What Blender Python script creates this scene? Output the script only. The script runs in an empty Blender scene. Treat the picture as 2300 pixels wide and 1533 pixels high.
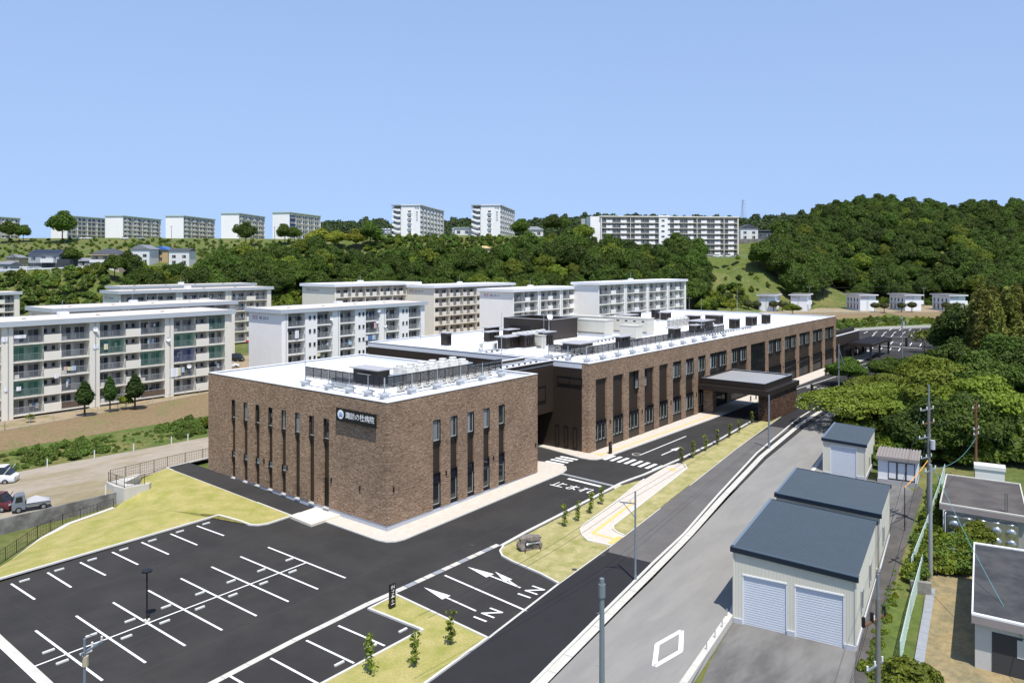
import bpy, bmesh, math, random
import numpy as np
from mathutils import Vector, Matrix
random.seed(7); np.random.seed(7)
SC = bpy.context.scene
COL = SC.collection
R = math.radians

# ---------------------------------------------------------------- camera, sky, sun, exposure
FPX, YH, CAMH, HEAD = 1705.0, 588.0, 25.0, R(38.5)      # focal length and horizon row (2300 px wide picture), height, heading
cam = bpy.data.cameras.new('camera'); camo = bpy.data.objects.new('camera', cam); COL.objects.link(camo)
camo.location = (0, 0, CAMH); camo.rotation_euler = (R(90), 0, HEAD - R(90))
cam.sensor_width = 36.0; cam.lens = FPX / 2300.0 * 36.0; cam.shift_y = -(766.5 - YH) / 2300.0
cam.clip_start = 0.5; cam.clip_end = 9000
SC.camera = camo
SUN_DIR = Vector((0.575, 0.818, 0)).normalized() * math.cos(R(66)) + Vector((0, 0, -math.sin(R(66))))
sun = bpy.data.lights.new('sun', 'SUN'); suno = bpy.data.objects.new('sun', sun); COL.objects.link(suno)
sun.energy = 4.6; sun.angle = R(0.53); sun.color = (1.0, 0.945, 0.865)
suno.rotation_euler = SUN_DIR.to_track_quat('-Z', 'Y').to_euler(); suno.location = (0, -50, 120)
W = bpy.data.worlds.new('World'); SC.world = W; W.use_nodes = True
nt = W.node_tree; nt.nodes.clear()
sky = nt.nodes.new('ShaderNodeTexSky'); sky.sky_type = 'NISHITA'; sky.sun_disc = False
sky.sun_elevation = R(66); sky.sun_rotation = math.atan2(-SUN_DIR.x, -SUN_DIR.y)
sky.altitude = 0; sky.air_density = 1.02; sky.dust_density = 0.0; sky.ozone_density = 2.2
_tc = nt.nodes.new('ShaderNodeTexCoord'); _mp = nt.nodes.new('ShaderNodeMapping'); _vn = nt.nodes.new('ShaderNodeVectorMath'); _vn.operation = 'NORMALIZE'
_mp.inputs['Scale'].default_value = (1, 1, 0.22); _mp.inputs['Location'].default_value = (0, 0, 0.2)      # a clear, even sky without the milky horizon band
nt.links.new(_tc.outputs['Generated'], _mp.inputs['Vector']); nt.links.new(_mp.outputs[0], _vn.inputs[0]); nt.links.new(_vn.outputs[0], sky.inputs['Vector'])
bg = nt.nodes.new('ShaderNodeBackground'); bg.inputs[1].default_value = 0.142
wo = nt.nodes.new('ShaderNodeOutputWorld')
_wb = nt.nodes.new('ShaderNodeMix'); _wb.data_type = 'RGBA'; _wb.blend_type = 'MULTIPLY'; _wb.inputs['Factor'].default_value = 1.0; _wb.inputs['B'].default_value = (1.03, 0.945, 0.985, 1)
nt.links.new(sky.outputs[0], _wb.inputs['A']); nt.links.new(_wb.outputs['Result'], bg.inputs[0]); nt.links.new(bg.outputs[0], wo.inputs[0])
SC.view_settings.view_transform = 'Standard'; SC.view_settings.look = 'None'
SC.view_settings.exposure = 0.35; SC.view_settings.gamma = 1.0; SC.view_settings.use_curve_mapping = False
SC.cycles.max_bounces = 6; SC.cycles.transparent_max_bounces = 8
SC.cycles.use_denoising = True

# ---------------------------------------------------------------- surveying: sight lines from the camera to planes of known height or position
_F = np.array([math.cos(HEAD), math.sin(HEAD), 0]); _Rv = np.array([math.sin(HEAD), -math.cos(HEAD), 0]); _Z = np.array([0, 0, 1.0])
def ray(px, py): return _F + (px - 1150) / FPX * _Rv + (YH - py) / FPX * _Z
def gz(x, y): return 0.017 * min(max(x - 48, -33), 28) + 0.028 * min(max(y - 63, 0), 20)
def U(px, py, z=0.0):
    r = ray(px, py); t = (z - CAMH) / r[2]; return (r[0] * t, r[1] * t, z)
def G(px, py, dz=0.0):
    z = 0.0
    for _ in range(10):
        p = U(px, py, z); z = gz(p[0], p[1]) + dz
    return U(px, py, z)
def PX(px, py, x): r = ray(px, py); t = x / r[0]; return (x, r[1] * t, CAMH + r[2] * t)
def PY(px, py, y): r = ray(px, py); t = y / r[1]; return (r[0] * t, y, CAMH + r[2] * t)
def D(px, py, dep): r = ray(px, py) * dep; return (r[0], r[1], CAMH + r[2])
def DZ(px, dep, z): r = ray(px, YH) * dep; return (r[0], r[1], z)
def zat(py, x, y): return CAMH + (YH - py) / FPX * (x * _F[0] + y * _F[1])

# ---------------------------------------------------------------- materials
MATS = {}
def _n(t, kind, **kw):
    n = t.nodes.new(kind)
    for k, v in kw.items(): setattr(n, k, v)
    return n
def mat(name, col, rough=0.8, var=0.0, vs=1.0, col2=None, cs=1.0, c2=0.5, bump=0.0, bs=20.0, spec=0.3, metal=0.0, stretch=None, rnd=0.0, detail=6, soft=0.09):
    """Principled surface: base colour, value noise (var at scale vs), a second colour blotched in at scale cs, bump."""
    if name in MATS: return MATS[name]
    m = bpy.data.materials.new(name); m.use_nodes = True; t = m.node_tree; L = t.links.new
    p = t.nodes['Principled BSDF']
    p.inputs['Roughness'].default_value = rough; p.inputs['Metallic'].default_value = metal
    p.inputs['Specular IOR Level'].default_value = spec
    p.inputs['Base Color'].default_value = (*col, 1)
    geo = _n(t, 'ShaderNodeNewGeometry'); vec = geo.outputs['Position']
    if stretch:
        mp = _n(t, 'ShaderNodeMapping'); mp.inputs['Scale'].default_value = stretch; L(vec, mp.inputs['Vector']); vec = mp.outputs[0]
    cur = None
    if col2 is not None:
        nz = _n(t, 'ShaderNodeTexNoise'); nz.inputs['Scale'].default_value = cs; nz.inputs['Detail'].default_value = detail; nz.inputs['Roughness'].default_value = 0.62
        L(vec, nz.inputs['Vector'])
        rp = _n(t, 'ShaderNodeValToRGB'); rp.color_ramp.elements[0].position = c2 - soft; rp.color_ramp.elements[1].position = c2 + soft
        L(nz.outputs['Fac'], rp.inputs[0])
        mx = _n(t, 'ShaderNodeMix', data_type='RGBA'); mx.inputs['A'].default_value = (*col, 1); mx.inputs['B'].default_value = (*col2, 1)
        L(rp.outputs[0], mx.inputs['Factor']); cur = mx.outputs['Result']
    if var > 0 or rnd > 0:
        hs = _n(t, 'ShaderNodeHueSaturation'); 
        if cur: L(cur, hs.inputs['Color'])
        else: hs.inputs['Color'].default_value = (*col, 1)
        val = None
        if var > 0:
            nz = _n(t, 'ShaderNodeTexNoise'); nz.inputs['Scale'].default_value = vs; nz.inputs['Detail'].default_value = 8; nz.inputs['Roughness'].default_value = 0.7
            L(vec, nz.inputs['Vector'])
            mr = _n(t, 'ShaderNodeMapRange'); mr.inputs[1].default_value = 0.25; mr.inputs[2].default_value = 0.75
            mr.inputs[3].default_value = 1 - var; mr.inputs[4].default_value = 1 + var; L(nz.outputs['Fac'], mr.inputs[0]); val = mr.outputs[0]
        if rnd > 0:
            oi = _n(t, 'ShaderNodeObjectInfo'); mr = _n(t, 'ShaderNodeMapRange'); mr.inputs[3].default_value = 1 - rnd; mr.inputs[4].default_value = 1 + rnd
            L(oi.outputs['Random'], mr.inputs[0])
            if val:
                mm = _n(t, 'ShaderNodeMath', operation='MULTIPLY'); L(val, mm.inputs[0]); L(mr.outputs[0], mm.inputs[1]); val = mm.outputs[0]
            else: val = mr.outputs[0]
        L(val, hs.inputs['Value']); cur = hs.outputs[0]
    if cur: L(cur, p.inputs['Base Color'])
    if bump > 0:
        nb = _n(t, 'ShaderNodeTexNoise'); nb.inputs['Scale'].default_value = bs; nb.inputs['Detail'].default_value = 5; L(vec, nb.inputs['Vector'])
        bp = _n(t, 'ShaderNodeBump'); bp.inputs['Strength'].default_value = bump; bp.inputs['Distance'].default_value = 0.1; L(nb.outputs['Fac'], bp.inputs['Height']); L(bp.outputs[0], p.inputs['Normal'])
    MATS[name] = m; return m

def brick_mat(name, cols, mortar, bw, bh, bump=0.6):
    m = bpy.data.materials.new(name); m.use_nodes = True; t = m.node_tree; L = t.links.new; p = t.nodes['Principled BSDF']
    p.inputs['Roughness'].default_value = 0.9; p.inputs['Specular IOR Level'].default_value = 0.15
    geo = _n(t, 'ShaderNodeNewGeometry'); sp = _n(t, 'ShaderNodeSeparateXYZ'); L(geo.outputs['Position'], sp.inputs[0])
    ad = _n(t, 'ShaderNodeMath', operation='ADD'); L(sp.outputs[0], ad.inputs[0]); L(sp.outputs[1], ad.inputs[1])
    # integer brick ids -> random tint; courses offset by half
    dz = _n(t, 'ShaderNodeMath', operation='DIVIDE'); L(sp.outputs[2], dz.inputs[0]); dz.inputs[1].default_value = bh
    fz = _n(t, 'ShaderNodeMath', operation='FLOOR'); L(dz.outputs[0], fz.inputs[0])
    du = _n(t, 'ShaderNodeMath', operation='DIVIDE'); L(ad.outputs[0], du.inputs[0]); du.inputs[1].default_value = bw
    wn1 = _n(t, 'ShaderNodeTexWhiteNoise', noise_dimensions='1D'); L(fz.outputs[0], wn1.inputs['W'])
    au = _n(t, 'ShaderNodeMath', operation='ADD'); L(du.outputs[0], au.inputs[0]); L(wn1.outputs['Value'], au.inputs[1])
    fu = _n(t, 'ShaderNodeMath', operation='FLOOR'); L(au.outputs[0], fu.inputs[0])
    cb = _n(t, 'ShaderNodeCombineXYZ'); L(fu.outputs[0], cb.inputs[0]); L(fz.outputs[0], cb.inputs[1])
    wn = _n(t, 'ShaderNodeTexWhiteNoise', noise_dimensions='2D'); L(cb.outputs[0], wn.inputs['Vector'])
    rp = _n(t, 'ShaderNodeValToRGB'); rp.color_ramp.interpolation = 'CONSTANT'
    el = rp.color_ramp.elements
    while len(el) < len(cols): el.new(0.5)
    for i, (pos, c) in enumerate(cols): el[i].position = pos; el[i].color = (*c, 1)
    L(wn.outputs['Value'], rp.inputs[0])
    fr = _n(t, 'ShaderNodeMath', operation='FRACT'); L(dz.outputs[0], fr.inputs[0])
    gt = _n(t, 'ShaderNodeMath', operation='LESS_THAN'); L(fr.outputs[0], gt.inputs[0]); gt.inputs[1].default_value = 0.16
    mx = _n(t, 'ShaderNodeMix', data_type='RGBA'); L(gt.outputs[0], mx.inputs['Factor']); L(rp.outputs[0], mx.inputs['A']); mx.inputs['B'].default_value = (*mortar, 1)
    nz = _n(t, 'ShaderNodeTexNoise'); nz.inputs['Scale'].default_value = 0.35; nz.inputs['Detail'].default_value = 6; L(geo.outputs['Position'], nz.inputs['Vector'])
    mr = _n(t, 'ShaderNodeMapRange'); mr.inputs[1].default_value = 0.3; mr.inputs[2].default_value = 0.7; mr.inputs[3].default_value = 0.86; mr.inputs[4].default_value = 1.12; L(nz.outputs['Fac'], mr.inputs[0])
    hs = _n(t, 'ShaderNodeHueSaturation'); L(mx.outputs['Result'], hs.inputs['Color']); L(mr.outputs[0], hs.inputs['Value']); L(hs.outputs[0], p.inputs['Base Color'])
    # relief: bricks set proud by random amounts
    wn2 = _n(t, 'ShaderNodeTexWhiteNoise', noise_dimensions='3D'); L(cb.outputs[0], wn2.inputs['Vector'])
    mh = _n(t, 'ShaderNodeMath', operation='SUBTRACT'); L(wn2.outputs['Value'], mh.inputs[0]); L(gt.outputs[0], mh.inputs[1])
    bp = _n(t, 'ShaderNodeBump'); bp.inputs['Strength'].default_value = bump; bp.inputs['Distance'].default_value = 0.03; L(mh.outputs[0], bp.inputs['Height']); L(bp.outputs[0], p.inputs['Normal'])
    MATS[name] = m; return m

def glass_mat(name, col, rough=0.03, spec=0.6):
    return mat(name, col, rough=rough, spec=spec)

def leaf_mat(name, dark, light, trans=0.22, hue=0.0):
    m = bpy.data.materials.new(name); m.use_nodes = True; t = m.node_tree; L = t.links.new
    p = t.nodes['Principled BSDF']; out = t.nodes['Material Output']
    p.inputs['Roughness'].default_value = 0.6; p.inputs['Specular IOR Level'].default_value = 0.25
    geo = _n(t, 'ShaderNodeNewGeometry'); oi = _n(t, 'ShaderNodeObjectInfo')
    nz = _n(t, 'ShaderNodeTexNoise'); nz.inputs['Scale'].default_value = 0.55; nz.inputs['Detail'].default_value = 3; L(geo.outputs['Position'], nz.inputs['Vector'])
    a = _n(t, 'ShaderNodeMath', operation='MULTIPLY'); L(geo.outputs['Random Per Island'], a.inputs[0]); a.inputs[1].default_value = 0.45
    b = _n(t, 'ShaderNodeMath', operation='MULTIPLY_ADD'); L(nz.outputs['Fac'], b.inputs[0]); b.inputs[1].default_value = 0.6; L(a.outputs[0], b.inputs[2])
    c = _n(t, 'ShaderNodeMath', operation='MULTIPLY_ADD'); L(oi.outputs['Random'], c.inputs[0]); c.inputs[1].default_value = 0.5; L(b.outputs[0], c.inputs[2])
    mr = _n(t, 'ShaderNodeMapRange'); mr.inputs[1].default_value = 0.35; mr.inputs[2].default_value = 1.2; L(c.outputs[0], mr.inputs[0])
    mx = _n(t, 'ShaderNodeMix', data_type='RGBA'); L(mr.outputs[0], mx.inputs['Factor']); mx.inputs['A'].default_value = (*dark, 1); mx.inputs['B'].default_value = (*light, 1)
    hs = _n(t, 'ShaderNodeHueSaturation'); L(mx.outputs['Result'], hs.inputs['Color'])
    mh = _n(t, 'ShaderNodeMapRange'); mh.inputs[3].default_value = 0.482 + hue; mh.inputs[4].default_value = 0.518 + hue; L(oi.outputs['Random'], mh.inputs[0]); L(mh.outputs[0], hs.inputs['Hue'])
    L(hs.outputs[0], p.inputs['Base Color'])
    tr = _n(t, 'ShaderNodeBsdfTranslucent'); L(hs.outputs[0], tr.inputs['Color'])
    ms = _n(t, 'ShaderNodeMixShader'); ms.inputs[0].default_value = trans; L(p.outputs[0], ms.inputs[1]); L(tr.outputs[0], ms.inputs[2]); L(ms.outputs[0], out.inputs['Surface'])
    MATS[name] = m; return m

BRICK = brick_mat('brown_brick', [(0.0, (0.165, 0.108, 0.070)), (0.16, (0.245, 0.166, 0.110)), (0.42, (0.300, 0.209, 0.140)), (0.76, (0.355, 0.252, 0.170)), (0.94, (0.46, 0.34, 0.235))], (0.15, 0.10, 0.07), 0.25, 0.062)
BRICK2 = brick_mat('screen_brick', [(0.0, (0.07, 0.042, 0.03)), (0.3, (0.11, 0.066, 0.046)), (0.6, (0.155, 0.095, 0.065)), (0.85, (0.20, 0.125, 0.085))], (0.05, 0.034, 0.026), 0.3, 0.12)
DARK = mat('dark_bronze_cladding', (0.030, 0.021, 0.015), rough=0.5, var=0.12, vs=0.4, spec=0.4)
DARK2 = mat('dark_brown_metal', (0.022, 0.016, 0.013), rough=0.42, var=0.1, vs=0.5, spec=0.45)
FRAME = mat('black_window_frame', (0.012, 0.011, 0.011), rough=0.4)
GLASS = glass_mat('window_glass', (0.016, 0.02, 0.022))
GLASSB = glass_mat('transom_glass', (0.012, 0.014, 0.024))
SASH_GLINT = mat('pale_sash_glint', (0.42, 0.46, 0.43), rough=0.4)  # pale bars along the panes: interior reflection put in as colour
BLIND_GLINT = mat('grey_blind_glint', (0.20, 0.22, 0.23), rough=0.7, rnd=0.35)  # blinds; on the annex upper windows a stand-in for glass reflections
WHITE = mat('white_membrane', (0.80, 0.80, 0.79), rough=0.7, var=0.05, vs=0.25)
COPING = mat('white_coping', (0.72, 0.73, 0.74), rough=0.5)
PARA = mat('grey_white_parapet', (0.60, 0.62, 0.65), rough=0.6, var=0.04, vs=0.5)
CONC = mat('pale_concrete', (0.50, 0.485, 0.435), rough=0.9, var=0.10, vs=1.3, bump=0.15, bs=8)
CONCG = mat('grey_concrete', (0.34, 0.345, 0.35), rough=0.9, var=0.12, vs=0.9)
CONCD = mat('old_dark_concrete', (0.13, 0.125, 0.115), rough=0.95, var=0.3, vs=0.8, col2=(0.22, 0.215, 0.2), cs=0.7)
PLINTH = mat('grey_plinth', (0.42, 0.44, 0.47), rough=0.85, var=0.06, vs=0.8)
ASPH = mat('new_asphalt', (0.031, 0.0295, 0.0285), rough=0.88, var=0.16, vs=0.35, col2=(0.039, 0.037, 0.0345), cs=0.16, spec=0.25, bump=0.25, bs=60)
ASPH2 = mat('fresh_black_asphalt', (0.023, 0.0225, 0.024), rough=0.85, var=0.12, vs=0.5, spec=0.25, bump=0.25, bs=60)
ROAD = mat('worn_road_asphalt', (0.25, 0.242, 0.222), rough=0.95, var=0.07, vs=0.5, col2=(0.222, 0.215, 0.20), cs=0.35, stretch=(0.35, 1.6, 1), bump=0.2, bs=50)
WALK = mat('brown_grey_footway_asphalt', (0.112, 0.105, 0.098), rough=0.95, var=0.10, vs=0.5, col2=(0.125, 0.120, 0.114), cs=0.3, bump=0.2, bs=50)
YARD = mat('stained_yard_asphalt', (0.105, 0.10, 0.095), rough=0.95, var=0.2, vs=0.4, col2=(0.17, 0.165, 0.155), cs=0.22, stretch=(0.5, 1.6, 1))
LANE = mat('dark_lane_asphalt', (0.075, 0.07, 0.066), rough=0.95, var=0.2, vs=0.6, col2=(0.10, 0.092, 0.085), cs=0.5)
PAINT = mat('white_road_paint', (0.76, 0.76, 0.74), rough=0.7, var=0.07, vs=3)
YELLOW = mat('yellow_tactile', (0.70, 0.46, 0.14), rough=0.8, var=0.08, vs=3)
PAVE = mat('beige_paving', (0.50, 0.45, 0.385), rough=0.9, var=0.08, vs=2.2, col2=(0.53, 0.485, 0.42), cs=1.5)
STEP = mat('beige_step', (0.66, 0.60, 0.50), rough=0.85, var=0.06, vs=1.5)
GRATE = mat('steel_grating', (0.36, 0.38, 0.40), rough=0.5, metal=0.3, var=0.15, vs=3)
LAWN = mat('dry_lawn', (0.265, 0.268, 0.062), rough=0.95, var=0.22, vs=7, col2=(0.43, 0.365, 0.15), cs=0.55, c2=0.52, soft=0.2, bump=0.7, bs=14)
VERGE = mat('verge_turf', (0.245, 0.245, 0.075), rough=0.95, var=0.28, vs=8, col2=(0.43, 0.375, 0.185), cs=0.9, c2=0.5, soft=0.17, bump=0.8, bs=14)
SLOPEG = mat('rough_slope_grass', (0.088, 0.115, 0.026), rough=1, var=0.4, vs=0.8, col2=(0.150, 0.145, 0.05), cs=0.09, c2=0.56, bump=1.0, bs=3)
WILD = mat('meadow_grass', (0.085, 0.12, 0.026), rough=1, var=0.4, vs=1.2, col2=(0.16, 0.15, 0.05), cs=0.2, c2=0.55, bump=1.0, bs=4)
BANK = mat('dry_brown_bank', (0.20, 0.145, 0.080), rough=1, var=0.35, vs=2.5, col2=(0.16, 0.15, 0.06), cs=0.3, c2=0.6, bump=1.0, bs=5)
SOIL = mat('bare_soil', (0.30, 0.235, 0.155), rough=1, var=0.22, vs=1.0, col2=(0.17, 0.16, 0.065), cs=0.35, c2=0.6, bump=0.5, bs=6)
GRAVEL = mat('pale_gravel', (0.33, 0.285, 0.225), rough=1, var=0.18, vs=1.5, col2=(0.235, 0.20, 0.115), cs=0.14, c2=0.56, stretch=(0.5, 1.2, 1), bump=0.5, bs=14)
DRYG = mat('mown_dry_grass', (0.29, 0.225, 0.115), rough=1, var=0.3, vs=2.2, col2=(0.21, 0.18, 0.10), cs=0.5, bump=0.8, bs=6)
CREAM = mat('cream_wall', (0.72, 0.68, 0.59), rough=0.9, var=0.05, vs=0.5)
WWALL = mat('white_wall', (0.83, 0.815, 0.785), rough=0.9, var=0.05, vs=0.4)
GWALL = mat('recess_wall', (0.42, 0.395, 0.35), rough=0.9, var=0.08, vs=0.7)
RFASC = mat('grey_fascia', (0.42, 0.455, 0.485), rough=0.7, var=0.05, vs=0.4)
WFASC = mat('white_fascia', (0.70, 0.72, 0.76), rough=0.6)
RTOP = mat('beige_roof_sheet', (0.66, 0.565, 0.48), rough=0.9, var=0.08, vs=0.3, col2=(0.58, 0.49, 0.42), cs=0.3)
RTOPW = mat('white_roof_sheet', (0.74, 0.73, 0.71), rough=0.9, var=0.07, vs=0.3)
RAIL = mat('grey_rail', (0.40, 0.42, 0.43), rough=0.5, metal=0.3)
DWIN = glass_mat('dark_window', (0.035, 0.037, 0.042), rough=0.08)
GALV = mat('galvanised_steel', (0.42, 0.46, 0.50), rough=0.42, metal=0.5, var=0.08, vs=2)
ACW = mat('ac_white', (0.66, 0.655, 0.61), rough=0.6)
ACD = mat('ac_grille', (0.16, 0.16, 0.155), rough=0.6)
BEIGE = mat('beige_cabinet', (0.50, 0.49, 0.43), rough=0.6, var=0.04, vs=0.5)
BLACK = mat('black_metal', (0.012, 0.012, 0.014), rough=0.45)
POLE = mat('galvanised_pole', (0.20, 0.235, 0.265), rough=0.5, metal=0.25, var=0.08, vs=2)
CPOLE = mat('concrete_pole', (0.16, 0.155, 0.145), rough=0.9, var=0.2, vs=2)
WIRE = mat('black_wire', (0.02, 0.021, 0.022), rough=0.6)
TEALW = mat('teal_wire', (0.12, 0.30, 0.31), rough=0.6)
PORC = mat('white_porcelain', (0.70, 0.70, 0.68), rough=0.3)
RUST = mat('rusty_steel', (0.14, 0.065, 0.035), rough=0.9, var=0.3, vs=5)
ORANGE = mat('orange_plastic', (0.62, 0.27, 0.03), rough=0.5)
NAVY = mat('slate_blue_sheet', (0.058, 0.078, 0.094), rough=0.5, var=0.07, vs=0.7, spec=0.35)
NAVYD = mat('dark_navy_trim', (0.010, 0.018, 0.030), rough=0.4)
SHEDW = mat('ivory_corrugated_wall', (0.56, 0.545, 0.465), rough=0.65, var=0.03, vs=0.5)
SHUT = mat('pale_shutter_steel', (0.56, 0.59, 0.64), rough=0.5, var=0.03, vs=1)
BARK = mat('bark', (0.085, 0.065, 0.05), rough=1, var=0.3, vs=3)
LF = leaf_mat('broadleaf', (0.024, 0.050, 0.006), (0.115, 0.175, 0.020))
LFD = leaf_mat('dark_broadleaf', (0.020, 0.042, 0.007), (0.098, 0.150, 0.018))
LFB = leaf_mat('bright_broadleaf', (0.060, 0.095, 0.010), (0.225, 0.270, 0.026))
LFY = leaf_mat('yellow_green_leaf', (0.11, 0.14, 0.014), (0.29, 0.30, 0.03))
LFBAM = leaf_mat('bamboo_leaf', (0.07, 0.085, 0.015), (0.27, 0.27, 0.05))
LFC = leaf_mat('conifer_leaf', (0.020, 0.048, 0.009), (0.065, 0.115, 0.018), trans=0.1)
LFT = leaf_mat('topiary_leaf', (0.030, 0.038, 0.010), (0.080, 0.085, 0.024), trans=0.08)
LFW = leaf_mat('weed_leaf', (0.055, 0.100, 0.016), (0.165, 0.235, 0.04))
LFF = leaf_mat('distant_leaf', (0.036, 0.062, 0.022), (0.088, 0.125, 0.042))  # paler and bluer than near leaves: distance haze mixed into the colour

# ---------------------------------------------------------------- mesh builder
class MB:
    """Collects boxes, prisms, tubes; obj() links them as ONE mesh object. With org=thing the coordinates are world ones."""
    def __init__(s, org=None):
        s.v = []; s.f = []; s.m = []
        s.o = tuple(org.location) if org is not None else (0, 0, 0)
    def add(s, vs, fs, m=0):
        b = len(s.v); o = s.o
        s.v += [(x - o[0], y - o[1], z - o[2]) for x, y, z in vs]
        s.f += [tuple(b + i for i in q) for q in fs]; s.m += [m] * len(fs); return s
    def box(s, x0, y0, z0, x1, y1, z1, m=0):
        if x1 < x0: x0, x1 = x1, x0
        if y1 < y0: y0, y1 = y1, y0
        if z1 < z0: z0, z1 = z1, z0
        return s.add([(x0, y0, z0), (x1, y0, z0), (x1, y1, z0), (x0, y1, z0), (x0, y0, z1), (x1, y0, z1), (x1, y1, z1), (x0, y1, z1)],
              [(0, 3, 2, 1), (4, 5, 6, 7), (0, 1, 5, 4), (1, 2, 6, 5), (2, 3, 7, 6), (3, 0, 4, 7)], m)
    def prism(s, pts, z0, z1, m=0, mtop=None):
        n = len(pts); a = sum(pts[i][0] * pts[(i + 1) % n][1] - pts[(i + 1) % n][0] * pts[i][1] for i in range(n))
        if a < 0: pts = pts[::-1]
        g0 = z0 if callable(z0) else (lambda x, y: z0); g1 = z1 if callable(z1) else (lambda x, y: z1)
        vs = [(x, y, g0(x, y)) for x, y in pts] + [(x, y, g1(x, y)) for x, y in pts]
        s.add(vs, [(i, (i + 1) % n, n + (i + 1) % n, n + i) for i in range(n)] + [tuple(range(n))[::-1]], m)
        b = len(s.v) - n; s.f.append(tuple(range(b, b + n))); s.m.append(m if mtop is None else mtop); return s
    def cyl(s, x, y, z0, z1, r, n=10, m=0, r2=None):
        r2 = r if r2 is None else r2
        a = [(math.cos(2 * math.pi * i / n), math.sin(2 * math.pi * i / n)) for i in range(n)]
        return s.add([(x + c * r, y + d * r, z0) for c, d in a] + [(x + c * r2, y + d * r2, z1) for c, d in a],
              [(i, (i + 1) % n, n + (i + 1) % n, n + i) for i in range(n)] + [tuple(range(n))[::-1], tuple(range(n, 2 * n))], m)
    def tube(s, p0, p1, r, n=6, m=0, r2=None):
        p0 = Vector(p0); p1 = Vector(p1); d = p1 - p0
        if d.length < 1e-6: return s
        d.normalize(); u = d.cross(Vector((0, 0, 1)));
        if u.length < 1e-4: u = Vector((1, 0, 0))
        u.normalize(); w = d.cross(u); r2 = r if r2 is None else r2; vs = []
        for p, q in ((p0, r), (p1, r2)):
            for i in range(n):
                a = 2 * math.pi * i / n; vs.append(tuple(p + u * (math.cos(a) * q) + w * (math.sin(a) * q)))
        return s.add(vs, [(i, n + i, n + (i + 1) % n, (i + 1) % n) for i in range(n)] + [tuple(range(n)), tuple(range(n, 2 * n))[::-1]], m)
    def path(s, pts, r, n=5, m=0):
        for a, b in zip(pts[:-1], pts[1:]): s.tube(a, b, r, n, m)
        return s
    def bar(s, p0, p1, w, h, m=0):
        """box beam along p0-p1 (top at given z + h/2)"""
        p0 = Vector(p0); p1 = Vector(p1); d = (p1 - p0)
        u = Vector((-d.y, d.x, 0));
        if u.length < 1e-6: u = Vector((1, 0, 0))
        u.normalize(); u *= w / 2; k = d.cross(u).normalized() * (h / 2)
        vs = [tuple(p + a * u + b * k) for p in (p0, p1) for a, b in ((-1, -1), (1, -1), (1, 1), (-1, 1))]
        return s.add(vs, [(0, 1, 2, 3), (7, 6, 5, 4), (0, 4, 5, 1), (1, 5, 6, 2), (2, 6, 7, 3), (3, 7, 4, 0)], m)
    def ell(s, c, r, nu=10, nv=6, m=0, jit=0.0, seed=0):
        rr = random.Random(seed); vs = [(c[0], c[1], c[2] - r[2])]; fs = []
        for j in range(1, nv):
            t = math.pi * j / nv - math.pi / 2
            for i in range(nu):
                a = 2 * math.pi * i / nu; k = 1 + rr.uniform(-jit, jit)
                vs.append((c[0] + r[0] * k * math.cos(t) * math.cos(a), c[1] + r[1] * k * math.cos(t) * math.sin(a), c[2] + r[2] * k * math.sin(t)))
        vs.append((c[0], c[1], c[2] + r[2])); top = len(vs) - 1
        for i in range(nu):
            fs.append((0, 1 + (i + 1) % nu, 1 + i)); b = 1 + (nv - 2) * nu; fs.append((top, b + i, b + (i + 1) % nu))
            for j in range(nv - 2):
                q = 1 + j * nu; fs.append((q + i, q + (i + 1) % nu, q + nu + (i + 1) % nu, q + nu + i))
        return s.add(vs, fs, m)
    def mesh(s, name, mats, smooth=False):
        me = bpy.data.meshes.new(name); me.from_pydata(s.v, [], s.f)
        for q in (mats if isinstance(mats, (list, tuple)) else [mats]): me.materials.append(q)
        me.polygons.foreach_set('material_index', s.m)
        if smooth: me.polygons.foreach_set('use_smooth', [True] * len(s.f))
        me.update(); return me
    def obj(s, name, mats, parent=None, smooth=False, loc=None, rot=0.0):
        return link(name, s.mesh(name, mats, smooth), parent, loc, rot)
def link(name, me, parent=None, loc=None, rot=0.0, scale=None):
    o = bpy.data.objects.new(name, me); COL.objects.link(o)
    if parent is not None: o.parent = parent
    if loc is not None: o.location = loc
    if rot: o.rotation_euler = (0, 0, rot)
    if scale is not None: o.scale = scale if not isinstance(scale, (int, float)) else (scale,) * 3
    return o
def tag(o, label, cat=None, group=None, kind=None):
    o['label'] = label
    if cat: o['category'] = cat
    if group: o['group'] = group
    if kind: o['kind'] = kind
    return o
def thing(name, label, cat, loc=(0, 0, 0), rot=0.0, group=None):
    o = bpy.data.objects.new(name, None); COL.objects.link(o); o.location = loc; o.rotation_euler = (0, 0, rot); o.empty_display_size = 0.5
    return tag(o, label, cat, group)
def copy_thing(root, loc, rot=0.0, label=None, group=None, scale=None):
    def cp(o, par):
        c = o.copy(); COL.objects.link(c); c.parent = par
        for ch in o.children: cp(ch, c)
        return c
    c = cp(root, None); c.location = loc; c.rotation_euler = (0, 0, rot)
    if scale is not None: c.scale = scale if not isinstance(scale, (int, float)) else (scale,) * 3
    if label: c['label'] = label
    if group: c['group'] = group
    return c
def struct(o, label=None):
    o['kind'] = 'structure'
    if label: o['label'] = label
    return o
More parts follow.
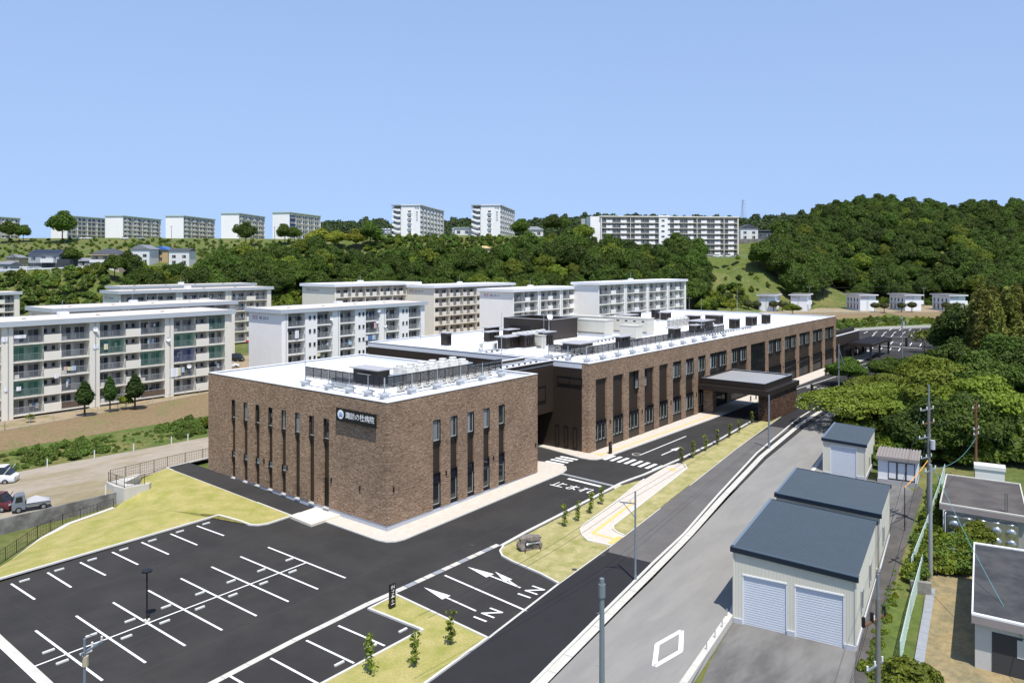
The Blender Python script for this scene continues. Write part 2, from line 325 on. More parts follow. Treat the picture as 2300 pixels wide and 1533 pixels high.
def sheet(name, pts, dz, m, parent=None, height=None, base=None, kind='structure', label=None):
    """flat-lying surface draped over the site's slopes: cut at the slope creases; with height it gets sides going down"""
    bm = bmesh.new(); vs = [bm.verts.new((x, y, 0)) for x, y in pts]; bm.faces.new(vs)
    for co, no in (((15, 0, 0), (1, 0, 0)), ((76, 0, 0), (1, 0, 0)), ((0, 63, 0), (0, 1, 0)), ((0, 83, 0), (0, 1, 0))):
        bmesh.ops.bisect_plane(bm, geom=bm.verts[:] + bm.edges[:] + bm.faces[:], plane_co=co, plane_no=no)
    if height:
        r = bmesh.ops.extrude_face_region(bm, geom=bm.faces[:])
        up = [g for g in r['geom'] if isinstance(g, bmesh.types.BMVert)]
        for v in bm.verts: v.co.z = gz(v.co.x, v.co.y) + dz
        for v in up: v.co.z += height
    else:
        for v in bm.verts: v.co.z = gz(v.co.x, v.co.y) + dz
    bmesh.ops.recalc_face_normals(bm, faces=bm.faces[:])
    if not height:
        for f in bm.faces:
            if f.normal.z < 0: f.normal_flip()
    bmesh.ops.triangulate(bm, faces=[f for f in bm.faces if len(f.verts) > 4])
    me = bpy.data.meshes.new(name); bm.to_mesh(me); bm.free(); me.materials.append(m)
    o = link(name, me, parent)
    if parent is None and kind: o['kind'] = kind
    if label: o['label'] = label
    return o
def strip(name, pts, w, dz, m, height=None, parent=None, off=0.0, **kw):
    """ribbon of width w along a polyline (kerbs, painted lines)"""
    P = [Vector((p[0], p[1])) for p in pts]; Lf = []; Rt = []
    for i, p in enumerate(P):
        a = P[max(i - 1, 0)]; b = P[min(i + 1, len(P) - 1)]
        t1 = (p - a).normalized() if i else (b - p).normalized(); t2 = (b - p).normalized() if i < len(P) - 1 else t1
        n = Vector((-(t1 + t2).y, (t1 + t2).x)).normalized(); k = 1 / max(0.5, n.dot(Vector((-t1.y, t1.x))))
        Lf.append(p + n * k * (w / 2 + off)); Rt.append(p - n * k * (w / 2 - off))
    mb = MB()
    for i in range(len(P) - 1):
        q = [Lf[i], Rt[i], Rt[i + 1], Lf[i + 1]]
        zz = lambda v: gz(v.x, v.y) + dz
        if height: mb.prism([(v.x, v.y) for v in q], lambda x, y: gz(x, y) + dz, lambda x, y: gz(x, y) + dz + height)
        else:
            vs = [(v.x, v.y, zz(v)) for v in q]; mb.add(vs, [(0, 1, 2, 3)] if (q[1] - q[0]).cross(q[2] - q[1]) > 0 else [(3, 2, 1, 0)])
    o = mb.obj(name, m, parent)
    if parent is None: o['kind'] = 'structure'
    return o
def xy(*pp): return [G(*p)[:2] for p in pp]
def arc(c, r, a0, a1, n=6): return [(c[0] + r * math.cos(R(a0 + (a1 - a0) * i / n)), c[1] + r * math.sin(R(a0 + (a1 - a0) * i / n))) for i in range(n + 1)]
def text_mesh(body, size, thick=0.0, name='lettering'):
    cu = bpy.data.curves.new(name, 'FONT'); cu.body = body; cu.size = size; cu.extrude = thick; cu.align_x = 'CENTER'; cu.align_y = 'CENTER'; cu.resolution_u = 2
    o = bpy.data.objects.new(name, cu); COL.objects.link(o)
    dg = bpy.context.evaluated_depsgraph_get(); me = bpy.data.meshes.new_from_object(o.evaluated_get(dg)); me.name = name
    bpy.data.objects.remove(o); bpy.data.curves.remove(cu); me.materials.clear(); return me
def lettering(body, size, m, parent, loc, rot=(0, 0, 0), thick=0.0, sx=1.0, sy=1.0, name='lettering'):
    me = text_mesh(body, size, thick, name); me.materials.append(m)
    o = bpy.data.objects.new(name, me); COL.objects.link(o); o.parent = parent; o.location = loc; o.rotation_euler = rot; o.scale = (sx, sy, 1); return o
# ---------------------------------------------------------------- terrain
CP = []
def cp(x, y, z): CP.append((x, y, z))
for x in range(-60, 241, 25):
    for y in range(-20, 101, 20):
        if not (x < 40 and y == 80): cp(x, y, gz(x, y) - 0.6)
for x in range(20, 230, 22):
    cp(x, 118, 0.9 if x < 80 else 0.6); cp(x, 128, 1.5); cp(x, 150, 1.6)
for x in range(40, 200, 25): cp(x, 175, 2.0)
for x in range(70, 200, 25): cp(x, 200, 2.4)
for px in (-500, -250, 0, 150, 250): cp(*DZ(px, 255, 3.0)); cp(*DZ(px, 281, 20.6)); cp(*DZ(px, 300, 22.2)); cp(*DZ(px, 330, 23.5)); cp(*DZ(px, 395, 29.0)); cp(*DZ(px, 438, 38.3))
for px in (350, 500, 650): cp(*DZ(px, 268, 3.0)); cp(*DZ(px, 300, 12.0)); cp(*DZ(px, 350, 25.5)); cp(*DZ(px, 400, 30.0)); cp(*DZ(px, 440, 38.3))
for px in (-500, -250, 0, 200, 400, 600): cp(*DZ(px, 520, 38.5)); cp(*DZ(px, 700, 37)); cp(*DZ(px, 1000, 36))
for px in (760, 900, 1050, 1200, 1290): cp(*DZ(px, 292, 4.0)); cp(*DZ(px, 325, 18.0)); cp(*DZ(px, 358, 34.5)); cp(*DZ(px, 372, 37.5)); cp(*DZ(px, 430, 38)); cp(*DZ(px, 520, 36)); cp(*DZ(px, 640, 40))
for px, py in ((700, 500), (780, 506), (850, 498), (930, 510), (1060, 494), (1200, 504), (1270, 490), (1340, 488), (1450, 486), (1540, 495), (1660, 500), (1770, 506)):
    x, y, z = D(px, py, 780); cp(x, y, z - 13); cp(*[q * 1.35 for q in (x, y)], z - 22)
for px in (1330, 1450, 1560, 1657): cp(*DZ(px, 300, 5.0)); cp(*DZ(px, 345, 22.0)); cp(*DZ(px, 366, 27.0)); cp(*DZ(px, 385, 28.0)); cp(*DZ(px, 450, 38)); cp(*DZ(px, 600, 42))
cp(*DZ(1700, 320, 5)); cp(*DZ(1700, 350, 21)); cp(*DZ(1720, 372, 27)); cp(*DZ(1720, 405, 36.5)); cp(*DZ(1740, 440, 37))
for px, py, d in ((1790, 505, 480), (1830, 478, 490), (1900, 462, 500), (1960, 455, 505), (2010, 460, 505), (2060, 471, 500), (2130, 476, 490), (2220, 482, 470), (2320, 476, 460), (2450, 470, 450)):
    x, y, z = D(px, py, d); cp(x, y, z - 9)
    x, y, z = D(px, py + 8, d * 1.25); cp(x, y, z - 14)
for px, d, z in ((1800, 340, 6), (1830, 338, 5), (1900, 395, 6), (2000, 400, 6), (2100, 400, 7), (2200, 380, 8), (2320, 330, 8), (2450, 300, 10)): cp(*DZ(px, d, z))
for px in (1850, 1950, 2050, 2150, 2250, 2400): cp(*DZ(px, 440, 33 if px < 2200 else 30))
for x, y in ((245, 25), (245, 45), (245, 65), (270, 35), (270, 60), (295, 62), (295, 45), (318, 45), (300, 20), (230, 20)): cp(x, y, 0.0)
for x, y in ((225, 90), (225, 110), (260, 85), (290, 76)): cp(x, y, 0.8)
for x, y in ((310, 75), (322, 66), (335, 54), (345, 42)): cp(x, y, 1.0)
for x, y in ((323, 89), (336, 74), (355, 54), (345, 95), (365, 75), (385, 55), (300, 108), (320, 115), (335, 135), (290, 125)): cp(x, y, 4.3)
for x, y, z in ((120, 5, 0.4), (150, 10, 0.6), (180, 15, 0.8), (160, -10, 1.5), (200, -5, 2.5), (230, 0, 3), (130, -25, 1.0), (100, -20, 0.2), (80, -20, -0.4), (60, -20, -0.6), (280, 0, 5), (320, 10, 6)): cp(x, y, z)
for x in range(-10, 38, 8):
    for y in (75.5, 79, 82.5):
        if y > 74 + max(0, x - 22) * 0.55: cp(x, y, -2.3)
CPA = np.array(CP, dtype=float)
_d = np.linalg.norm(CPA[:, None, :2] - CPA[None, :, :2], axis=2)
_A = np.zeros((len(CPA) + 1,) * 2); _A[:-1, :-1] = _d + np.eye(len(CPA)) * 0.4; _A[-1, :-1] = 1; _A[:-1, -1] = 1
_w = np.linalg.solve(_A, np.append(CPA[:, 2], 0))
def th_arr(P):
    P = np.asarray(P, dtype=float); out = np.empty(len(P))
    for i in range(0, len(P), 4000):
        q = P[i:i + 4000]; out[i:i + 4000] = np.linalg.norm(q[:, None, :] - CPA[None, :, :2], axis=2) @ _w[:-1] + _w[-1]
    return np.clip(out, -1.2, 95)
def th(x, y): return float(th_arr([(x, y)])[0])
def _axis(lo, hi):
    a = list(np.arange(-60, 430, 6.0)); s = 8.0
    while a[-1] < hi: a.append(a[-1] + s); s *= 1.07
    s = 8.0
    while a[0] > lo: a.insert(0, a[0] - s); s *= 1.15
    return np.array(a)
gx = _axis(-1500, 6000); gy = _axis(-1500, 6000)
XX, YY = np.meshgrid(gx, gy, indexing='ij'); PP = np.stack([XX.ravel(), YY.ravel()], 1)
HH = th_arr(PP); far = np.hypot(PP[:, 0], PP[:, 1]); HH = np.where(far > 1100, HH * np.clip(1 - (far - 1100) / 900, 0, 1) + 20 * np.clip((far - 1100) / 900, 0, 1), HH)
nx, ny = len(gx), len(gy)
idx = np.arange(nx * ny).reshape(nx, ny)
fc = np.stack([idx[:-1, :-1].ravel(), idx[1:, :-1].ravel(), idx[1:, 1:].ravel(), idx[:-1, 1:].ravel()], 1)
me = bpy.data.meshes.new('terrain'); me.from_pydata(np.column_stack([PP, HH]).tolist(), [], fc.tolist()); me.materials.append(SLOPEG)
me.polygons.foreach_set('use_smooth', [True] * len(fc)); me.update()
struct(link('terrain', me), 'grassy slopes and hills rising behind the housing')

# ---------------------------------------------------------------- site surfaces
carpark = sheet('car_park_surface', [(-12, 28), (120, 34), (150, 36), (240, 38), (245, 70), (191, 70), (191, 60), (46, 69.2), (-12, 69.2)], 0.0, ASPH)
E1 = [(930, 1547), (1092, 1436), (1255, 1310), (1371, 1226), (1402, 1203), (1560, 1081), (1650, 1010), (1722, 958), (1775, 920), (1850, 893)]
GL = [(1170, 1562), (1240, 1491), (1396, 1335.5), (1468, 1264), (1536, 1200), (1700, 1018), (1790, 942), (1850, 905)]
GR = [(1205, 1562), (1240, 1526), (1398, 1366), (1466, 1300), (1557, 1204), (1722, 1030), (1808, 960), (1860, 925)]
sheet('footway_fresh_near', xy(*E1[:3], (1366.6, 1239), (1467, 1264), *GL[:3][::-1]), 0.006, ASPH2)
sheet('footway_worn', xy((1366.6, 1239), *E1[3:7], (1733, 957), (1773, 963), *[GL[5], GL[4], GL[3]]), 0.006, WALK)
sheet('footway_fresh_far', xy((1733, 957), *E1[8:], (1850, 908), (1790, 945), (1773, 963)), 0.006, ASPH2)
sheet('road', xy(*GR, (1990, 905), (1990, 950), (1880, 1010), (1848, 1060), (1745, 1190), (1661, 1345), (1552, 1533), (1535, 1562)), 0.004, ROAD)
sheet('lane', [G(p[0], p[1], -0.45)[:2] for p in ((1915, 1580), (1922, 1460), (1990, 1195), (2062, 1090), (2075, 1100), (2050, 1180), (2012, 1300), (1978, 1420), (1935, 1580))], -0.44, LANE)
sheet('shed_yard', [G(p[0], p[1], -0.45)[:2] for p in ((1560, 1570), (1600, 1475), (1648, 1396), (1700, 1190), (1850, 1060), (1965, 1075), (2030, 1085), (2060, 1110), (2000, 1200), (1950, 1460), (1935, 1590), (1740, 1600))], -0.448, YARD)
sheet('dry_grass_yard', [G(p[0], p[1], -0.45)[:2] for p in ((2040, 1590), (2070, 1400), (2082, 1292), (2095, 1262), (2190, 1282), (2330, 1300), (2330, 1600))], -0.452, DRYG)
sheet('cut_slope_strip', [G(p[0], p[1], -0.45)[:2] for p in ((1930, 1590), (1975, 1425), (2010, 1300), (2050, 1180), (2100, 1060), (2115, 1062), (2085, 1290), (2060, 1420), (2040, 1590))], -0.456, WILD)
def stones(name, pts, w, dz, h, length, m, parent=None, gap=0.012):
    P = [Vector(p) for p in pts]; root = bpy.data.objects.new(name, None); COL.objects.link(root); root['kind'] = 'structure'
    for a, b in zip(P[:-1], P[1:]):
        d = b - a; n = max(1, round(d.length / length)); u = d / n; t = d.normalized(); s = Vector((-t.y, t.x)) * (w / 2)
        for i in range(n):
            p, q = a + u * i + t * gap, a + u * (i + 1) - t * gap
            k = random.uniform(-0.006, 0.006)
            mb = MB(); mb.prism([tuple(v) for v in (p + s, p - s, q - s, q + s)], lambda x, y: gz(x, y) + dz, lambda x, y: gz(x, y) + dz + h + k)
            mb.obj('kerb_stone', m, root)
    return root
gl = xy(*GL); gr = xy(*GR)
mid = [((a[0] + b[0]) / 2, (a[1] + b[1]) / 2) for a, b in zip(gl, gr)]
stones('gutter', mid, 0.62, 0.0, 0.012, 2.0, CONC)
stones('road_kerb', gl, 0.2, 0.0, 0.11, 2.0, mat('kerb_white', (0.56, 0.545, 0.50), rough=0.9, var=0.08, vs=1.5))
KERB = MATS['kerb_white']
strip('edging', xy(*E1), 0.16, 0.0, KERB, height=0.03)
stones('shed_side_kerb', [G(p[0], p[1])[:2] for p in ((1500, 1585), (1535, 1533), (1645, 1372), (1700, 1270), (1790, 1110), (1850, 1020))], 0.42, -0.55, 0.6, 2.0, CONC)
# concrete drain with gratings along the drive
DR = xy((440, 1552), (660, 1437), (829, 1354), (890, 1327))
stones('drain_channel', DR, 0.5, 0.0, 0.012, 2.0, CONC)
gp = xy((890, 1327), (1120, 1222)); n = 12
dr = bpy.data.objects.new('drain_grating', None); COL.objects.link(dr); dr['kind'] = 'structure'
for i in range(n):
    a = Vector(gp[0]).lerp(Vector(gp[1]), i / n + 0.003); b = Vector(gp[0]).lerp(Vector(gp[1]), (i + 1) / n - 0.003); t = (b - a).normalized(); s = Vector((-t.y, t.x)) * 0.26
    MB().prism([tuple(v) for v in (a + s, a - s, b - s, b + s)], lambda x, y: gz(x, y), lambda x, y: gz(x, y) + 0.012).obj('grating' if i % 3 == 1 else 'drain_lid', GRATE if i % 3 == 1 else CONC, dr)
stones('drive_kerb', xy((1126, 1226), (1180, 1196), (1290, 1140), (1395, 1085), (1447, 1066), (1530, 1030), (1600, 996), (1660, 962), (1688, 946)), 0.3, 0.0, 0.10, 2.0, KERB)
strip('cross_drain', xy((1258, 1062), (1385, 1092)), 0.5, 0.005, GRATE)
sheet('cross_drain_box', xy((1378, 1096), (1392, 1088), (1415, 1093), (1400, 1102)), 0.0, CONC, height=0.02)
# verge islands with the pedestrian ramp between them
isl = xy((1371, 1226), (1330, 1255), (1255, 1310), (1212, 1287), (1150, 1260), (1128, 1248), (1124, 1238), (1132, 1228), (1185, 1200), (1290, 1146), (1395, 1091), (1447, 1077), (1378, 1132), (1310, 1181), (1304, 1190), (1308, 1203), (1321, 1215))
sheet('verge_lawn_near', isl, 0.0, VERGE, height=0.07)
isl2 = xy((1402, 1203), (1480, 1142), (1560, 1081), (1650, 1010), (1722, 958), (1775, 920), (1772, 912), (1745, 925), (1700, 950), (1690, 950), (1600, 1003), (1530, 1040), (1543, 1053), (1500, 1087), (1377, 1182), (1377, 1189), (1385, 1196))
sheet('verge_lawn_far', isl2, 0.0, VERGE, height=0.07)
ramp = xy((1371, 1226), (1321, 1215), (1308, 1203), (1304, 1190), (1310, 1181), (1378, 1132), (1447, 1077), (1500, 1046), (1530, 1040), (1543, 1053), (1500, 1087), (1377, 1182), (1377, 1189), (1385, 1196), (1402, 1203))
sheet('ramp_paving', ramp, 0.0, PAVE, height=0.05)
strip('ramp_kerb_inner', xy((1371, 1226), (1321, 1215), (1308, 1203), (1304, 1190), (1310, 1181), (1378, 1132), (1447, 1077)), 0.16, 0.0, KERB, height=0.14)
strip('ramp_kerb_outer', xy((1402, 1203), (1385, 1196), (1377, 1189), (1377, 1182), (1500, 1087), (1543, 1053), (1538, 1044), (1520, 1042)), 0.16, 0.0, KERB, height=0.14)
strip('island_kerb', xy((1255, 1311), (1212, 1288), (1150, 1261), (1128, 1249), (1123, 1238), (1131, 1227)), 0.16, 0.0, KERB, height=0.13)
strip('tactile_strip', xy((1512, 1055), (1420, 1130), (1331, 1198)), 0.32, 0.056, YELLOW)
strip('tactile_strip', xy((1331, 1198), (1384, 1212)), 0.32, 0.060, YELLOW)
strip('tactile_strip', xy((1393, 1206), (1371, 1221)), 0.5, 0.064, YELLOW)
strip('tactile_strip', xy((1503, 1052), (1518, 1057)), 0.5, 0.060, YELLOW)
# turf corner by the IN lanes
l3 = xy((829, 1368), (890, 1337), (1095, 1434), (955, 1536), (900, 1580), (640, 1585), (730, 1533), (949, 1415.5))
sheet('corner_lawn', l3, 0.0, LAWN, height=0.07)
strip('corner_lawn_kerb', xy((640, 1583), (730, 1533), (949, 1415.5), (829, 1368), (890, 1337), (1095, 1434), (955, 1536), (900, 1578)), 0.17, 0.0, KERB, height=0.13)
# big lawn behind the car park, falling away to the ditch on the far side
lw = [((-12, 69.2), 0.07), ((40.5, 69.2), 0.07), ((41.0, 66.0), 0.07), ((41.05, 64.6), 0.07), ((41.5, 63.9), 0.07), ((42.3, 63.5), 0.07), ((46.1, 63.6), 0.07), ((45.0, 88.0), 0.1), ((41.4, 86.6), 0.0), ((38.9, 82.9), -0.25), ((36.5, 82.4), -1.2), ((31.5, 81.2), -1.2), ((28.5, 79.4), -1.15), ((23.5, 74.6), -1.05), ((-12, 73.0), -1.2)]
bm = bmesh.new(); vv = [bm.verts.new((p[0], p[1], gz(*p) + z)) for p, z in lw]
cen = [((20, 70.5), 0.05), ((30, 72), 0.06), ((38, 74), 0.07), ((41, 78), 0.06)]
cv = [bm.verts.new((p[0], p[1], gz(*p) + z)) for p, z in cen]
c1, c2, c3, c4 = cv
tri = [(vv[0], vv[1], c2, c1), (vv[1], c3, c2), (vv[1], vv[2], c3), (vv[2], vv[3], c3), (vv[3], vv[4], c3), (vv[4], vv[5], c3), (vv[5], vv[6], c3), (vv[6], c4, c3), (vv[6], vv[7], c4), (vv[7], vv[8], c4), (vv[8], vv[9], c4), (vv[9], vv[10], c4), (vv[10], c3, c4), (vv[10], vv[11], c3), (vv[11], vv[12], c2, c3), (vv[12], vv[13], c1, c2), (vv[13], vv[14], vv[0], c1)]
for q in tri: bm.faces.new(q)
bmesh.ops.subdivide_edges(bm, edges=bm.edges[:], cuts=2, use_grid_fill=True)
for f in bm.faces:
    if f.normal.z < 0: f.normal_flip()
bmesh.ops.recalc_face_normals(bm, faces=bm.faces[:])
me = bpy.data.meshes.new('lawn'); bm.to_mesh(me); bm.free(); me.materials.append(LAWN)
if sum(p.normal.z for p in me.polygons) < 0: me.flip_normals()
struct(link('lawn', me), 'dry green lawn sloping behind the car park')
strip('lawn_kerb', [(-12, 69.1), (40.5, 69.1), (41.0, 66.0), (41.05, 64.6), (41.5, 63.9), (42.3, 63.5), (46.0, 63.5)], 0.2, 0.0, KERB, height=0.13)
sheet('side_path', [(45.0, 63.5), (47.72, 63.5), (47.72, 88.2), (45.0, 88.2)], 0.085, ASPH)
strip('side_path_kerb', [(45.0, 63.5), (45.0, 88.2)], 0.14, 0.0, KERB, height=0.12)
strip('side_path_kerb', [(45.0, 88.2), (52, 88.5)], 0.2, 0.0, KERB, height=0.12)
strip('lawn_edge_path', [(12, 72.2), (23.4, 74.2), (28.6, 79.3), (31.5, 81.2), (36.4, 82.4)], 0.55, -1.12, CONC)
# gravel field, weedy strip and brown bank towards the flats
def patch(name, quad, m, nseg=1):
    mb = MB(); mb.add([tuple(p) for p in quad], [tuple(range(len(quad)))]); o = mb.obj(name, m); o['kind'] = 'structure'
    if o.data.polygons[0].normal.z < 0: o.data.flip_normals()
    return o
patch('gravel_field', [(-30, 83.7, 0.25), (37.3, 83.9, 0.25), (38.4, 86.5, 0.3), (46, 88.2, 0.5), (90, 89.5, 0.5), (90, 101, 0.4), (57, 100.2, 0.35), (37, 101.4, 0.25), (-30, 101.4, 0.2)], GRAVEL)
patch('weedy_strip', [(-30, 101.4, 0.2), (37, 101.4, 0.25), (57, 100.2, 0.35), (90, 101, 0.4), (90, 112, 0.8), (-30, 112.5, 0.75)], WILD)
patch('brown_bank', [(-30, 112.5, 0.75), (90, 112, 0.8), (95, 124.5, 2.05), (72, 124.6, 2.05), (54, 121.2, 2.0), (38, 118.8, 2.0), (-30, 118.0, 2.0)], BANK)
patch('flats_yard', [(-30, 118.0, 2.0), (38, 118.8, 2.0), (54, 121.2, 2.0), (72, 124.6, 2.05), (95, 124.5, 2.05), (200, 118, 2.05), (235, 110, 2.2), (235, 165, 2.6), (-30, 165, 2.1)], SOIL)
patch('flats_court', [(76.5, 128, 2.12), (86, 124, 2.12), (140, 139, 2.12), (140, 157, 2.25), (70, 157, 2.2)], mat('court_asphalt', (0.13, 0.125, 0.12), rough=0.95, var=0.15, vs=0.5))
patch('ditch_path', [(-12, 73.0, -1.5), (23.5, 74.7, -1.32), (28.5, 79.5, -1.42), (31.5, 81.3, -1.43), (36.6, 82.5, -1.45), (37.6, 83.6, -1.45), (-12, 83.6, -1.5)], CONCG)
for i, (a, b) in enumerate((((-12, 83.85), (26, 83.8)), ((26, 83.8), (37.3, 84.0)))):
    pass
mb = MB(); mb.prism([(-12, 83.65), (37.35, 83.8), (37.35, 84.05), (-12, 83.95)], -1.6, 0.32); o = mb.obj('retaining_wall', CONCD)
tag(o, 'long stained dark retaining wall along the gravel field', 'wall')
mb = MB(); mb.prism([(37.2, 84.2), (37.5, 82.5), (40.0, 82.2), (40.4, 82.5), (38.9, 83.0), (38.3, 84.5), (41.2, 86.4), (41.0, 86.9), (37.4, 86.6)], -1.6, 0.95); o = mb.obj('concrete_return_wall', CONC)
tag(o, 'pale concrete corner wall at the end of the lawn', 'wall')
# paving round the hospital
sheet('annex_paving', [(46.2, 63.6), (46.0, 52.0), (46.2, 51.1), (46.7, 50.5), (47.5, 50.25), (72.5, 50.45), (74.0, 50.8), (75.0, 51.6), (75.4, 52.7), (75.2, 54.2), (74.6, 56.2), (66, 58), (60, 63.6)], 0.0, PAVE, height=0.10)
strip('annex_paving_kerb', [(46.1, 63.5), (45.9, 52.0), (46.1, 51.0), (46.65, 50.4), (47.5, 50.15), (72.5, 50.35), (74.05, 50.72), (75.1, 51.55), (75.5, 52.7), (75.3, 54.2), (74.7, 56.2)], 0.13, 0.0, KERB, height=0.105)
sheet('main_paving', [(81.6, 62.5), (80.9, 58), (79.7, 52.4), (79.75, 51.3), (80.2, 50.5), (81.2, 50.15), (112, 49.45), (150, 49.5), (203, 49.3), (219, 50.5), (226, 53), (226, 60), (150, 62), (82, 62.5)], 0.0, PAVE, height=0.10)
strip('main_paving_kerb', [(81.5, 62.5), (80.8, 58), (79.6, 52.4), (79.65, 51.2), (80.1, 50.4), (81.2, 50.05), (112, 49.35), (150, 49.4), (203, 49.2), (219, 50.4)], 0.13, 0.0, KERB, height=0.105)
strip('tactile_line', [(82.3, 51.5), (83.2, 50.95), (112, 50.45), (122, 50.6)], 0.3, 0.106, YELLOW)
strip('tactile_line', [(82.3, 51.9), (82.3, 50.8)], 0.5, 0.110, YELLOW)
sheet('door_landing', [(44.6, 63.2), (44.4, 59.6), (47.75, 59.5), (47.75, 63.3)], 0.0, STEP, height=0.24)
# far car park beyond the main entrance
sheet('far_car_park_surface', [(214, 38), (240, 33), (262, 28), (300, 30), (326, 44), (318, 55), (300, 66), (284, 72), (262, 74), (236, 66), (226, 58), (219, 50)], 0.02, ASPH)
fw = [(262, 75), (284, 73), (300, 67), (318, 56), (328, 46)]
for a, b in zip(fw[:-1], fw[1:]):
    pass
mb = MB()
for a, b in zip(fw[:-1], fw[1:]): mb.bar((*a, 0.75), (*b, 0.75), 0.35, 1.3)
tag(mb.obj('low_block_wall', CONC), 'low pale block wall edging the far car park', 'wall')
patch('far_meadow', [(255, 76.5, 0.9), (284, 73.4, 1.1), (300, 67.4, 1.1), (318, 56.4, 1.1), (328, 46.4, 1.1), (338, 44, 1.6), (338, 58, 1.6), (322, 72, 1.6), (298, 84, 1.4), (262, 92, 1.1)], WILD)
patch('far_bank', [(285, 98, 1.5), (298, 84, 1.4), (322, 72, 1.6), (338, 58, 1.6), (345, 48, 1.8), (356, 52, 4.4), (338, 73.5, 4.4), (324, 88, 4.4), (300, 107, 4.4)], BANK)
patch('upper_terrace', [(300, 107, 4.45), (324, 88, 4.45), (338, 73.5, 4.45), (356, 52, 4.45), (395, 40, 4.7), (395, 90, 5.0), (350, 140, 5.0), (300, 140, 4.6)], SOIL)
# ---------------------------------------------------------------- hospital: annex block, link bridge, long main block
FY, AX0, AX1, AY1 = 52.67, 47.69, 71.0, 83.6          # shared front plane; annex extents
MX0, MX1, MY1 = 82.05, 191.4, 95.2
RZ, PZ = 11.45, 12.0                                   # roof deck, parapet top
_wm = {}
def window_meshes(w, h, nx=1, transom=0.0, sash_glint=True, blind_glint=0.0):
    """frame mesh and glass mesh in a local frame: x to the right, facing -y, origin bottom left on the wall plane"""
    k = (round(w, 2), round(h, 2), nx, round(transom, 2), sash_glint, blind_glint)
    if k in _wm: return _wm[k]
    f = MB(); b = 0.06; y0, y1 = 0.0, 0.09
    f.box(0, y0, 0, w, y1, b); f.box(0, y0, h - b, w, y1, h); f.box(0, y0, b, b, y1, h - b); f.box(w - b, y0, b, w, y1, h - b)
    for i in range(1, nx): x = w * i / nx; f.box(x - 0.03, y0 + 0.01, b, x + 0.03, y1, h - b)
    if transom: f.box(b, y0 + 0.012, h - transom - 0.03, w - b, y1, h - transom + 0.03)
    if sash_glint:
        hh = h - (transom or 0.0)
        for i in range(nx):
            x0, x1 = w * i / nx + 0.09, w * (i + 1) / nx - 0.09
            f.box(x0, 0.10, 0.10, x1, 0.13, 0.17, 1); f.box(x1 - 0.05, 0.10, 0.17, x1, 0.13, hh - 0.08, 1)
    f.box(-0.02, -0.07, -0.06, w + 0.02, 0.06, -0.003, 0)
    g = MB(); g.add([(b, 0.14, b), (w - b, 0.14, b), (w - b, 0.14, h - transom - (0 if transom else b)), (b, 0.14, h - transom - (0 if transom else b))], [(0, 1, 2, 3)], 0)
    if transom: g.add([(b, 0.13, h - transom), (w - b, 0.13, h - transom), (w - b, 0.13, h - b), (b, 0.13, h - b)], [(0, 1, 2, 3)], 1)
    if blind_glint:
        x0 = b + 0.02; x1 = x0 + (w - 2 * b) * blind_glint
        g.add([(x0, 0.135, b), (x1, 0.135, b), (x1, 0.135, h - transom - 0.05), (x0, 0.135, h - transom - 0.05)], [(0, 1, 2, 3)], 2)
    _wm[k] = (f.mesh('window', [FRAME, SASH_GLINT]), g.mesh('pane', [GLASS, GLASSB, BLIND_GLINT])); return _wm[k]
def add_window(parent, p, w, h, rot=0.0, nx=1, transom=0.0, sash_glint=True, blind_glint=0.0, name='window'):
    a, b = window_meshes(w, h, nx, transom, sash_glint, blind_glint); o = parent.location
    wn = link(name, a, parent, (p[0] - o[0], p[1] - o[1], p[2] - o[2]), rot); link('pane', b, wn); return wn
def facade(mb, to, s1, z0, z1, slots, d=0.35, s0=0.0):
    """brick skin d thick from s0..s1 with openings (a, b, zb, zt); to(s, depth, z) -> world"""
    def bx(a, b, za, zb):
        if b - a < 1e-3 or zb - za < 1e-3: return
        p = to(a, 0, za); q = to(b, d, zb); mb.box(*p, *q)
    cur = s0
    for a, b, zb, zt in sorted(slots):
        bx(cur, a, z0, z1); bx(a, b, zt, z1); bx(a, b, z0, zb); cur = b
    bx(cur, s1, z0, z1)

# ---- annex
an = thing('hospital_annex', 'square two-storey brown brick hospital block carrying the white emblem sign', 'building', (AX0, FY, 0))
BZ = 0.60
lw_ = [(78.69, 77.92), (76.27, 75.47), (73.96, 73.16), (71.54, 70.74), (69.14, 68.34), (66.76, 65.94), (64.39, 63.55), (62.06, 61.17)]
mb = MB(an)
facade(mb, lambda s, dd, z: (AX0 + dd, AY1 - s, z), AY1 - FY, BZ, PZ - 0.1, [(AY1 - a, AY1 - b, BZ if i < 7 else 0.6, 9.38) for i, (a, b) in enumerate(lw_)])
mb.obj('wall', BRICK, an)
rw = [(53.71, 54.81), (56.23, 57.29), (58.79, 59.84), (61.34, 62.37), (63.88, 64.95)]
mb = MB(an)
facade(mb, lambda s, dd, z: (AX0 + s, FY + dd, z), AX1 - AX0, BZ, PZ - 0.1, [(a - AX0, b - AX0, BZ, 9.36) for a, b in rw], s0=0.352)
mb.obj('wall', BRICK, an)
mb = MB(an); mb.box(AX0 + 0.35, AY1 - 0.3, BZ, AX1 - 0.302, AY1, PZ - 0.1); mb.box(AX1 - 0.3, FY + 0.352, BZ, AX1, AY1, PZ - 0.1); mb.obj('wall', BRICK, an)
mb = MB(an); mb.box(AX0 + 0.05, FY + 0.05, -1.0, AX1 - 0.05, AY1 - 0.05, BZ - 0.002); mb.obj('plinth', PLINTH, an)
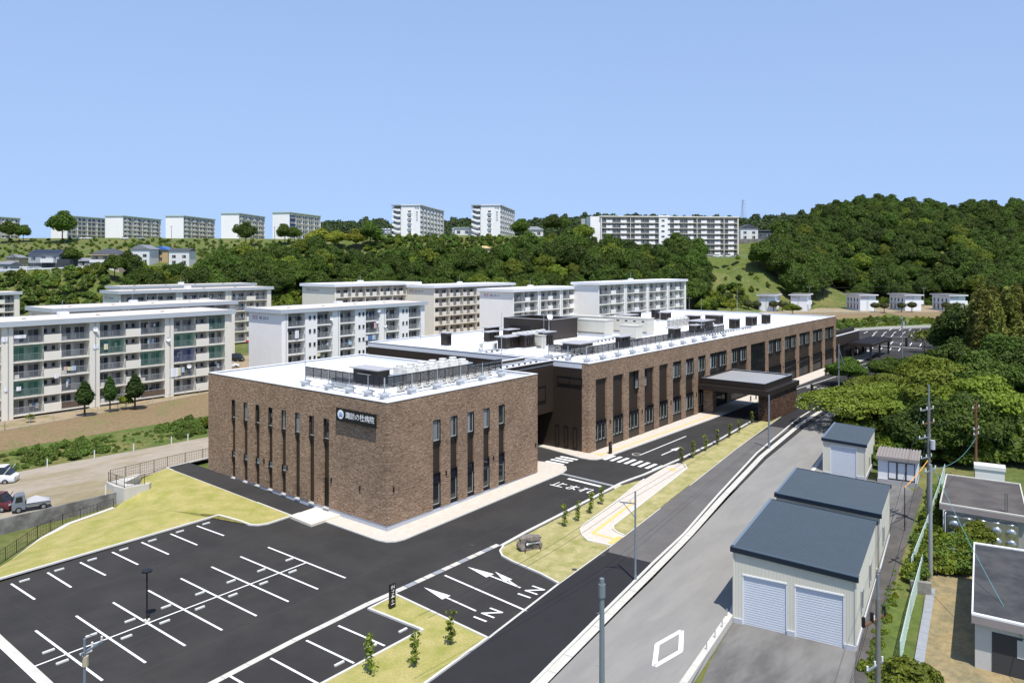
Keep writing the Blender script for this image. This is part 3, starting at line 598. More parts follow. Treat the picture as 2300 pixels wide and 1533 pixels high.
for i, (a, b) in enumerate(lw_):
    mb = MB(an); mb.box(AX0 + 0.2, b, BZ, AX0 + 0.3, a, 9.38)
    mb.obj('panel', DARK, an)
    add_window(an, (AX0 + 0.03, a, 7.26), a - b, 2.1, R(-90), blind_glint=random.choice((0, 0.45, 0.7)))  # part-width grey panels imitate reflections in these upper panes
    if i < 5: add_window(an, (AX0 + 0.05, a, 2.85), a - b, 0.75, R(-90), blind_glint=0.9)
    MB(an).box(AX0 - 0.12, b, 0.46, AX0 + 0.045, a, 0.55).obj('sill', CONC, an)
MB(an).box(AX0 + 0.12, lw_[7][1] + 0.05, 0.62, AX0 + 0.195, lw_[7][0] - 0.05, 3.45).obj('door', mat('door_void', (0.004, 0.004, 0.004), rough=0.5), an)
for a, b in rw:
    mb = MB(an); mb.box(a, FY + 0.2, BZ, b, FY + 0.3, 9.36); mb.obj('panel', DARK, an)
    add_window(an, (a, FY + 0.03, 7.18), b - a, 2.16, 0, blind_glint=random.choice((0, 0.5, 0.7)))
    add_window(an, (a, FY + 0.03, 0.86), b - a, 3.25, 0, transom=0.95)
mb = MB(an); mb.box(AX0 + 0.3, FY + 0.3, RZ - 0.6, AX1 - 0.3, AY1 - 0.3, RZ); mb.obj('roof', WHITE, an)
def parapet(x0, y0, x1, y1, par, w=0.36):
    m1 = MB(par); m2 = MB(par); m3 = MB(par)
    for a in ((x0, y0, x1, y0 + w), (x0, y1 - w, x1, y1), (x0, y0 + w + .001, x0 + w, y1 - w - .001), (x1 - w, y0 + w + .001, x1, y1 - w - .001)):
        m1.box(a[0] + 0.01, a[1] + 0.01, RZ - 0.2, a[2] - 0.01, a[3] - 0.01, PZ - 0.102)
        m3.box(a[0] - 0.02, a[1] - 0.02, PZ - 0.098, a[2] + 0.02, a[3] + 0.02, PZ - 0.042)
        m2.box(a[0] - 0.015, a[1] - 0.015, PZ - 0.04, a[2] + 0.015, a[3] + 0.015, PZ + 0.02)
    m1.obj('parapet', PARA, par); m3.obj('drip_edge', DARK2, par); m2.obj('coping', COPING, par)
parapet(AX0, FY, AX1, AY1, an)
for (x, y) in ((AX0 - 0.1, 58.0 - 1.6), (AX0 - 0.1, 73.2 - 1.0), (AX0 - 0.1, 68.0), (AX0 - 0.1, 60.7)): MB(an).box(x, y, 3.2, x + 0.1, y + 0.12, 3.65).obj('wall_light', BLACK, an)
for x in (48.4, 55.5, 62.9, 70.5): MB(an).box(x, FY - 0.1, 3.6, x + 0.12, FY, 4.05).obj('wall_light', BLACK, an)
# sign board on the annex
sg = thing('sign_board', 'black hospital name board with round white emblem on brown brick', 'sign', (AX0 - 0.35, 56.7, 10.2))
MB(sg).box(AX0 - 0.38, 53.8, 9.55, AX0 - 0.28, 59.6, 10.82).obj('board', mat('sign_black', (0.010, 0.010, 0.011), rough=0.5), sg)
for y in (54.5, 56.7, 58.9): MB(sg).box(AX0 - 0.278, y - 0.06, 10.0, AX0 + 0.01, y + 0.06, 10.4).obj('bracket', BLACK, sg)
SW = mat('sign_white', (0.80, 0.82, 0.84), rough=0.5); SB = mat('emblem_blue', (0.10, 0.22, 0.52), rough=0.5)
lettering('諏訪の杜病院', 0.69, SW, sg, (-0.045, -0.62, -0.01), (R(90), 0, R(-90)), thick=0.01)
def disc(par, x, y, z, r, m, name, n=28, th_=0.02):
    mb = MB(par); vs = [(x - th_, y + r * math.cos(2 * math.pi * i / n), z + r * math.sin(2 * math.pi * i / n)) for i in range(n)]
    mb.add(vs + [(x, b, c) for a, b, c in vs], [tuple(range(n))] + [(i, (i + 1) % n, n + (i + 1) % n, n + i) for i in range(n)]); o = mb.obj(name, m, par); return o
em = disc(sg, AX0 - 0.383, 58.88, 10.22, 0.44, SW, 'emblem')
mb = MB(sg); xx = AX0 - 0.412
for i, (yy, zz, hh) in enumerate(((59.02, 10.16, 0.18), (58.85, 10.18, 0.24), (58.68, 10.16, 0.18))): mb.box(xx, yy - 0.05, zz - 0.1, xx + 0.01, yy + 0.05, zz + hh)
mb.box(xx, 58.6, 10.0, xx + 0.01, 59.1, 10.1)
mb.obj('emblem_mark', SB, sg)

# ---- link bridge between the blocks
lk = thing('link_bridge', 'dark bronze upper-floor bridge joining the two brick hospital blocks', 'bridge', (76, 58.3, 5.26))
MB(lk).box(AX1 + 0.005, 58.3, 5.26, MX0 - 0.005, 63.3, RZ).obj('body', DARK, lk)
MB(lk).box(AX1 + 0.02, 58.32, RZ + 0.003, MX0 - 0.01, 63.28, RZ + 0.1).obj('roof', WHITE, lk)
mb = MB(lk); mb.box(AX1 + 0.02, 58.27, RZ + 0.1, MX0 - 0.02, 58.5, PZ - 0.03); mb.box(AX1 + 0.02, 63.05, RZ + 0.1, MX0 - 0.02, 63.33, PZ - 0.03); mb.obj('parapet', DARK2, lk)
mb = MB(lk); mb.box(AX1 + 0.02, 58.25, PZ - 0.027, MX0 - 0.02, 58.53, PZ + 0.03); mb.box(AX1 + 0.02, 63.03, PZ - 0.027, MX0 - 0.02, 63.35, PZ + 0.03); mb.obj('coping', COPING, lk)
add_window(lk, (76.7, 58.22, 7.0), 3.6, 1.9, 0, nx=2, blind_glint=0.5)
mb = MB(lk)
for x in (AX1 + 3.6,): mb.box(x, 58.29, 5.3, x + 0.02, 58.299, RZ)
mb.obj('cladding_joint', FRAME, lk)
# shade of the passage under the bridge, painted as a near-black sheet
ps = tag(MB().box(AX1 + 0.01, 63.4, 0.3, MX0 - 0.01, 63.7, 5.25).obj('passage_shade', mat('passage_dark', (0.010, 0.009, 0.008), rough=0.7)), 'near-black sheet standing in for the shade below the link bridge', 'wall')

# ---- main block
mn = thing('hospital_main_block', 'very long two-storey brown brick hospital block with a white flat roof full of plant', 'building', (MX0, FY, 0))
bays = [(83.65, 86.40), (87.95, 90.75), (92.2, 95.1), (96.65, 99.55), (101.1, 104.0), (105.5, 108.45), (109.95, 112.9), (114.4, 117.35),
        (119.0, 126.05), (127.95, 135.2), (137.0, 144.45), (146.1, 153.5), (155.25, 162.6), (164.3, 171.65), (173.4, 180.8), (182.6, 189.85)]
MB0 = 0.48
mb = MB(mn)
facade(mb, lambda s, dd, z: (MX0 + s, FY + dd, z), MX1 - MX0, MB0, PZ - 0.1, [(a - MX0, b - MX0, MB0, 9.77) for a, b in bays], d=0.45)
mb.box(MX0, FY + 0.452, MB0, MX0 + 0.35, FY + 1.1, PZ - 0.1)
mb.obj('wall', BRICK, mn)
mb = MB(mn); mb.box(MX1 - 0.3, FY + 0.452, MB0, MX1, MY1, PZ - 0.1); mb.box(MX0 + 0.4, MY1 - 0.3, MB0, MX1 - 0.302, MY1, PZ - 0.1); mb.obj('wall', BRICK, mn)
mb = MB(mn); mb.box(MX0 + 0.03, FY + 1.102, MB0 - 0.5, MX0 + 0.3, MY1, PZ - 0.1); mb.obj('side_cladding', DARK, mn)
mb = MB(mn)
for y in np.arange(FY + 2.6, MY1, 3.0): mb.box(MX0 + 0.022, y, MB0, MX0 + 0.029, y + 0.02, PZ - 0.12)
for z in (3.9, 7.4, 10.8): mb.box(MX0 + 0.022, FY + 1.2, z, MX0 + 0.029, MY1, z + 0.015)
mb.obj('cladding_joint', mat('joint_brown', (0.05, 0.035, 0.025), rough=0.6), mn)
MB(mn).box(MX0 + 0.4, FY + 0.5, -0.4, MX1 - 0.31, MY1 - 0.31, MB0 - 0.01).obj('base', PLINTH, mn)
for y0, y1, z0, z1 in ((57.35, 57.95, 0.9, 3.6), (55.95, 56.55, 0.9, 3.6), (54.55, 55.15, 0.9, 3.6)): add_window(mn, (MX0 - 0.03, y1, z0), y1 - y0, z1 - z0, R(-90), sash_glint=False)
add_window(mn, (MX0 - 0.03, 57.6, 9.1), 3.9, 0.95, R(-90), nx=2, sash_glint=False)
for i, (a, b) in enumerate(bays):
    w = b - a
    MB(mn).box(a, FY + 0.3, MB0, b, FY + 0.44, 9.77).obj('panel', DARK, mn)
    yf = FY + 0.10
    if i < 8:
        add_window(mn, (a, yf, 1.65), w, 2.7, 0, nx=3, transom=0.5, blind_glint=random.choice((0, 0, 0.33)))
        MB(mn).box(a, yf - 0.02, MB0, b, FY + 0.298, 1.58).obj('apron_panel', DARK, mn)
    if i == 2: add_window(mn, (b - 1.05, yf, 7.2), 1.0, 2.5, 0, transom=1.1, blind_glint=0.95)
    if i == 3: add_window(mn, (a + 0.03, yf, 7.2), 0.9, 2.5, 0, transom=1.1, blind_glint=0.95)
    if i in (5, 6, 7): add_window(mn, (a, yf, 7.2), w, 2.5, 0, nx=3, transom=0.35, blind_glint=0.34)
    if i in (8, 9) or i >= 11:
        for x in (a + 0.05, b - 2.95): add_window(mn, (x, yf, 7.15), 2.9, 2.55, 0, nx=3, transom=0.4, blind_glint=0.34)
    if i == 10: add_window(mn, (a, yf, 2.0), w, 7.7, 0, nx=8, sash_glint=False)
    if i >= 8: add_window(mn, (a, yf, MB0 + 0.2), w, 3.8, 0, nx=9, transom=0.45, sash_glint=False)
MB(mn).box(MX0 + 0.3, FY + 0.45, RZ - 0.6, MX1 - 0.3, MY1 - 0.3, RZ).obj('roof', WHITE, mn)
parapet(MX0, FY, MX1, MY1, mn)
for a, b in bays[:8:2]: MB(mn).box(b + 0.7, FY - 0.1, 3.5, b + 0.85, FY, 4.05).obj('wall_light', BLACK, mn)
for a, b in bays[9:]: MB(mn).box(b + 0.75, FY - 0.1, 3.5, b + 0.9, FY, 4.05).obj('wall_light', BLACK, mn)

# ---- porte-cochere over the drive
pc = thing('entrance_canopy', 'black flat-roofed drive-through canopy on a perforated brick pier', 'canopy', (122, 47, 0.48))
CX0, CX1, CY0, CY1 = 114.2, 128.6, 41.2, 52.6
mb = MB(pc); mb.box(CX0, CY0, 4.55, CX1, CY1 - 0.05, 5.35); mb.obj('soffit_band', DARK2, pc)
mb = MB(pc); mb.box(CX0 + 0.9, CY0 + 0.9, 5.352, CX1 - 0.9, CY0 + 1.1, 6.3); mb.box(CX0 + 0.9, CY1 - 0.25, 5.352, CX1 - 0.9, CY1 - 0.06, 6.3); mb.box(CX0 + 0.9, CY0 + 1.102, 5.352, CX0 + 1.1, CY1 - 0.252, 6.3); mb.box(CX1 - 1.1, CY0 + 1.102, 5.352, CX1 - 0.9, CY1 - 0.252, 6.3); mb.obj('fascia', DARK2, pc)
MB(pc).box(CX0 + 1.1, CY0 + 1.1, 5.36, CX1 - 1.1, CY1 - 0.26, 6.12).obj('roof', mat('canopy_roof', (0.27, 0.275, 0.28), rough=0.7, var=0.05, vs=0.4), pc)
mb = MB(pc); mb.box(CX0 + 0.86, CY0 + 0.86, 6.302, CX1 - 0.86, CY0 + 1.14, 6.34); mb.box(CX0 + 0.86, CY0 + 1.142, 6.302, CX0 + 1.14, CY1 - 0.26, 6.34); mb.box(CX1 - 1.14, CY0 + 1.142, 6.302, CX1 - 0.86, CY1 - 0.26, 6.34); mb.obj('coping', GALV, pc)
# perforated brick pier: courses of bricks set with gaps, real voids between
pr = MB(pc); bx0, bx1, by0, by1 = 115.3, 128.4, 41.5, 43.2
zc = 0.42; k = 0
rr = random.Random(3)
while zc < 4.5:
    h = 0.16
    off = 0.16 if k % 2 else 0.0
    x = bx0 + off
    while x < bx1 - 0.2:
        for yy in (by0, by1 - 0.24): pr.box(x, yy + rr.uniform(-0.02, 0.02), zc, min(x + 0.2, bx1), yy + 0.24, zc + h - 0.03)
        x += 0.32
    y = by0 + 0.28 + off
    while y < by1 - 0.4:
        for xx2 in (bx0, bx1 - 0.24): pr.box(xx2 + rr.uniform(-0.02, 0.02), y, zc, xx2 + 0.24, y + 0.2, zc + h - 0.03)
        y += 0.32
    pr.box(bx0 + 0.03, by0 + 0.03, zc + h - 0.03, bx1 - 0.03, by0 + 0.2, zc + h); pr.box(bx0 + 0.03, by1 - 0.2, zc + h - 0.03, bx1 - 0.03, by1 - 0.03, zc + h)
    pr.box(bx0 + 0.03, by0 + 0.21, zc + h - 0.03, bx0 + 0.2, by1 - 0.21, zc + h); pr.box(bx1 - 0.2, by0 + 0.21, zc + h - 0.03, bx1 - 0.03, by1 - 0.21, zc + h)
    zc += h; k += 1
o = pr.obj('brick_pier', BRICK2, pc); o['kind'] = 'stuff'
MB(pc).box(bx0 - 0.12, by0 - 0.12, 0.2, bx1 + 0.12, by1 + 0.12, 0.415).obj('pier_base', CONCG, pc)
mb = MB(pc); mb.box(bx0 + 0.5, by0 + 0.6, 0.42, bx1 - 0.5, by1 - 0.6, 4.54); mb.obj('pier_core', mat('pier_shadow', (0.02, 0.015, 0.012)), pc)  # near-black fill paints the shade behind the brick gaps
MB(pc).box(116.2, 51.0, 0.58, 117.6, 52.6, 4.54).obj('wall_pier', BRICK, pc)
for i, x in enumerate((130.5, 133.0, 135.5)):
    b = MB().cyl(0, 0, 0, 0.9, 0.11, 10).obj('bollard', BLACK, None, loc=(x, 50.2, 0.585)); tag(b, ('black bollard nearest the drive-through canopy', 'middle black bollard of the three beyond the canopy', 'black bollard farthest from the drive-through canopy')[i], 'bollard', 'bollards beyond the canopy')

# ---- lower wing and the far entrance canopy
lwg = thing('low_entrance_wing', 'single-storey dark brown wing beyond the long brick block', 'building', (MX1, FY, 0.48))
MB(lwg).box(MX1 + 0.01, FY + 0.35, 4.4, 214, 75, 6.9).obj('wall', DARK, lwg)
MB(lwg).box(MX1 + 0.01, FY + 0.3, 6.905, 214.1, FY + 0.6, 7.1).obj('white_band', COPING, lwg)
MB(lwg).box(MX1 + 0.01, FY + 1.6, 6.95, 214, FY + 1.8, 7.9).obj('parapet', DARK2, lwg)
MB(lwg).box(MX1 + 0.01, FY + 1.0, 0.5, 213.9, 74.9, 4.39).obj('core', mat('wing_core', (0.03, 0.028, 0.026)), lwg)
for x in (192.2, 199.6, 207.0): add_window(lwg, (x, FY + 0.5, 0.7), 6.6, 3.6, 0, nx=8, transom=0.4, sash_glint=False)
ec = thing('far_entrance_canopy', 'small ribbed black canopy on slim posts at the far entrance', 'canopy', (212, 48, 0.58))
ex0, ex1, ey0, ey1 = 201.5, 222, 46.9, 52.6
MB(ec).box(ex0, ey0, 4.0, ex1, ey1, 4.75).obj('fascia', DARK2, ec)
mb = MB(ec)
x = ex0 + 0.6
while x < ex1 - 0.6: mb.box(x, ey0 + 0.4, 4.752, x + 0.35, ey1 - 0.3, 4.86); x += 0.8
mb.obj('roof_ribs', DARK2, ec)
for (x, y) in ((202.2, 47.5), (202.2, 51.6), (211.5, 47.5), (221.2, 47.5), (221.2, 51.8)): MB(ec).box(x - 0.22, y - 0.22, 0.55, x + 0.22, y + 0.22, 4.0).obj('post', DARK2, ec)
add_window(ec, (212.2, 52.7, 0.6), 8.6, 3.3, 0, nx=8, sash_glint=False, name='glazing')
# ---------------------------------------------------------------- roof-top plant
RB = RZ + 0.004
_scr = {}
def louvre_mesh(L_):
    k = round(L_, 2)
    if k in _scr: return _scr[k]
    mb = MB(); h0, h1 = 1.0, 2.15
    mb.box(0, -0.03, h0, L_, 0.03, h0 + 0.07); mb.box(0, -0.03, h1 - 0.07, L_, 0.03, h1)
    for x in (0, L_ / 3, 2 * L_ / 3, L_ - 0.06): mb.box(x, -0.028, h0 + 0.07, x + 0.06, 0.028, h1 - 0.07)
    z = h0 + 0.13
    while z < h1 - 0.12: mb.box(0.06, -0.05, z, L_ - 0.06, 0.02, z + 0.062); z += 0.088
    _scr[k] = mb.mesh('louvre_panel', BLACK); return _scr[k]
pedm = MB().box(-0.32, -0.32, 0, 0.32, 0.32, 0.42).box(-0.55, -0.4, 0.422, 0.55, 0.4, 0.6).mesh('pedestal', mat('pedestal_grey', (0.44, 0.46, 0.48), rough=0.8))
postm = MB().cyl(0, 0, 0.6, 2.1, 0.07, 8).cyl(0, 0, 0.6, 0.68, 0.2, 8).mesh('post', GALV)
def screen(label, pts):
    t = thing('louvre_screen', label, 'screen', (*pts[0], RB), 0, 'black louvre screens on the hospital roofs')
    o = pts[0]
    for p in pts: q = (p[0] - o[0], p[1] - o[1], 0); link('pedestal', pedm, t, q); link('post', postm, t, q)
    for a, b in zip(pts[:-1], pts[1:]):
        d = Vector((b[0] - a[0], b[1] - a[1])); link('louvre_panel', louvre_mesh(d.length), t, (a[0] - o[0], a[1] - o[1], 0), math.atan2(d.y, d.x))
    return t
screen('black louvre screen around the plant on the square annex roof', [(50.9, 69.3), (50.9, 65.3), (50.9, 61.9), (50.9, 59.0), (50.9, 56.6), (54.6, 56.6), (58.3, 56.6), (62.0, 56.6), (65.7, 56.6), (69.2, 56.6)])
mp = [(86.0, 61.9), (86.0, 58.6), (86.0, 55.6)]
x = 86.0
for i in range(11): x += 4.15; mp.append((x, 55.6))
screen('long black louvre screen beside the front edge of the main roof', mp)
# penthouse boxes with overhanging pale caps
CAP = mat('pale_cap', (0.37, 0.37, 0.385), rough=0.6)
def penthouse(pl, pr, zt, label, win=True, name='roof_box', shrink=0.35):
    a = U(pl[0], pl[1], zt); b = U(pr[0], pr[1], zt); x0, x1 = min(a[0], b[0]), max(a[0], b[0]); y0, y1 = min(a[1], b[1]), max(a[1], b[1])
    if x1 - x0 < 1.6: x1 = x0 + 1.6
    if y1 - y0 < 1.6: y0 = y1 - 1.6
    y0 = max(y0, FY + 2.2); x0 = max(x0, AX0 + 1)
    if y1 - y0 < 1.4: y1 = y0 + 1.8
    t = thing(name, label, 'roof box', ((x0 + x1) / 2, (y0 + y1) / 2, RB), 0, 'dark boxes on the hospital roofs'); s = shrink
    MB(t).box(x0 + s - 0.2, y0 + s - 0.2, RB, x1 - s + 0.2, y1 - s + 0.2, RB + 0.38).obj('upstand', PARA, t)
    MB(t).box(x0 + s, y0 + s, RB + 0.382, x1 - s, y1 - s, zt - 0.12).obj('body', DARK2, t)
    MB(t).box(x0, y0, zt - 0.118, x1, y1, zt).obj('cap', CAP, t)
    if win and zt - RB > 1.7:
        w = min(1.3, x1 - x0 - 2 * s - 0.3); h = min(1.1, zt - RB - 1.0)
        if w > 0.5: add_window(t, (x0 + (x1 - x0 - w) / 2, y0 + s - 0.1, RB + 0.75), w, h, 0, nx=2)
        w = min(1.3, y1 - y0 - 2 * s - 0.3)
        if w > 0.6 and zt - RB > 2.0: MB(t).box(x0 + s - 0.05, y0 + s + 0.3, RB + 0.9, x0 + s - 0.002, y0 + s + 0.3 + w * 0.6, RB + 1.5).obj('hatch', DARK, t)
    return t
penthouse((783, 823), (886, 826), 13.5, 'wider dark roof box with a pale cap on the annex roof', win=False)
penthouse((800, 838), (866, 836), 12.9, 'lower dark roof box in front of the wider one on the annex roof', win=False)
PH = [((983, 745.5), (1021, 745.5), 13.9, 'dark roof box standing alone at the near parapet of the main roof'),
      ((1080, 744), (1124, 742), 13.5, 'dark roof box behind the pale grey cabinet'), ((1081, 734), (1123, 731.5), 13.6, 'rear dark roof box of the cluster beside the dark plant enclosure'),
      ((1123, 739), (1168, 737.6), 13.5, 'low dark roof box in front of the plant enclosure'), ((1110.5, 754.6), (1176, 752), 13.7, 'widest dark roof box of the cluster by the link bridge'),
      ((1159, 750), (1208, 748), 13.9, 'dark roof box with a window beside the widest one'), ((1202, 744.4), (1250.7, 743), 14.0, 'dark roof box with a window before the parabolic dish'),
      ((1494, 736), (1535.5, 734.5), 13.6, 'dark roof box just behind the long louvre screen'), ((1375, 754.6), (1421, 751.7), 13.6, 'dark roof box in front of the small beige cabinet'),
      ((1631.7, 715), (1667.5, 714), 13.8, 'nearest of the three dark boxes on the bare far roof'), ((1669, 710), (1706, 708.7), 13.8, 'middle of the three dark boxes on the bare far roof'),
      ((1705, 705), (1736, 704), 13.9, 'farthest of the three dark boxes on the bare far roof'), ((1541, 719.6), (1607, 717), 13.9, 'broad dark roof box behind the end of the long screen'),
      ((1544, 729), (1584, 727), 13.3, 'low dark roof box against the end of the long screen'), ((1534, 707), (1578.6, 707), 13.6, 'flat dark roof box behind the outdoor unit bank'),
      ((1578.6, 706), (1630, 706), 13.8, 'dark roof box near the rear edge beside a lightning mast'), ((1458, 693.8), (1487, 693), 14.2, 'dark roof box with a window at the rear edge'),
      ((1478, 700.7), (1512.6, 700), 13.6, 'low dark roof box below the rear edge one'), ((1379, 706), (1435, 705), 13.7, 'wide dark roof box behind the long beige cabinets'),
      ((1412, 698.6), (1445, 697.8), 13.9, 'dark roof box nearest the flats behind the cabinets')]
for a, b, z, l in PH: penthouse(a, b, z, l)
penthouse((1253, 768), (1342, 766), 12.9, 'low wide skylight box at the near corner of the main roof', win=False, shrink=0.5)
# dark plant enclosure open to the sky
a = U(1133, 713, 15.2); b = U(1255, 716, 15.2)
ex, ey0, ey1, ex1 = 106.3, 76.0, 86.5, 114.5
pe = thing('plant_enclosure', 'tall dark brown plant enclosure open to the sky on the main roof', 'enclosure', ((ex + ex1) / 2, (ey0 + ey1) / 2, RB), 0)
for q in ((ex, ey0, ex + 0.2, ey1), (ex1 - 0.2, ey0, ex1, ey1), (ex + 0.202, ey0, ex1 - 0.202, ey0 + 0.2), (ex + 0.202, ey1 - 0.2, ex1 - 0.202, ey1)): MB(pe).box(q[0], q[1], RB, q[2], q[3], 15.0).obj('wall', DARK2, pe)
mb = MB(pe)
for q in ((ex, ey0, ex + 0.25, ey1), (ex1 - 0.25, ey0, ex1, ey1), (ex + 0.252, ey0, ex1 - 0.252, ey0 + 0.25), (ex + 0.252, ey1 - 0.25, ex1 - 0.252, ey1)): mb.box(q[0], q[1], 15.003, q[2], q[3], 15.07)
mb.obj('coping', CAP, pe)
MB(pe).box(ex - 0.02, ey1 - 6, RB + 1.2, ex - 0.002, ey1 - 1.5, RB + 2.3).obj('louvre', FRAME, pe)
# cabinets
def cabinet(x0, x1, y0, y1, h, label, doors=4, lift=0.45, vents=True):
    t = thing('plant_cabinet', label, 'cabinet', ((x0 + x1) / 2, (y0 + y1) / 2, RB), 0, 'beige cabinets on the main roof')
    MB(t).box(x0 + 0.1, y0 + 0.1, RB, x1 - 0.1, y1 - 0.1, RB + lift - 0.002).obj('base', PARA, t)
    MB(t).box(x0, y0, RB + lift, x1, y1, RB + h).obj('body', BEIGE, t)
    MB(t).box(x0 - 0.08, y0 - 0.08, RB + h + 0.002, x1 + 0.08, y1 + 0.08, RB + h + 0.14).obj('cap', BEIGE, t)
    n = max(1, doors); w = (y1 - y0) / n
    for i in range(n):
        d = MB(t); ya = y0 + i * w; d.box(x0 - 0.03, ya + 0.06, RB + lift + 0.35, x0 - 0.002, ya + w - 0.06, RB + h - 0.15); dd = d.obj('door', BEIGE, t)
        if vents:
            e = MB(t); e.box(x0 - 0.045, ya + w * 0.35, RB + h - 0.6, x0 - 0.032, ya + w * 0.65, RB + h - 0.35); e.obj('vent', FRAME, dd)
    MB(t).box(x0 - 0.02, y0 + 0.2, RB + lift + 0.05, x0 - 0.003, y1 - 0.2, RB + lift + 0.3).obj('louvre', ACD, t)
    return t
cabinet(122.3, 124.9, 76.2, 84.5, 3.1, 'long beige electrical cabinet standing behind the boxy generator', 6)
cabinet(123.6, 126.2, 66.8, 75.6, 3.1, 'long beige electrical cabinet with five small dark vents', 5)
cabinet(116.2, 119.2, 71.3, 77.2, 3.0, 'boxy beige generator in front of the long cabinets', 3, lift=0.6, vents=False)
cabinet(113.0, 115.2, 63.2, 66.4, 2.7, 'small beige cabinet with a flat lid behind a dark roof box', 1, vents=False)
t = cabinet(95.5, 96.6, 70.0, 73.6, 2.0, 'pale grey cabinet row with four doors near the link bridge', 4, lift=0.15, vents=False)
# outdoor units
acs = MB().box(-0.45, -0.18, 0.12, 0.45, 0.18, 1.0).mesh('casing', ACW)
fan = MB(); n = 14
fan.add([(-0.1 + 0.3 * math.cos(2 * math.pi * i / n), -0.186, 0.56 + 0.3 * math.sin(2 * math.pi * i / n)) for i in range(n)], [tuple(range(n))], 0)
fan.add([(-0.1 + 0.1 * math.cos(2 * math.pi * i / n), -0.192, 0.56 + 0.1 * math.sin(2 * math.pi * i / n)) for i in range(n)], [tuple(range(n))], 1); fan = fan.mesh('fan_grille', [mat('fan_grille_grey', (0.28, 0.27, 0.25)), ACW])
feet = MB().box(-0.4, -0.16, 0, -0.3, 0.16, 0.118).box(0.3, -0.16, 0, 0.4, 0.16, 0.118).mesh('foot', ACD)
def small_unit(x, y, label, rot=0.0, g='small outdoor units'):
    t = thing('outdoor_unit', label, 'air conditioner', (x, y, RB + 0.1), rot, g); link('casing', acs, t); link('fan_grille', fan, t); link('foot', feet, t)
    return t
o = MB().box(53.8, 57.6, RB, 69.4, 58.4, RB + 0.1).obj('unit_plinth', PARA); tag(o, 'low grey plinth under the annex outdoor units', 'plinth')
for i in range(12): small_unit(54.4 + i * 1.28, 58.0, 'white one-fan outdoor unit in the row behind the annex screen', 0, 'one-fan units behind the annex screen')
o = MB().box(89.6, 60.4, RB, 97.6, 61.2, RB + 0.1).obj('unit_plinth', PARA); tag(o, 'low grey plinth near the main roof corner under five units', 'plinth')
for i in range(5): small_unit(90.6 + i * 1.25, 60.8, 'white one-fan outdoor unit in the row at the main roof corner', 0, 'one-fan units at the main roof corner')
for i, (x, y) in enumerate(((88.5, 76.5), (89.3, 74.5))): small_unit(x, y, ('white outdoor unit beside the lone dark roof box, rear one', 'white outdoor unit beside the lone dark roof box, front one')[i])
vb = MB().box(-0.62, -0.42, 0.14, 0.62, 0.42, 1.72).mesh('casing', ACW)
vg = MB()
for i in range(5): vg.box(-0.55, -0.432, 0.3 + i * 0.26, 0.55, -0.421, 0.46 + i * 0.26)
for i in range(5): vg.box(-0.632, -0.36, 0.3 + i * 0.26, -0.621, 0.36, 0.46 + i * 0.26)
vg = vg.mesh('grille', ACD)
vt = MB().cyl(0, 0, 1.722, 1.98, 0.42, 16, r2=0.46).mesh('fan_cowl', ACW)
vf = MB().box(-0.58, -0.4, 0, -0.46, 0.4, 0.138).box(0.46, -0.4, 0, 0.58, 0.4, 0.138).mesh('foot', ACD)
def big_unit(x, y, label, g, grille=False):
    t = thing('cooling_unit', label, 'air conditioner', (x, y, RB), 0, g); link('casing', vb, t); link('fan_cowl', vt, t); link('foot', vf, t)
    if grille: link('grille', vg, t)
    return t
for i in range(6):
    for j in range(2): big_unit(58.6 + i * 1.75 + j * 0.5, 61.2 + j * 2.0, 'tall white cooling unit with a round fan cowl on the annex roof', 'tall cooling units on the annex roof')
for i in range(5): big_unit(133.5 + i * 1.5, 61.6, 'tall slatted white cooling unit beside the long louvre screen', 'slatted units beside the long screen', True)
for i in range(6): big_unit(143.0 + i * 1.7, 72.0, 'tall slatted white cooling unit in the rear bank of the main roof', 'slatted units in the rear bank', True)
for i in range(3): big_unit(158.5 + i * 1.5, 70.5, 'tall slatted white cooling unit beside the broad dark roof box', 'slatted units by the broad box', True)
for i in range(7): big_unit(97.5 + i * 1.3, 77.0, 'white cooling unit half hidden behind the dark roof boxes', 'cooling units behind the roof boxes')
# ducts, trays, masts, dish
def duct(pts, w, h, label, name='air_duct'):
    mb = MB()
    for a, b in zip(pts[:-1], pts[1:]): mb.bar(a, b, w, h)
    return tag(mb.obj(name, GALV), label, 'duct')
duct([(56.0, 64.8, 12.3), (56.0, 61.8, 12.3), (57.6, 61.0, 12.3)], 0.8, 0.9, 'galvanised duct bending behind the annex roof box')
duct([(52.6, 66.5, 12.0), (52.6, 63.8, 12.0)], 0.9, 0.9, 'short galvanised duct inside the annex louvre screen')
duct([(67.5, 62.5, 12.2), (70.2, 62.5, 12.2)], 1.0, 0.9, 'galvanised hood at the end of the annex roof by the link')
def tray(a, b, label):
    t = thing('cable_tray', label, 'cable tray', a); A = Vector((0, 0, 0)); B = Vector(b) - Vector(a); d = B.normalized(); s = Vector((-d.y, d.x, 0)) * 0.28
    for k in (-1, 1): MB().bar(A + s * k + Vector((0, 0, 0.35)), B + s * k + Vector((0, 0, 0.35)), 0.06, 0.12).obj('rail', GALV, t)
    mb = MB(); n = int(B.length / 1.2)
    for i in range(n + 1): p = B * (i / n); mb.bar(p - s + Vector((0, 0, 0.3)), p + s + Vector((0, 0, 0.3)), 0.1, 0.05); mb.box(p.x - 0.12, p.y - 0.12, 0, p.x + 0.12, p.y + 0.12, 0.2)
    o = mb.obj('rung', BLACK, t); o['kind'] = 'stuff'; return t
tray((71.5, 60.6, RZ + 0.12), (95.0, 60.6, RZ + 0.12), 'galvanised cable tray crossing the link bridge roof')
tray((84.0, 62.0, RB), (84.0, 72.0, RB), 'galvanised cable tray along the near side of the main roof')
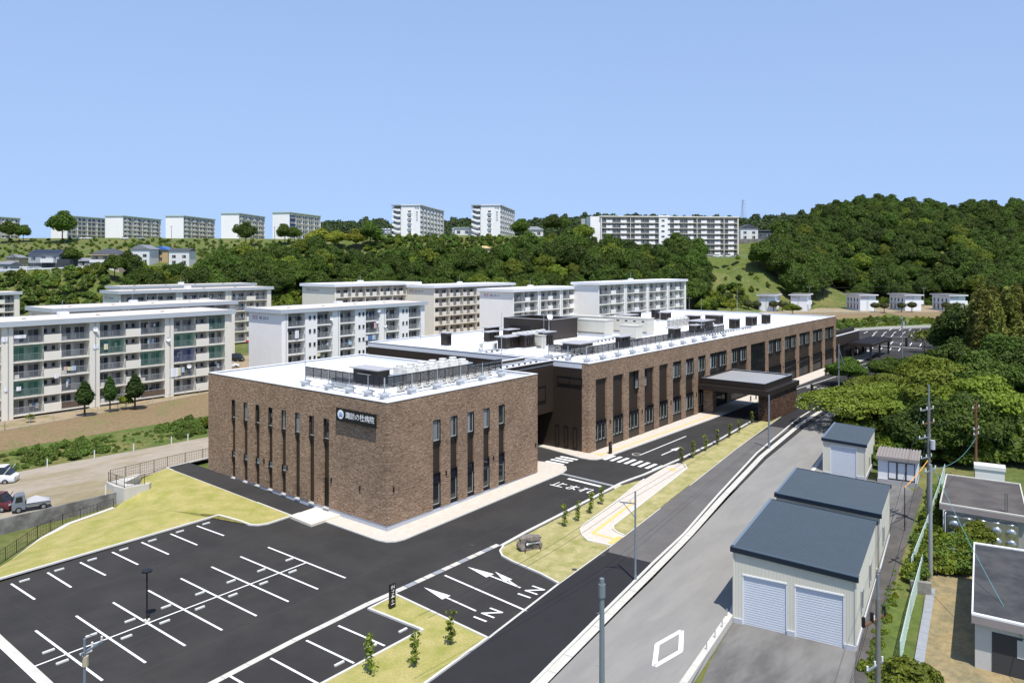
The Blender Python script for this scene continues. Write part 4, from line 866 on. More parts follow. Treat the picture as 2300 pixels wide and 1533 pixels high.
tray((83.8, 73.5, RB), (95.0, 73.5, RB), 'short galvanised cable tray leading to the pale grey cabinet')
tray((97.5, 68.5, RB), (118.0, 68.5, RB), 'galvanised cable tray between the dark boxes and the generator')
tray((131, 58.6, RB), (152, 58.6, RB), 'galvanised cable tray below the slatted cooling units')
def mast(p, h, label, r=0.045):
    t = thing('lightning_mast', label, 'mast', p, 0, 'thin lightning masts on the hospital roofs')
    MB().box(-0.35, -0.35, 0, 0.35, 0.35, 0.35).obj('base', PARA, t); MB().cyl(0, 0, 0.352, h * 0.6, r, 6).cyl(0, 0, h * 0.6, h, r * 0.6, 6).obj('rod', GALV, t); return t
mast((51.2, 69.8, RB), 6.5, 'thin grey lightning mast at the left end of the annex screen')
mast((69.9, 57.2, RB), 7.5, 'thin grey lightning mast at the link end of the annex screen')
mast((85.4, 86.5, RB), 6.5, 'thin grey lightning mast by the lone dark roof box')
mast((86.4, 63.0, RB), 6.5, 'thin grey lightning mast at the start of the long screen')
mast((129.0, 58.8, RB), 7.0, 'thin grey lightning mast beside the beige cabinets')
mast((163.5, 66.0, RB), 7.5, 'thin grey lightning mast past the broad dark roof box')
dt = thing('parabolic_dish', 'white parabolic dish on a pole above the dark roof boxes', 'satellite dish', (104.2, 74.9, RB))
MB().cyl(0, 0, 0, 4.0, 0.06, 8).obj('pole', GALV, dt)
mb = MB(); n = 20
mb.add([(0.5 * math.cos(2 * math.pi * i / n), -0.25, 0.5 * math.sin(2 * math.pi * i / n)) for i in range(n)] + [(0.25 * math.cos(2 * math.pi * i / n), -0.05, 0.25 * math.sin(2 * math.pi * i / n)) for i in range(n)] + [(0, 0, 0)],
       [(i, (i + 1) % n, n + (i + 1) % n, n + i) for i in range(n)] + [(n + i, n + (i + 1) % n, 2 * n) for i in range(n)])
o = mb.obj('reflector', COPING, dt, smooth=True, loc=(0, -0.1, 4.2)); o.rotation_euler = (R(-25), 0, R(-35))
# ---------------------------------------------------------------- blocks of flats on the terrace behind the hospital
def railing_mesh(w, m=None, h=1.1, wood=False):
    mb = MB()
    mb.box(0, -0.04, h - 0.06, w, 0.04, h, 0); mb.box(0, -0.03, 0.08, w, 0.03, 0.13, 0)
    n = max(2, int(w / 1.4))
    for i in range(n + 1): x = min(max(w * i / n, 0.03), w - 0.03); mb.box(x - 0.03, -0.03, 0.0, x + 0.03, 0.03, h - 0.06, 0)
    if wood:
        x = 0.03
        while x < w - 0.1: mb.box(x, -0.05, 0.14, x + 0.13, -0.032, h - 0.1 - random.uniform(0, 0.06), 1); x += 0.15
    else:
        x = 0.06; 
        while x < w - 0.06: mb.box(x, -0.012, 0.13, x + 0.022, 0.012, h - 0.06, 0); x += 0.115
    return mb.mesh('railing', [RAIL, mat('weathered_boards', (0.13, 0.09, 0.065), rough=0.95, var=0.3, vs=4)])
_rc = {}
def railing(w, wood=False):
    k = (round(w, 2), wood)
    if k not in _rc: _rc[k] = railing_mesh(w, wood=wood)
    return _rc[k]
_fw = {}
def flat_window(w, h):
    k = (round(w, 2), round(h, 2))
    if k not in _fw:
        f = MB(); b = 0.05
        f.box(0, -0.05, 0, w, 0.02, b); f.box(0, -0.05, h - b, w, 0.02, h); f.box(0, -0.05, b, b, 0.02, h - b); f.box(w - b, -0.05, b, w, 0.02, h - b)
        if w > 1: f.box(w / 2 - 0.03, -0.04, b, w / 2 + 0.03, 0.02, h - b)
        g = MB(); g.add([(b, 0.0, b), (w - b, 0.0, b), (w - b, 0.0, h - b), (b, 0.0, h - b)], [(0, 1, 2, 3)], 0)
        if w > 1 : g.add([(b, -0.006, b), (w * 0.45, -0.006, b), (w * 0.45, -0.006, h - b), (b, -0.006, h - b)], [(0, 1, 2, 3)], 1)
        _fw[k] = (f.mesh('window', RAIL), g.mesh('pane', [DWIN, mat('net_curtain', (0.16, 0.155, 0.15), rough=0.9, rnd=0.7)]))
    return _fw[k]
def put_win(par, x, y, z, w, h, rot=0.0):
    a, b = flat_window(w, h); o = link('window', a, par, (x, y, z), rot); link('pane', b, o); return o
NETG = mat('green_net', (0.03, 0.16, 0.11), rough=0.9); NETB = mat('blue_net', (0.02, 0.045, 0.16), rough=0.9)
def net_mat(name, col):
    m = bpy.data.materials.new(name); m.use_nodes = True; t = m.node_tree; p = t.nodes['Principled BSDF']; p.inputs['Base Color'].default_value = (*col, 1); p.inputs['Roughness'].default_value = 0.9
    tr = t.nodes.new('ShaderNodeBsdfTransparent'); ms = t.nodes.new('ShaderNodeMixShader'); ms.inputs[0].default_value = 0.3
    t.links.new(tr.outputs[0], ms.inputs[1]); t.links.new(p.outputs[0], ms.inputs[2]); t.links.new(ms.outputs[0], t.nodes['Material Output'].inputs['Surface']); return m
NETG = net_mat('green_mesh_net', (0.02, 0.15, 0.10)); NETB = net_mat('blue_mesh_net', (0.015, 0.04, 0.17))
REDP = mat('red_lettering', (0.55, 0.13, 0.06), rough=0.7); INK = mat('dark_lettering', (0.03, 0.035, 0.06), rough=0.7)
def flats(name, label, x0, x1, yf, dep, zb, zr, style, nb, wallm=CREAM, storeys=5, roofm=(RFASC, RTOP), num=None, first=0, over=0.55, nets=()):
    """Block with its balcony side facing -y. style a: railing/solid/railing bays; b: recessed balconies between window piers; c: stepped solid balconies."""
    t = thing(name, label, 'apartment block', (x0, yf, zb), 0, 'apartment blocks on the terrace'); W_ = x1 - x0; H_ = zr - zb; base = 0.55; top = 0.75
    sh = (H_ - base - top) / storeys; rd = 1.35                                    # balcony recess depth
    # carcass: gables, rear, slabs, recess back walls (local coordinates)
    MB().box(0, 0, 0, 0.35, dep, H_ - top).obj('gable_wall', wallm, t); MB().box(W_ - 0.35, 0, 0, W_, dep, H_ - top).obj('gable_wall', wallm, t)
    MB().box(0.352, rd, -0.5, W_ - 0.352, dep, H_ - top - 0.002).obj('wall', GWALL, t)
    MB().box(-over, -over, H_ - top, W_ + over, dep + over, H_ - 0.08).obj('roof_slab', roofm[0], t)
    MB().box(-over + 0.25, -over + 0.25, H_ - 0.078, W_ + over - 0.25, dep + over - 0.25, H_ - 0.05).obj('roof_sheet', roofm[1], t)
    mb = MB(); e = over
    for q in ((-e, -e, W_ + e, -e + 0.22), (-e, dep + e - 0.22, W_ + e, dep + e), (-e, -e + 0.222, -e + 0.22, dep + e - 0.222), (W_ + e - 0.22, -e + 0.222, W_ + e, dep + e - 0.222)): mb.box(q[0], q[1], H_ - 0.078, q[2], q[3], H_ + 0.04)
    mb.obj('roof_edge', roofm[0], t)
    bw = (W_ - 0.7) / nb
    for s in range(storeys):
        z = base + s * sh
        yb = -0.12 if style == 'c' else 0.0
        MB().box(0.355, yb, z - 0.2, W_ - 0.355, rd - 0.002, z).obj('balcony_slab', wallm, t)
    for b in range(nb):
        xb = 0.35 + b * bw
        pw = 0.125 * bw if style == 'a' else 0.085 * bw                             # full-height pier at the bay's left (and right end)
        if style != 'c' and b > first - 1:
            if b > 0 or style == 'b': MB().box(xb, -0.05, -0.3, xb + pw, rd - 0.004, H_ - top - 0.004).obj('pier', wallm, t)
            MB().cyl(xb + pw * 0.55, -0.12, 0, H_ - top, 0.06, 6).obj('downpipe', RAIL, t)
        for s in range(storeys):
            z = base + s * sh; hh = sh - 0.2
            if style == 'a':
                x_ = xb + pw; w1 = (bw - pw) * 0.385; w2 = (bw - pw) * 0.23; w3 = (bw - pw) * 0.385
                wood = (s == 0 and b < nb - 1)
                link('railing', railing(w1, wood and b == 0), t, (x_, 0.06, z)); MB().box(x_ + w1 + 0.01, -0.04, z - 0.198, x_ + w1 + w2 - 0.01, 0.12, z + 1.12).obj('balcony_panel', wallm, t); link('railing', railing(w3, wood), t, (x_ + w1 + w2, 0.06, z))
                for q, ww, wh, zz in ((0.35, 1.5, 1.9, 0.05), (w1 - 1.75, 1.5, 1.9, 0.05), (w1 + 0.35, 0.6, 0.75, 1.2), (w1 + w2 - 0.95, 0.6, 0.75, 1.2), (w1 + w2 + 0.35, 1.5, 1.9, 0.05), (w1 + w2 + w3 - 1.75, 1.5, 1.9, 0.05)):
                    put_win(t, x_ + q, rd - 0.03, z + zz, ww, wh)
                for xx in (w1, w1 + w2): MB().box(x_ + xx - 0.06, 0.3, z + 0.002, x_ + xx + 0.06, rd - 0.005, z + hh - 0.003).obj('partition', wallm, t)
            elif style == 'b':
                x_ = xb + pw; w1 = (bw - pw) * 0.345; w2 = (bw - pw) * 0.25; w3 = (bw - pw) * 0.33
                for xo, ww in ((x_ + 0.02, w1), (x_ + w1 + w2, w3)):
                    link('railing', railing(ww), t, (xo, 0.08, z))
                    for q in (0.25, ww - 1.75): put_win(t, xo + q, rd - 0.03, z + 0.05, 1.5, 1.9)
                if s == 0: MB().box(x_ + w1, -0.03, -0.3, x_ + w1 + w2, rd - 0.004, H_ - top - 0.004).obj('window_pier', wallm, t)
                if s == 0: MB().box(x_ + w1 + w2 + w3, -0.03, -0.3, xb + bw - 0.003, rd - 0.004, H_ - top - 0.004).obj('pier', wallm, t)
                for q in (0.28, 0.66): put_win(t, x_ + w1 + w2 * q, -0.07, z + 1.15, 0.55, 0.8)
            else:
                k = 4; sg_ = bw / k
                for i in range(k):
                    xs = xb + i * sg_; solid = sg_ * 0.55
                    MB().box(xs + 0.01, -0.16, z - 0.198, xs + solid, 0.02, z + 1.15).obj('balcony_panel', wallm, t)
                    link('railing', railing(sg_ - solid), t, (xs + solid, -0.02, z))
                    put_win(t, xs + solid - 0.5, rd - 0.03, z + 0.05, 1.5, 1.95)
                    if i % 2 == 0: MB().box(xs - 0.05, -0.05, z + 0.002, xs + 0.05, rd - 0.004, z + hh - 0.003).obj('partition', wallm, t)
                if s == 0: MB().cyl(xb + sg_ * 2, -0.3, 0, H_ - top, 0.06, 6).obj('downpipe', CREAM, t)
    if style == 'a': MB().box(W_ - 0.35 - 1.0, -0.05, -0.3, W_ - 0.353, rd - 0.004, H_ - top - 0.004).obj('pier', wallm, t)
    for (b, s, part, c) in nets:
        pw = 0.125 * bw; x_ = 0.35 + b * bw + pw; w1 = (bw - pw) * 0.385; w2 = (bw - pw) * 0.23
        xo = x_ if part == 0 else x_ + w1 + w2
        z = base + s * sh
        mb = MB(); n = 6
        vs = []
        for i in range(n + 1):
            xx = xo + w1 * i / n; vs += [(xx, -0.02 + 0.04 * math.sin(i * 2.1), z + 0.05 + 0.05 * math.sin(i)), (xx, -0.01 + 0.03 * math.sin(i * 1.7), z + sh * 0.93)]
        mb.add(vs, [(2 * i, 2 * i + 2, 2 * i + 3, 2 * i + 1) for i in range(n)]); mb.obj('balcony_net', c, t)
    MB().box(W_ * 0.45, dep * 0.5 - 0.6, H_ - 0.05, W_ * 0.45 + 1.4, dep * 0.5 + 0.6, H_ + 0.75).obj('roof_hatch', WFASC, t)
    MB().cyl(W_ * 0.45 + 0.6, dep * 0.5, H_ + 0.75, H_ + 2.6, 0.03, 5).obj('aerial', GALV, t)
    for k in range(4): x = W_ * (0.12 + 0.22 * k); MB().box(x, dep * 0.4, H_ - 0.049, x + 0.5, dep * 0.4 + 0.4, H_ + 0.14).obj('roof_vent', CONCG, t)
    if num:
        lettering('県営', 0.95, REDP, t, (-0.01, dep * 0.80, H_ - top - 1.1), (R(90), 0, R(-90)), thick=0.004, name='number_sign')
        lettering(num, 0.95, INK, t, (-0.01, dep * 0.80 - 1.05 - len(num) * 0.27, H_ - top - 1.1), (R(90), 0, R(-90)), thick=0.004, name='number_sign')
    return t
flats('apartment_block', 'cream five-storey flats with green and blue balcony nets at the left', 27.5, 76.4, 126.0, 11, 2.0, 16.3, 'a', 4, nets=((1, 1, 0, NETG), (2, 3, 0, NETG), (3, 2, 0, NETB), (3, 2, 1, NETG), (3, 3, 0, NETG), (3, 4, 1, NETG), (2, 2, 1, NETG), (1, 3, 0, NETG)))
flats('apartment_block', 'white flats with laundry on recessed balconies directly behind the annex roof', 85.6, 123.7, 124.0, 11, 1.4, 15.9, 'b', 3, wallm=WWALL, num='48-2A-4')
flats('apartment_block', 'cream flats mostly hidden, second row behind the netted block', 58.8, 96.6, 158.0, 12.5, 1.6, 16.1, 'a', 3, num='48-2A-2')
flats('apartment_block', 'cream flats with a grey roof edge, third row at the left', 85.0, 127.4, 189.6, 9, 2.4, 17.9, 'a', 3, num='48-2A-1')
flats('apartment_block', 'rearmost grey-edged roof of flats showing above the third row', 102.0, 145.5, 226.0, 9, 3.0, 17.9, 'a', 3)
flats('apartment_block', 'cream flats with stepped solid balconies below the slope, numbered 51-1A-13', 136.0, 169.0, 171.8, 15, 2.6, 18.7, 'c', 3, num='51-1A-13', roofm=(WFASC, RTOPW))
flats('apartment_block', 'cream flats with stepped solid balconies behind the roof boxes, numbered 51-1A-14', 163.6, 201.9, 160.0, 12, 2.6, 17.9, 'c', 3, num='51-1A-14', roofm=(WFASC, RTOPW))
flats('apartment_block', 'white flats with a tall blank gable behind the plant enclosure', 164.0, 197.9, 130.0, 12.3, 2.2, 17.4, 'a', 3, wallm=WWALL, num='48-1A-11', roofm=(WFASC, RTOPW))
flats('apartment_block', 'white flats farthest right in the terrace row', 193.8, 252.7, 121.0, 9.2, 2.8, 18.8, 'a', 4, wallm=WWALL, roofm=(WFASC, RTOPW))
flats('apartment_block', 'cream flats cut off by the left edge of the picture', 52.0, 82.8, 247.0, 10, 3.0, 16.4, 'a', 3)
# ---------------------------------------------------------------- hill-top housing, houses and far buildings
def hill_block(label, px, dep, zb, h, wlen, wdep, rot, storeys=5, bays=4, kind='bal', wall=WWALL, panel=CREAM, trim=mat('pale_green_trim', (0.42, 0.50, 0.40), rough=0.7), pilotis=0.0, group='apartment blocks along the hilltop'):
    """rot: heading of the long balcony side; the block starts at the near gable corner (px, dep) and runs along rot; balconies on its right side (-n)."""
    p = DZ(px, dep, zb); t = thing('hilltop_apartment_block', label, 'apartment block', p, rot, group)
    # local: x along the block, balcony side faces -y, gable faces -x
    sh = (h - 0.8 - pilotis) / storeys
    MB().box(0, 0.9, -3, wlen, wdep, h - 0.5).obj('wall', wall, t); MB().box(0, 0, -3, 0.5, 0.898, h - 0.5).obj('gable_fin', wall, t); MB().box(wlen - 0.5, 0, -3, wlen, 0.898, h - 0.5).obj('gable_fin', wall, t)
    MB().box(-0.4, -0.4, h - 0.498, wlen + 0.4, wdep + 0.4, h).obj('roof', trim, t)
    bw = (wlen - 1.0) / bays
    for s in range(storeys):
        z = pilotis + 0.3 + s * sh
        MB().box(0.502, 0.0, z - 0.18, wlen - 0.502, 0.898, z).obj('balcony_slab', panel, t)
        for b in range(bays):
            x = 0.5 + b * bw
            if kind == 'bal':
                MB().box(x + bw * 0.12, -0.06, z - 0.178, x + bw * 0.55, 0.08, z + 1.1).obj('balcony_panel', panel, t)
                link('railing', railing(bw * 0.33), t, (x + bw * 0.58, 0.05, z))
            elif kind == 'grid':
                link('railing', railing(bw * 0.7), t, (x + bw * 0.15, 0.1, z))
            else:
                MB().box(x + 0.05, -0.06, z - 0.178, x + bw * 0.5, 0.08, z + 1.1).obj('balcony_panel', panel, t)
                link('railing', railing(bw * 0.46), t, (x + bw * 0.52, 0.05, z))
            if b: MB().box(x - 0.12, 0.0, z + 0.002, x + 0.12, 0.897, z + sh - 0.182).obj('partition', panel, t)
            put_win(t, x + bw * 0.2, 0.86, z + 0.1, bw * 0.24, 1.85); put_win(t, x + bw * 0.6, 0.86, z + 0.1, bw * 0.28, 1.85)
    return t
def small_text(t, body, size, loc, rot, m=INK): return lettering(body, size, m, t, loc, rot, thick=0.003, name='number_sign')
ROTL = R(26)
hill_block('tall hilltop flats at the far left edge behind a tree', -20, 452, 38.5, 13.8, 22, 10, ROTL + R(4), bays=3, kind='bal', panel=CREAM)
hill_block('hilltop flats with open grid balconies, second from the left edge', 150, 448, 38.5, 14.0, 48, 11, ROTL, bays=6, kind='grid')
hill_block('hilltop flats with a stained blank gable, third along the ridge', 276, 450, 38.5, 14.0, 42, 11, ROTL + R(8), bays=4)
hill_block('hilltop flats with faint green lines on the gable, fourth along the ridge', 412, 450, 38.5, 14.0, 40, 11, ROTL + R(8), bays=4)
hill_block('hilltop flats with rusty streaks on the gable, fifth along the ridge', 537, 450, 38.5, 15.5, 38, 11, ROTL + R(8), bays=4)
hb = hill_block('hilltop flats with blue panels, last of the left ridge row', 650, 450, 38.8, 15.8, 40, 11, ROTL, bays=5, kind='grid')
MB().box(0.6, 0.84, 1.0, 9, 0.895, 14).obj('blue_panel', mat('blue_panel', (0.03, 0.10, 0.28), rough=0.6), hb)
ROTT = R(29)
for i, (px, lab) in enumerate(((943.5, 'white six-storey hilltop tower with side stair, nearer the picture middle'), (1123.5, 'white six-storey hilltop tower half hidden by a round tree'))):
    t = hill_block(lab, px, 372, 37.6, 15.6, 46 if i == 0 else 44, 9.6, ROTT, storeys=6, bays=7, kind='tow', panel=WWALL, trim=WFASC, group='white hilltop towers')
    # gable windows and stair block (gable faces -x)
    for s in range(5):
        z = 1.6 + s * 2.5
        put_win(t, -0.03, 6.2, z, 1.6, 1.0, R(-90)); MB().box(-0.5, 4.3, z - 0.35, -0.01, 6.4, z - 0.1).obj('gable_ledge', WWALL, t)
    small_text(t, '市営', 1.2, (-0.02, 1.6, 13.6), (R(90), 0, R(-90))); 
    for k, c in enumerate('諏訪住宅'): small_text(t, c, 1.1, (-0.02, 1.6, 11.6 - k * 1.3), (R(90), 0, R(-90)))
    MB().box(0.4, 9.62, -2, 4.2, 10.0, 15.6).obj('stair_wall', WWALL, t); MB().box(-0.6, 9.62, 15.0, 4.4, 14.6, 15.5).obj('stair_roof', CONCG, t)
    for s in range(6):
        z = -0.9 + s * 2.65
        mb = MB(); mb.add([(0, 14.4, z + 1.0), (0, 11.6, z), (0, 10.05, z), (0, 10.05, z + 1.1), (0, 11.6, z + 1.1), (0, 14.4, z + 2.1), (0.25, 14.4, z + 1.0), (0.25, 11.6, z), (0.25, 10.05, z), (0.25, 10.05, z + 1.1), (0.25, 11.6, z + 1.1), (0.25, 14.4, z + 2.1)],
            [(0, 1, 4, 5), (1, 2, 3, 4), (11, 10, 7, 6), (10, 9, 8, 7), (5, 4, 10, 11), (4, 3, 9, 10), (0, 6, 7, 1), (1, 7, 8, 2)]); mb.obj('stair_flight', WWALL, t)
    MB().box(3.0, 10.1, -2, 4.2, 14.5, 14.9).obj('stair_back', CONCG, t)
# the broad slab on the right-hand hill
pL = DZ(1352, 372, 27.0); pR = DZ(1657, 380, 27.0); vec = Vector((pR[0] - pL[0], pR[1] - pL[1])); rotS = math.atan2(vec.y, vec.x); LW = vec.length
sb = thing('hillside_slab_block', 'broad cream seven-storey slab of flats on the right-hand hillside', 'apartment block', pL, rotS)
HS = 20.6; pil = 1.6; shs = (HS - pil - 0.6) / 7
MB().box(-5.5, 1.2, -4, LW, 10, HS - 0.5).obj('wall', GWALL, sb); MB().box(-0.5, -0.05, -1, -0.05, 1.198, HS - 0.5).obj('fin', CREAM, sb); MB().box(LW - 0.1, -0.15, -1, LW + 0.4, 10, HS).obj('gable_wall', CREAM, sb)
MB().box(-5.6, 0.8, -4, -0.52, 10.1, HS - 0.3).obj('end_bay', WWALL, sb); MB().box(-1, -0.4, HS - 0.498, LW + 0.5, 10.3, HS).obj('roof', CREAM, sb)
xs_ = LW * 0.415; xe_ = LW * 0.495
MB().box(xs_, -0.1, -1, xe_, 1.197, HS + 0.3).obj('stair_tower', WWALL, sb)
for s in range(7):
    z = pil + s * shs
    for a, b, n in ((0, xs_, 4), (xe_, LW - 0.1, 5)):
        MB().box(a + 0.01, -0.02, z - 0.2, b - 0.01, 1.198, z).obj('balcony_slab', CREAM, sb)
        w = (b - a) / n
        for i in range(n):
            x = a + i * w
            MB().box(x + w * 0.30, -0.1, z - 0.198, x + w * 0.72, 0.06, z + 1.15).obj('balcony_panel', WWALL, sb)
            link('railing', railing(w * 0.26), t if False else sb, (x + w * 0.03, 0.02, z)); link('railing', railing(w * 0.25), sb, (x + w * 0.73, 0.02, z))
            put_win(sb, x + w * 0.06, 1.17, z + 0.1, 2.0, 1.9); put_win(sb, x + w * 0.42, 1.17, z + 0.6, 1.4, 1.2); put_win(sb, x + w * 0.76, 1.17, z + 0.1, 1.8, 1.9)
            if i % 2 == 0 and i: MB().box(x - 0.1, -0.12, z - 0.199, x + 0.1, 1.19, z + shs - 0.202).obj('partition', CREAM, sb)
    put_win(sb, xs_ + 1.2, -0.13, z + 0.6, 1.6, 0.9); put_win(sb, xs_ + 4.4, -0.13, z + 1.4, 1.6, 0.9)
MB().box(-0.4, 0.3, -3, LW, 1.19, pil - 0.21).obj('ground_storey', CONCG, sb)

# ---- houses below the ridge on the left
RTILE = mat('dark_roof_tile', (0.065, 0.068, 0.078), rough=0.6, var=0.15, vs=1); RTILEG = mat('grey_roof_tile', (0.20, 0.21, 0.23), rough=0.6, var=0.15, vs=1); RBLUE = mat('blue_roof_tile', (0.06, 0.13, 0.33), rough=0.5)
HW = mat('house_white', (0.66, 0.66, 0.65), rough=0.9); HG = mat('house_grey', (0.34, 0.37, 0.39), rough=0.9); HD = mat('house_charcoal', (0.05, 0.055, 0.065), rough=0.8); HT = mat('house_tan', (0.48, 0.40, 0.29), rough=0.9); HO = mat('house_ochre', (0.46, 0.34, 0.18), rough=0.9)
def house(label, px, dep, w, d_, h, wall, roof, ridge='x', rise=1.6, over=0.5, rot=HEAD - R(90), wins=3, storeys=2, zoff=0.0, name='house', group='houses below the ridge', z=None):
    x, y, _ = DZ(px, dep, 0); zz = (th(x, y) if z is None else z) + zoff
    t = thing(name, label, 'house', (x, y, zz), rot, group)
    MB().box(-w / 2, 0, -2.5, w / 2, d_, h).obj('wall', wall, t)
    mb = MB(); e = over
    if ridge == 'x': vs = [(-w / 2 - e, -e, h), (w / 2 + e, -e, h), (w / 2 + e, d_ + e, h), (-w / 2 - e, d_ + e, h), (-w / 2 - e, d_ / 2, h + rise), (w / 2 + e, d_ / 2, h + rise)]; fs = [(0, 1, 5, 4), (2, 3, 4, 5), (0, 4, 3), (1, 2, 5), (0, 3, 2, 1)]
    elif ridge == 'y': vs = [(-w / 2 - e, -e, h), (w / 2 + e, -e, h), (w / 2 + e, d_ + e, h), (-w / 2 - e, d_ + e, h), (0, -e, h + rise), (0, d_ + e, h + rise)]; fs = [(0, 4, 5, 3), (1, 2, 5, 4), (0, 1, 4), (3, 5, 2), (0, 3, 2, 1)]
    elif ridge == 'hip': vs = [(-w / 2 - e, -e, h), (w / 2 + e, -e, h), (w / 2 + e, d_ + e, h), (-w / 2 - e, d_ + e, h), (-w * 0.2, d_ / 2, h + rise), (w * 0.2, d_ / 2, h + rise)]; fs = [(0, 1, 5, 4), (2, 3, 4, 5), (0, 4, 3), (1, 2, 5), (0, 3, 2, 1)]
    else: vs = None; mb.box(-w / 2 - e, -e, h, w / 2 + e, d_ + e, h + 0.35)
    if vs: mb.add(vs, fs)
    mb.obj('roof', roof, t)
    for s in range(storeys):
        for i in range(wins):
            ww = min(1.7, w / wins * 0.5); put_win(t, -w / 2 + (i + 0.5) * w / wins - ww / 2, -0.04, 0.8 + s * 2.7, ww, 1.3 if s else 1.5)
    for i in range(2): put_win(t, -w / 2 - 0.04, d_ * (0.35 + 0.35 * i) + 0.6, 3.4 if storeys > 1 else 0.9, 1.2, 1.2, R(-90))
    return t
h1 = house('grey and charcoal house with rooftop solar panels beside the guard-railed road', 98, 296, 12, 9, 5.6, HG, RTILE, 'x', 2.0, wins=3)
MB().box(-6.0, -0.06, -2, 6.0, -0.02, 2.3).obj('lower_cladding', HD, h1); MB().box(-0.5, -1.4, 2.4, 4.6, -0.05, 4.0).obj('balcony', HW, h1)
mb = MB(); mb.add([(-5.9, 0.1, 5.85), (5.9, 0.1, 5.85), (5.9, 4.4, 7.6), (-5.9, 4.4, 7.6)], [(0, 1, 2, 3)]); mb.obj('solar_panel', mat('solar_panel', (0.02, 0.022, 0.03), rough=0.2), h1)
MB().box(5.5, -0.5, -2, 10.5, 5, 3.8).obj('annexe', HD, h1)
h2 = house('cream two-storey house with a long balcony right of the solar-roofed house', 236, 300, 11, 8, 5.6, HT, RTILE, 'hip', 2.2, wins=3)
MB().box(-5.5, -1.2, 2.3, 5.5, -0.05, 3.5).obj('balcony', HW, h2); MB().box(-5.8, -1.4, 5.2, 5.8, -0.05, 5.45).obj('canopy', HT, h2)
house('small house with a tan wall at the far left below the rock wall', 28, 302, 5, 5, 4.2, HT, RTILEG, 'y', 1.2, wins=1)
house('low house with a silver roof sheet at the left edge of the road', 2, 286, 7, 6, 3.0, HG, RTILEG, 'x', 1.0, wins=2, storeys=1)
house('white house with a pale gable roof above the tree tops', 315, 335, 8, 9, 7.0, HW, RTILEG, 'y', 2.0, wins=2)
house('ochre house under a blue tiled roof', 360, 345, 7, 7, 5.6, HO, RBLUE, 'y', 1.8, wins=1)
house('white flat-eaved house next to the blue-roofed one', 402, 338, 9, 7, 6.8, HW, RTILE, 'x', 1.0, wins=2)
house('low house with white-edged black gable peeping over trees', 282, 318, 6, 6, 3.8, HW, RTILE, 'y', 1.8, wins=1)
h3 = house('house with a low grey roof between the solar-roofed and the cream house', 196, 312, 8, 7, 2.6, HG, RTILEG, 'x', 1.3, wins=2, storeys=1)
MB().box(-20, -0.2, -2, 4, 0.1, 1.0).obj('garden_wall', HW, h2)
# houses right of the slab
house('white gabled house above the dark retaining wall', 1683, 415, 9.5, 9, 6.6, HW, RTILE, 'y', 2.2, wins=2, group='houses right of the slab')
house('dark grey modern house with a sloping roof beside the white gabled one', 1716, 420, 9, 8, 6.6, mat('house_slate', (0.09, 0.11, 0.13), rough=0.8), RTILEG, 'flat', wins=2, group='houses right of the slab')
house('white-roofed house at the forest edge', 1748, 425, 9, 7, 5.4, HW, mat('pale_sheet_roof', (0.6, 0.6, 0.6)), 'flat', wins=2, group='houses right of the slab')
house('brown-roofed house sunk in the forest', 1808, 425, 10, 8, 5.4, HT, mat('brown_tile', (0.11, 0.09, 0.085)), 'hip', 2.4, wins=2, group='houses right of the slab')
rw_ = DZ(1684, 404, 0); o = MB().box(-7, -0.3, -3, 9, 0.3, 0).obj('retaining_wall', CONCD, None, loc=(rw_[0], rw_[1], 37.2), rot=HEAD - R(90)); tag(o, 'dark concrete retaining wall under the white gabled house', 'wall')
house('low white flat-roofed shed beside the slab car park', 1720, 372, 11, 6, 3.6, HW, CONC, 'flat', wins=3, storeys=1, over=0.1, group='houses right of the slab', name='low_shed')
house('single-storey white building between the two hilltop towers', 1048, 380, 12, 8, 3.6, HW, mat('green_grey_roof', (0.35, 0.42, 0.38)), 'flat', wins=3, storeys=1, group='small hilltop buildings')
house('house with a hipped grey roof right of the towers', 1200, 385, 9, 8, 3.4, HW, RTILEG, 'hip', 1.8, wins=2, storeys=1, group='small hilltop buildings')
o = house('square white tower house with a chimney beside the slab', 1305, 400, 7, 7, 9.0, HW, CONC, 'flat', wins=1, group='small hilltop buildings', over=0.1); MB().box(0.5, 3, 9.3, 2.6, 5, 15).obj('chimney', CONCG, o)
for i, (px, lab) in enumerate(((862, 'steel panel water tank left of the nearer tower'), (1030, 'steel panel water tank between the towers'))):
    x, y, _ = DZ(px, 384, 0); t = thing('water_tank', lab, 'water tank', (x, y, th(x, y)), HEAD - R(90), 'steel water tanks on the hilltop')
    MB().box(-3.4, 0, 0.4, 3.4, 4, 3.4).obj('shell', GALV, t)
    for a in range(4):
        for b in range(2): MB().ell((-2.55 + a * 1.7, -0.02, 1.2 + b * 1.45), (0.62, 0.16, 0.55), 8, 5).obj('dimple', GALV, t, smooth=True)
o = house('white block building with an orange dome roof half hidden in trees', 1088, 345, 5, 4, 2.6, HT, HO, 'hip', 1.2, wins=1, storeys=1, group='small hilltop buildings', zoff=0.0)
o = house('shop with a bright yellow sign band behind yellow-green trees', 770, 395, 16, 7, 2.6, HW, mat('yellow_sign', (0.75, 0.50, 0.02), rough=0.5), 'flat', wins=4, storeys=1, group='small hilltop buildings')

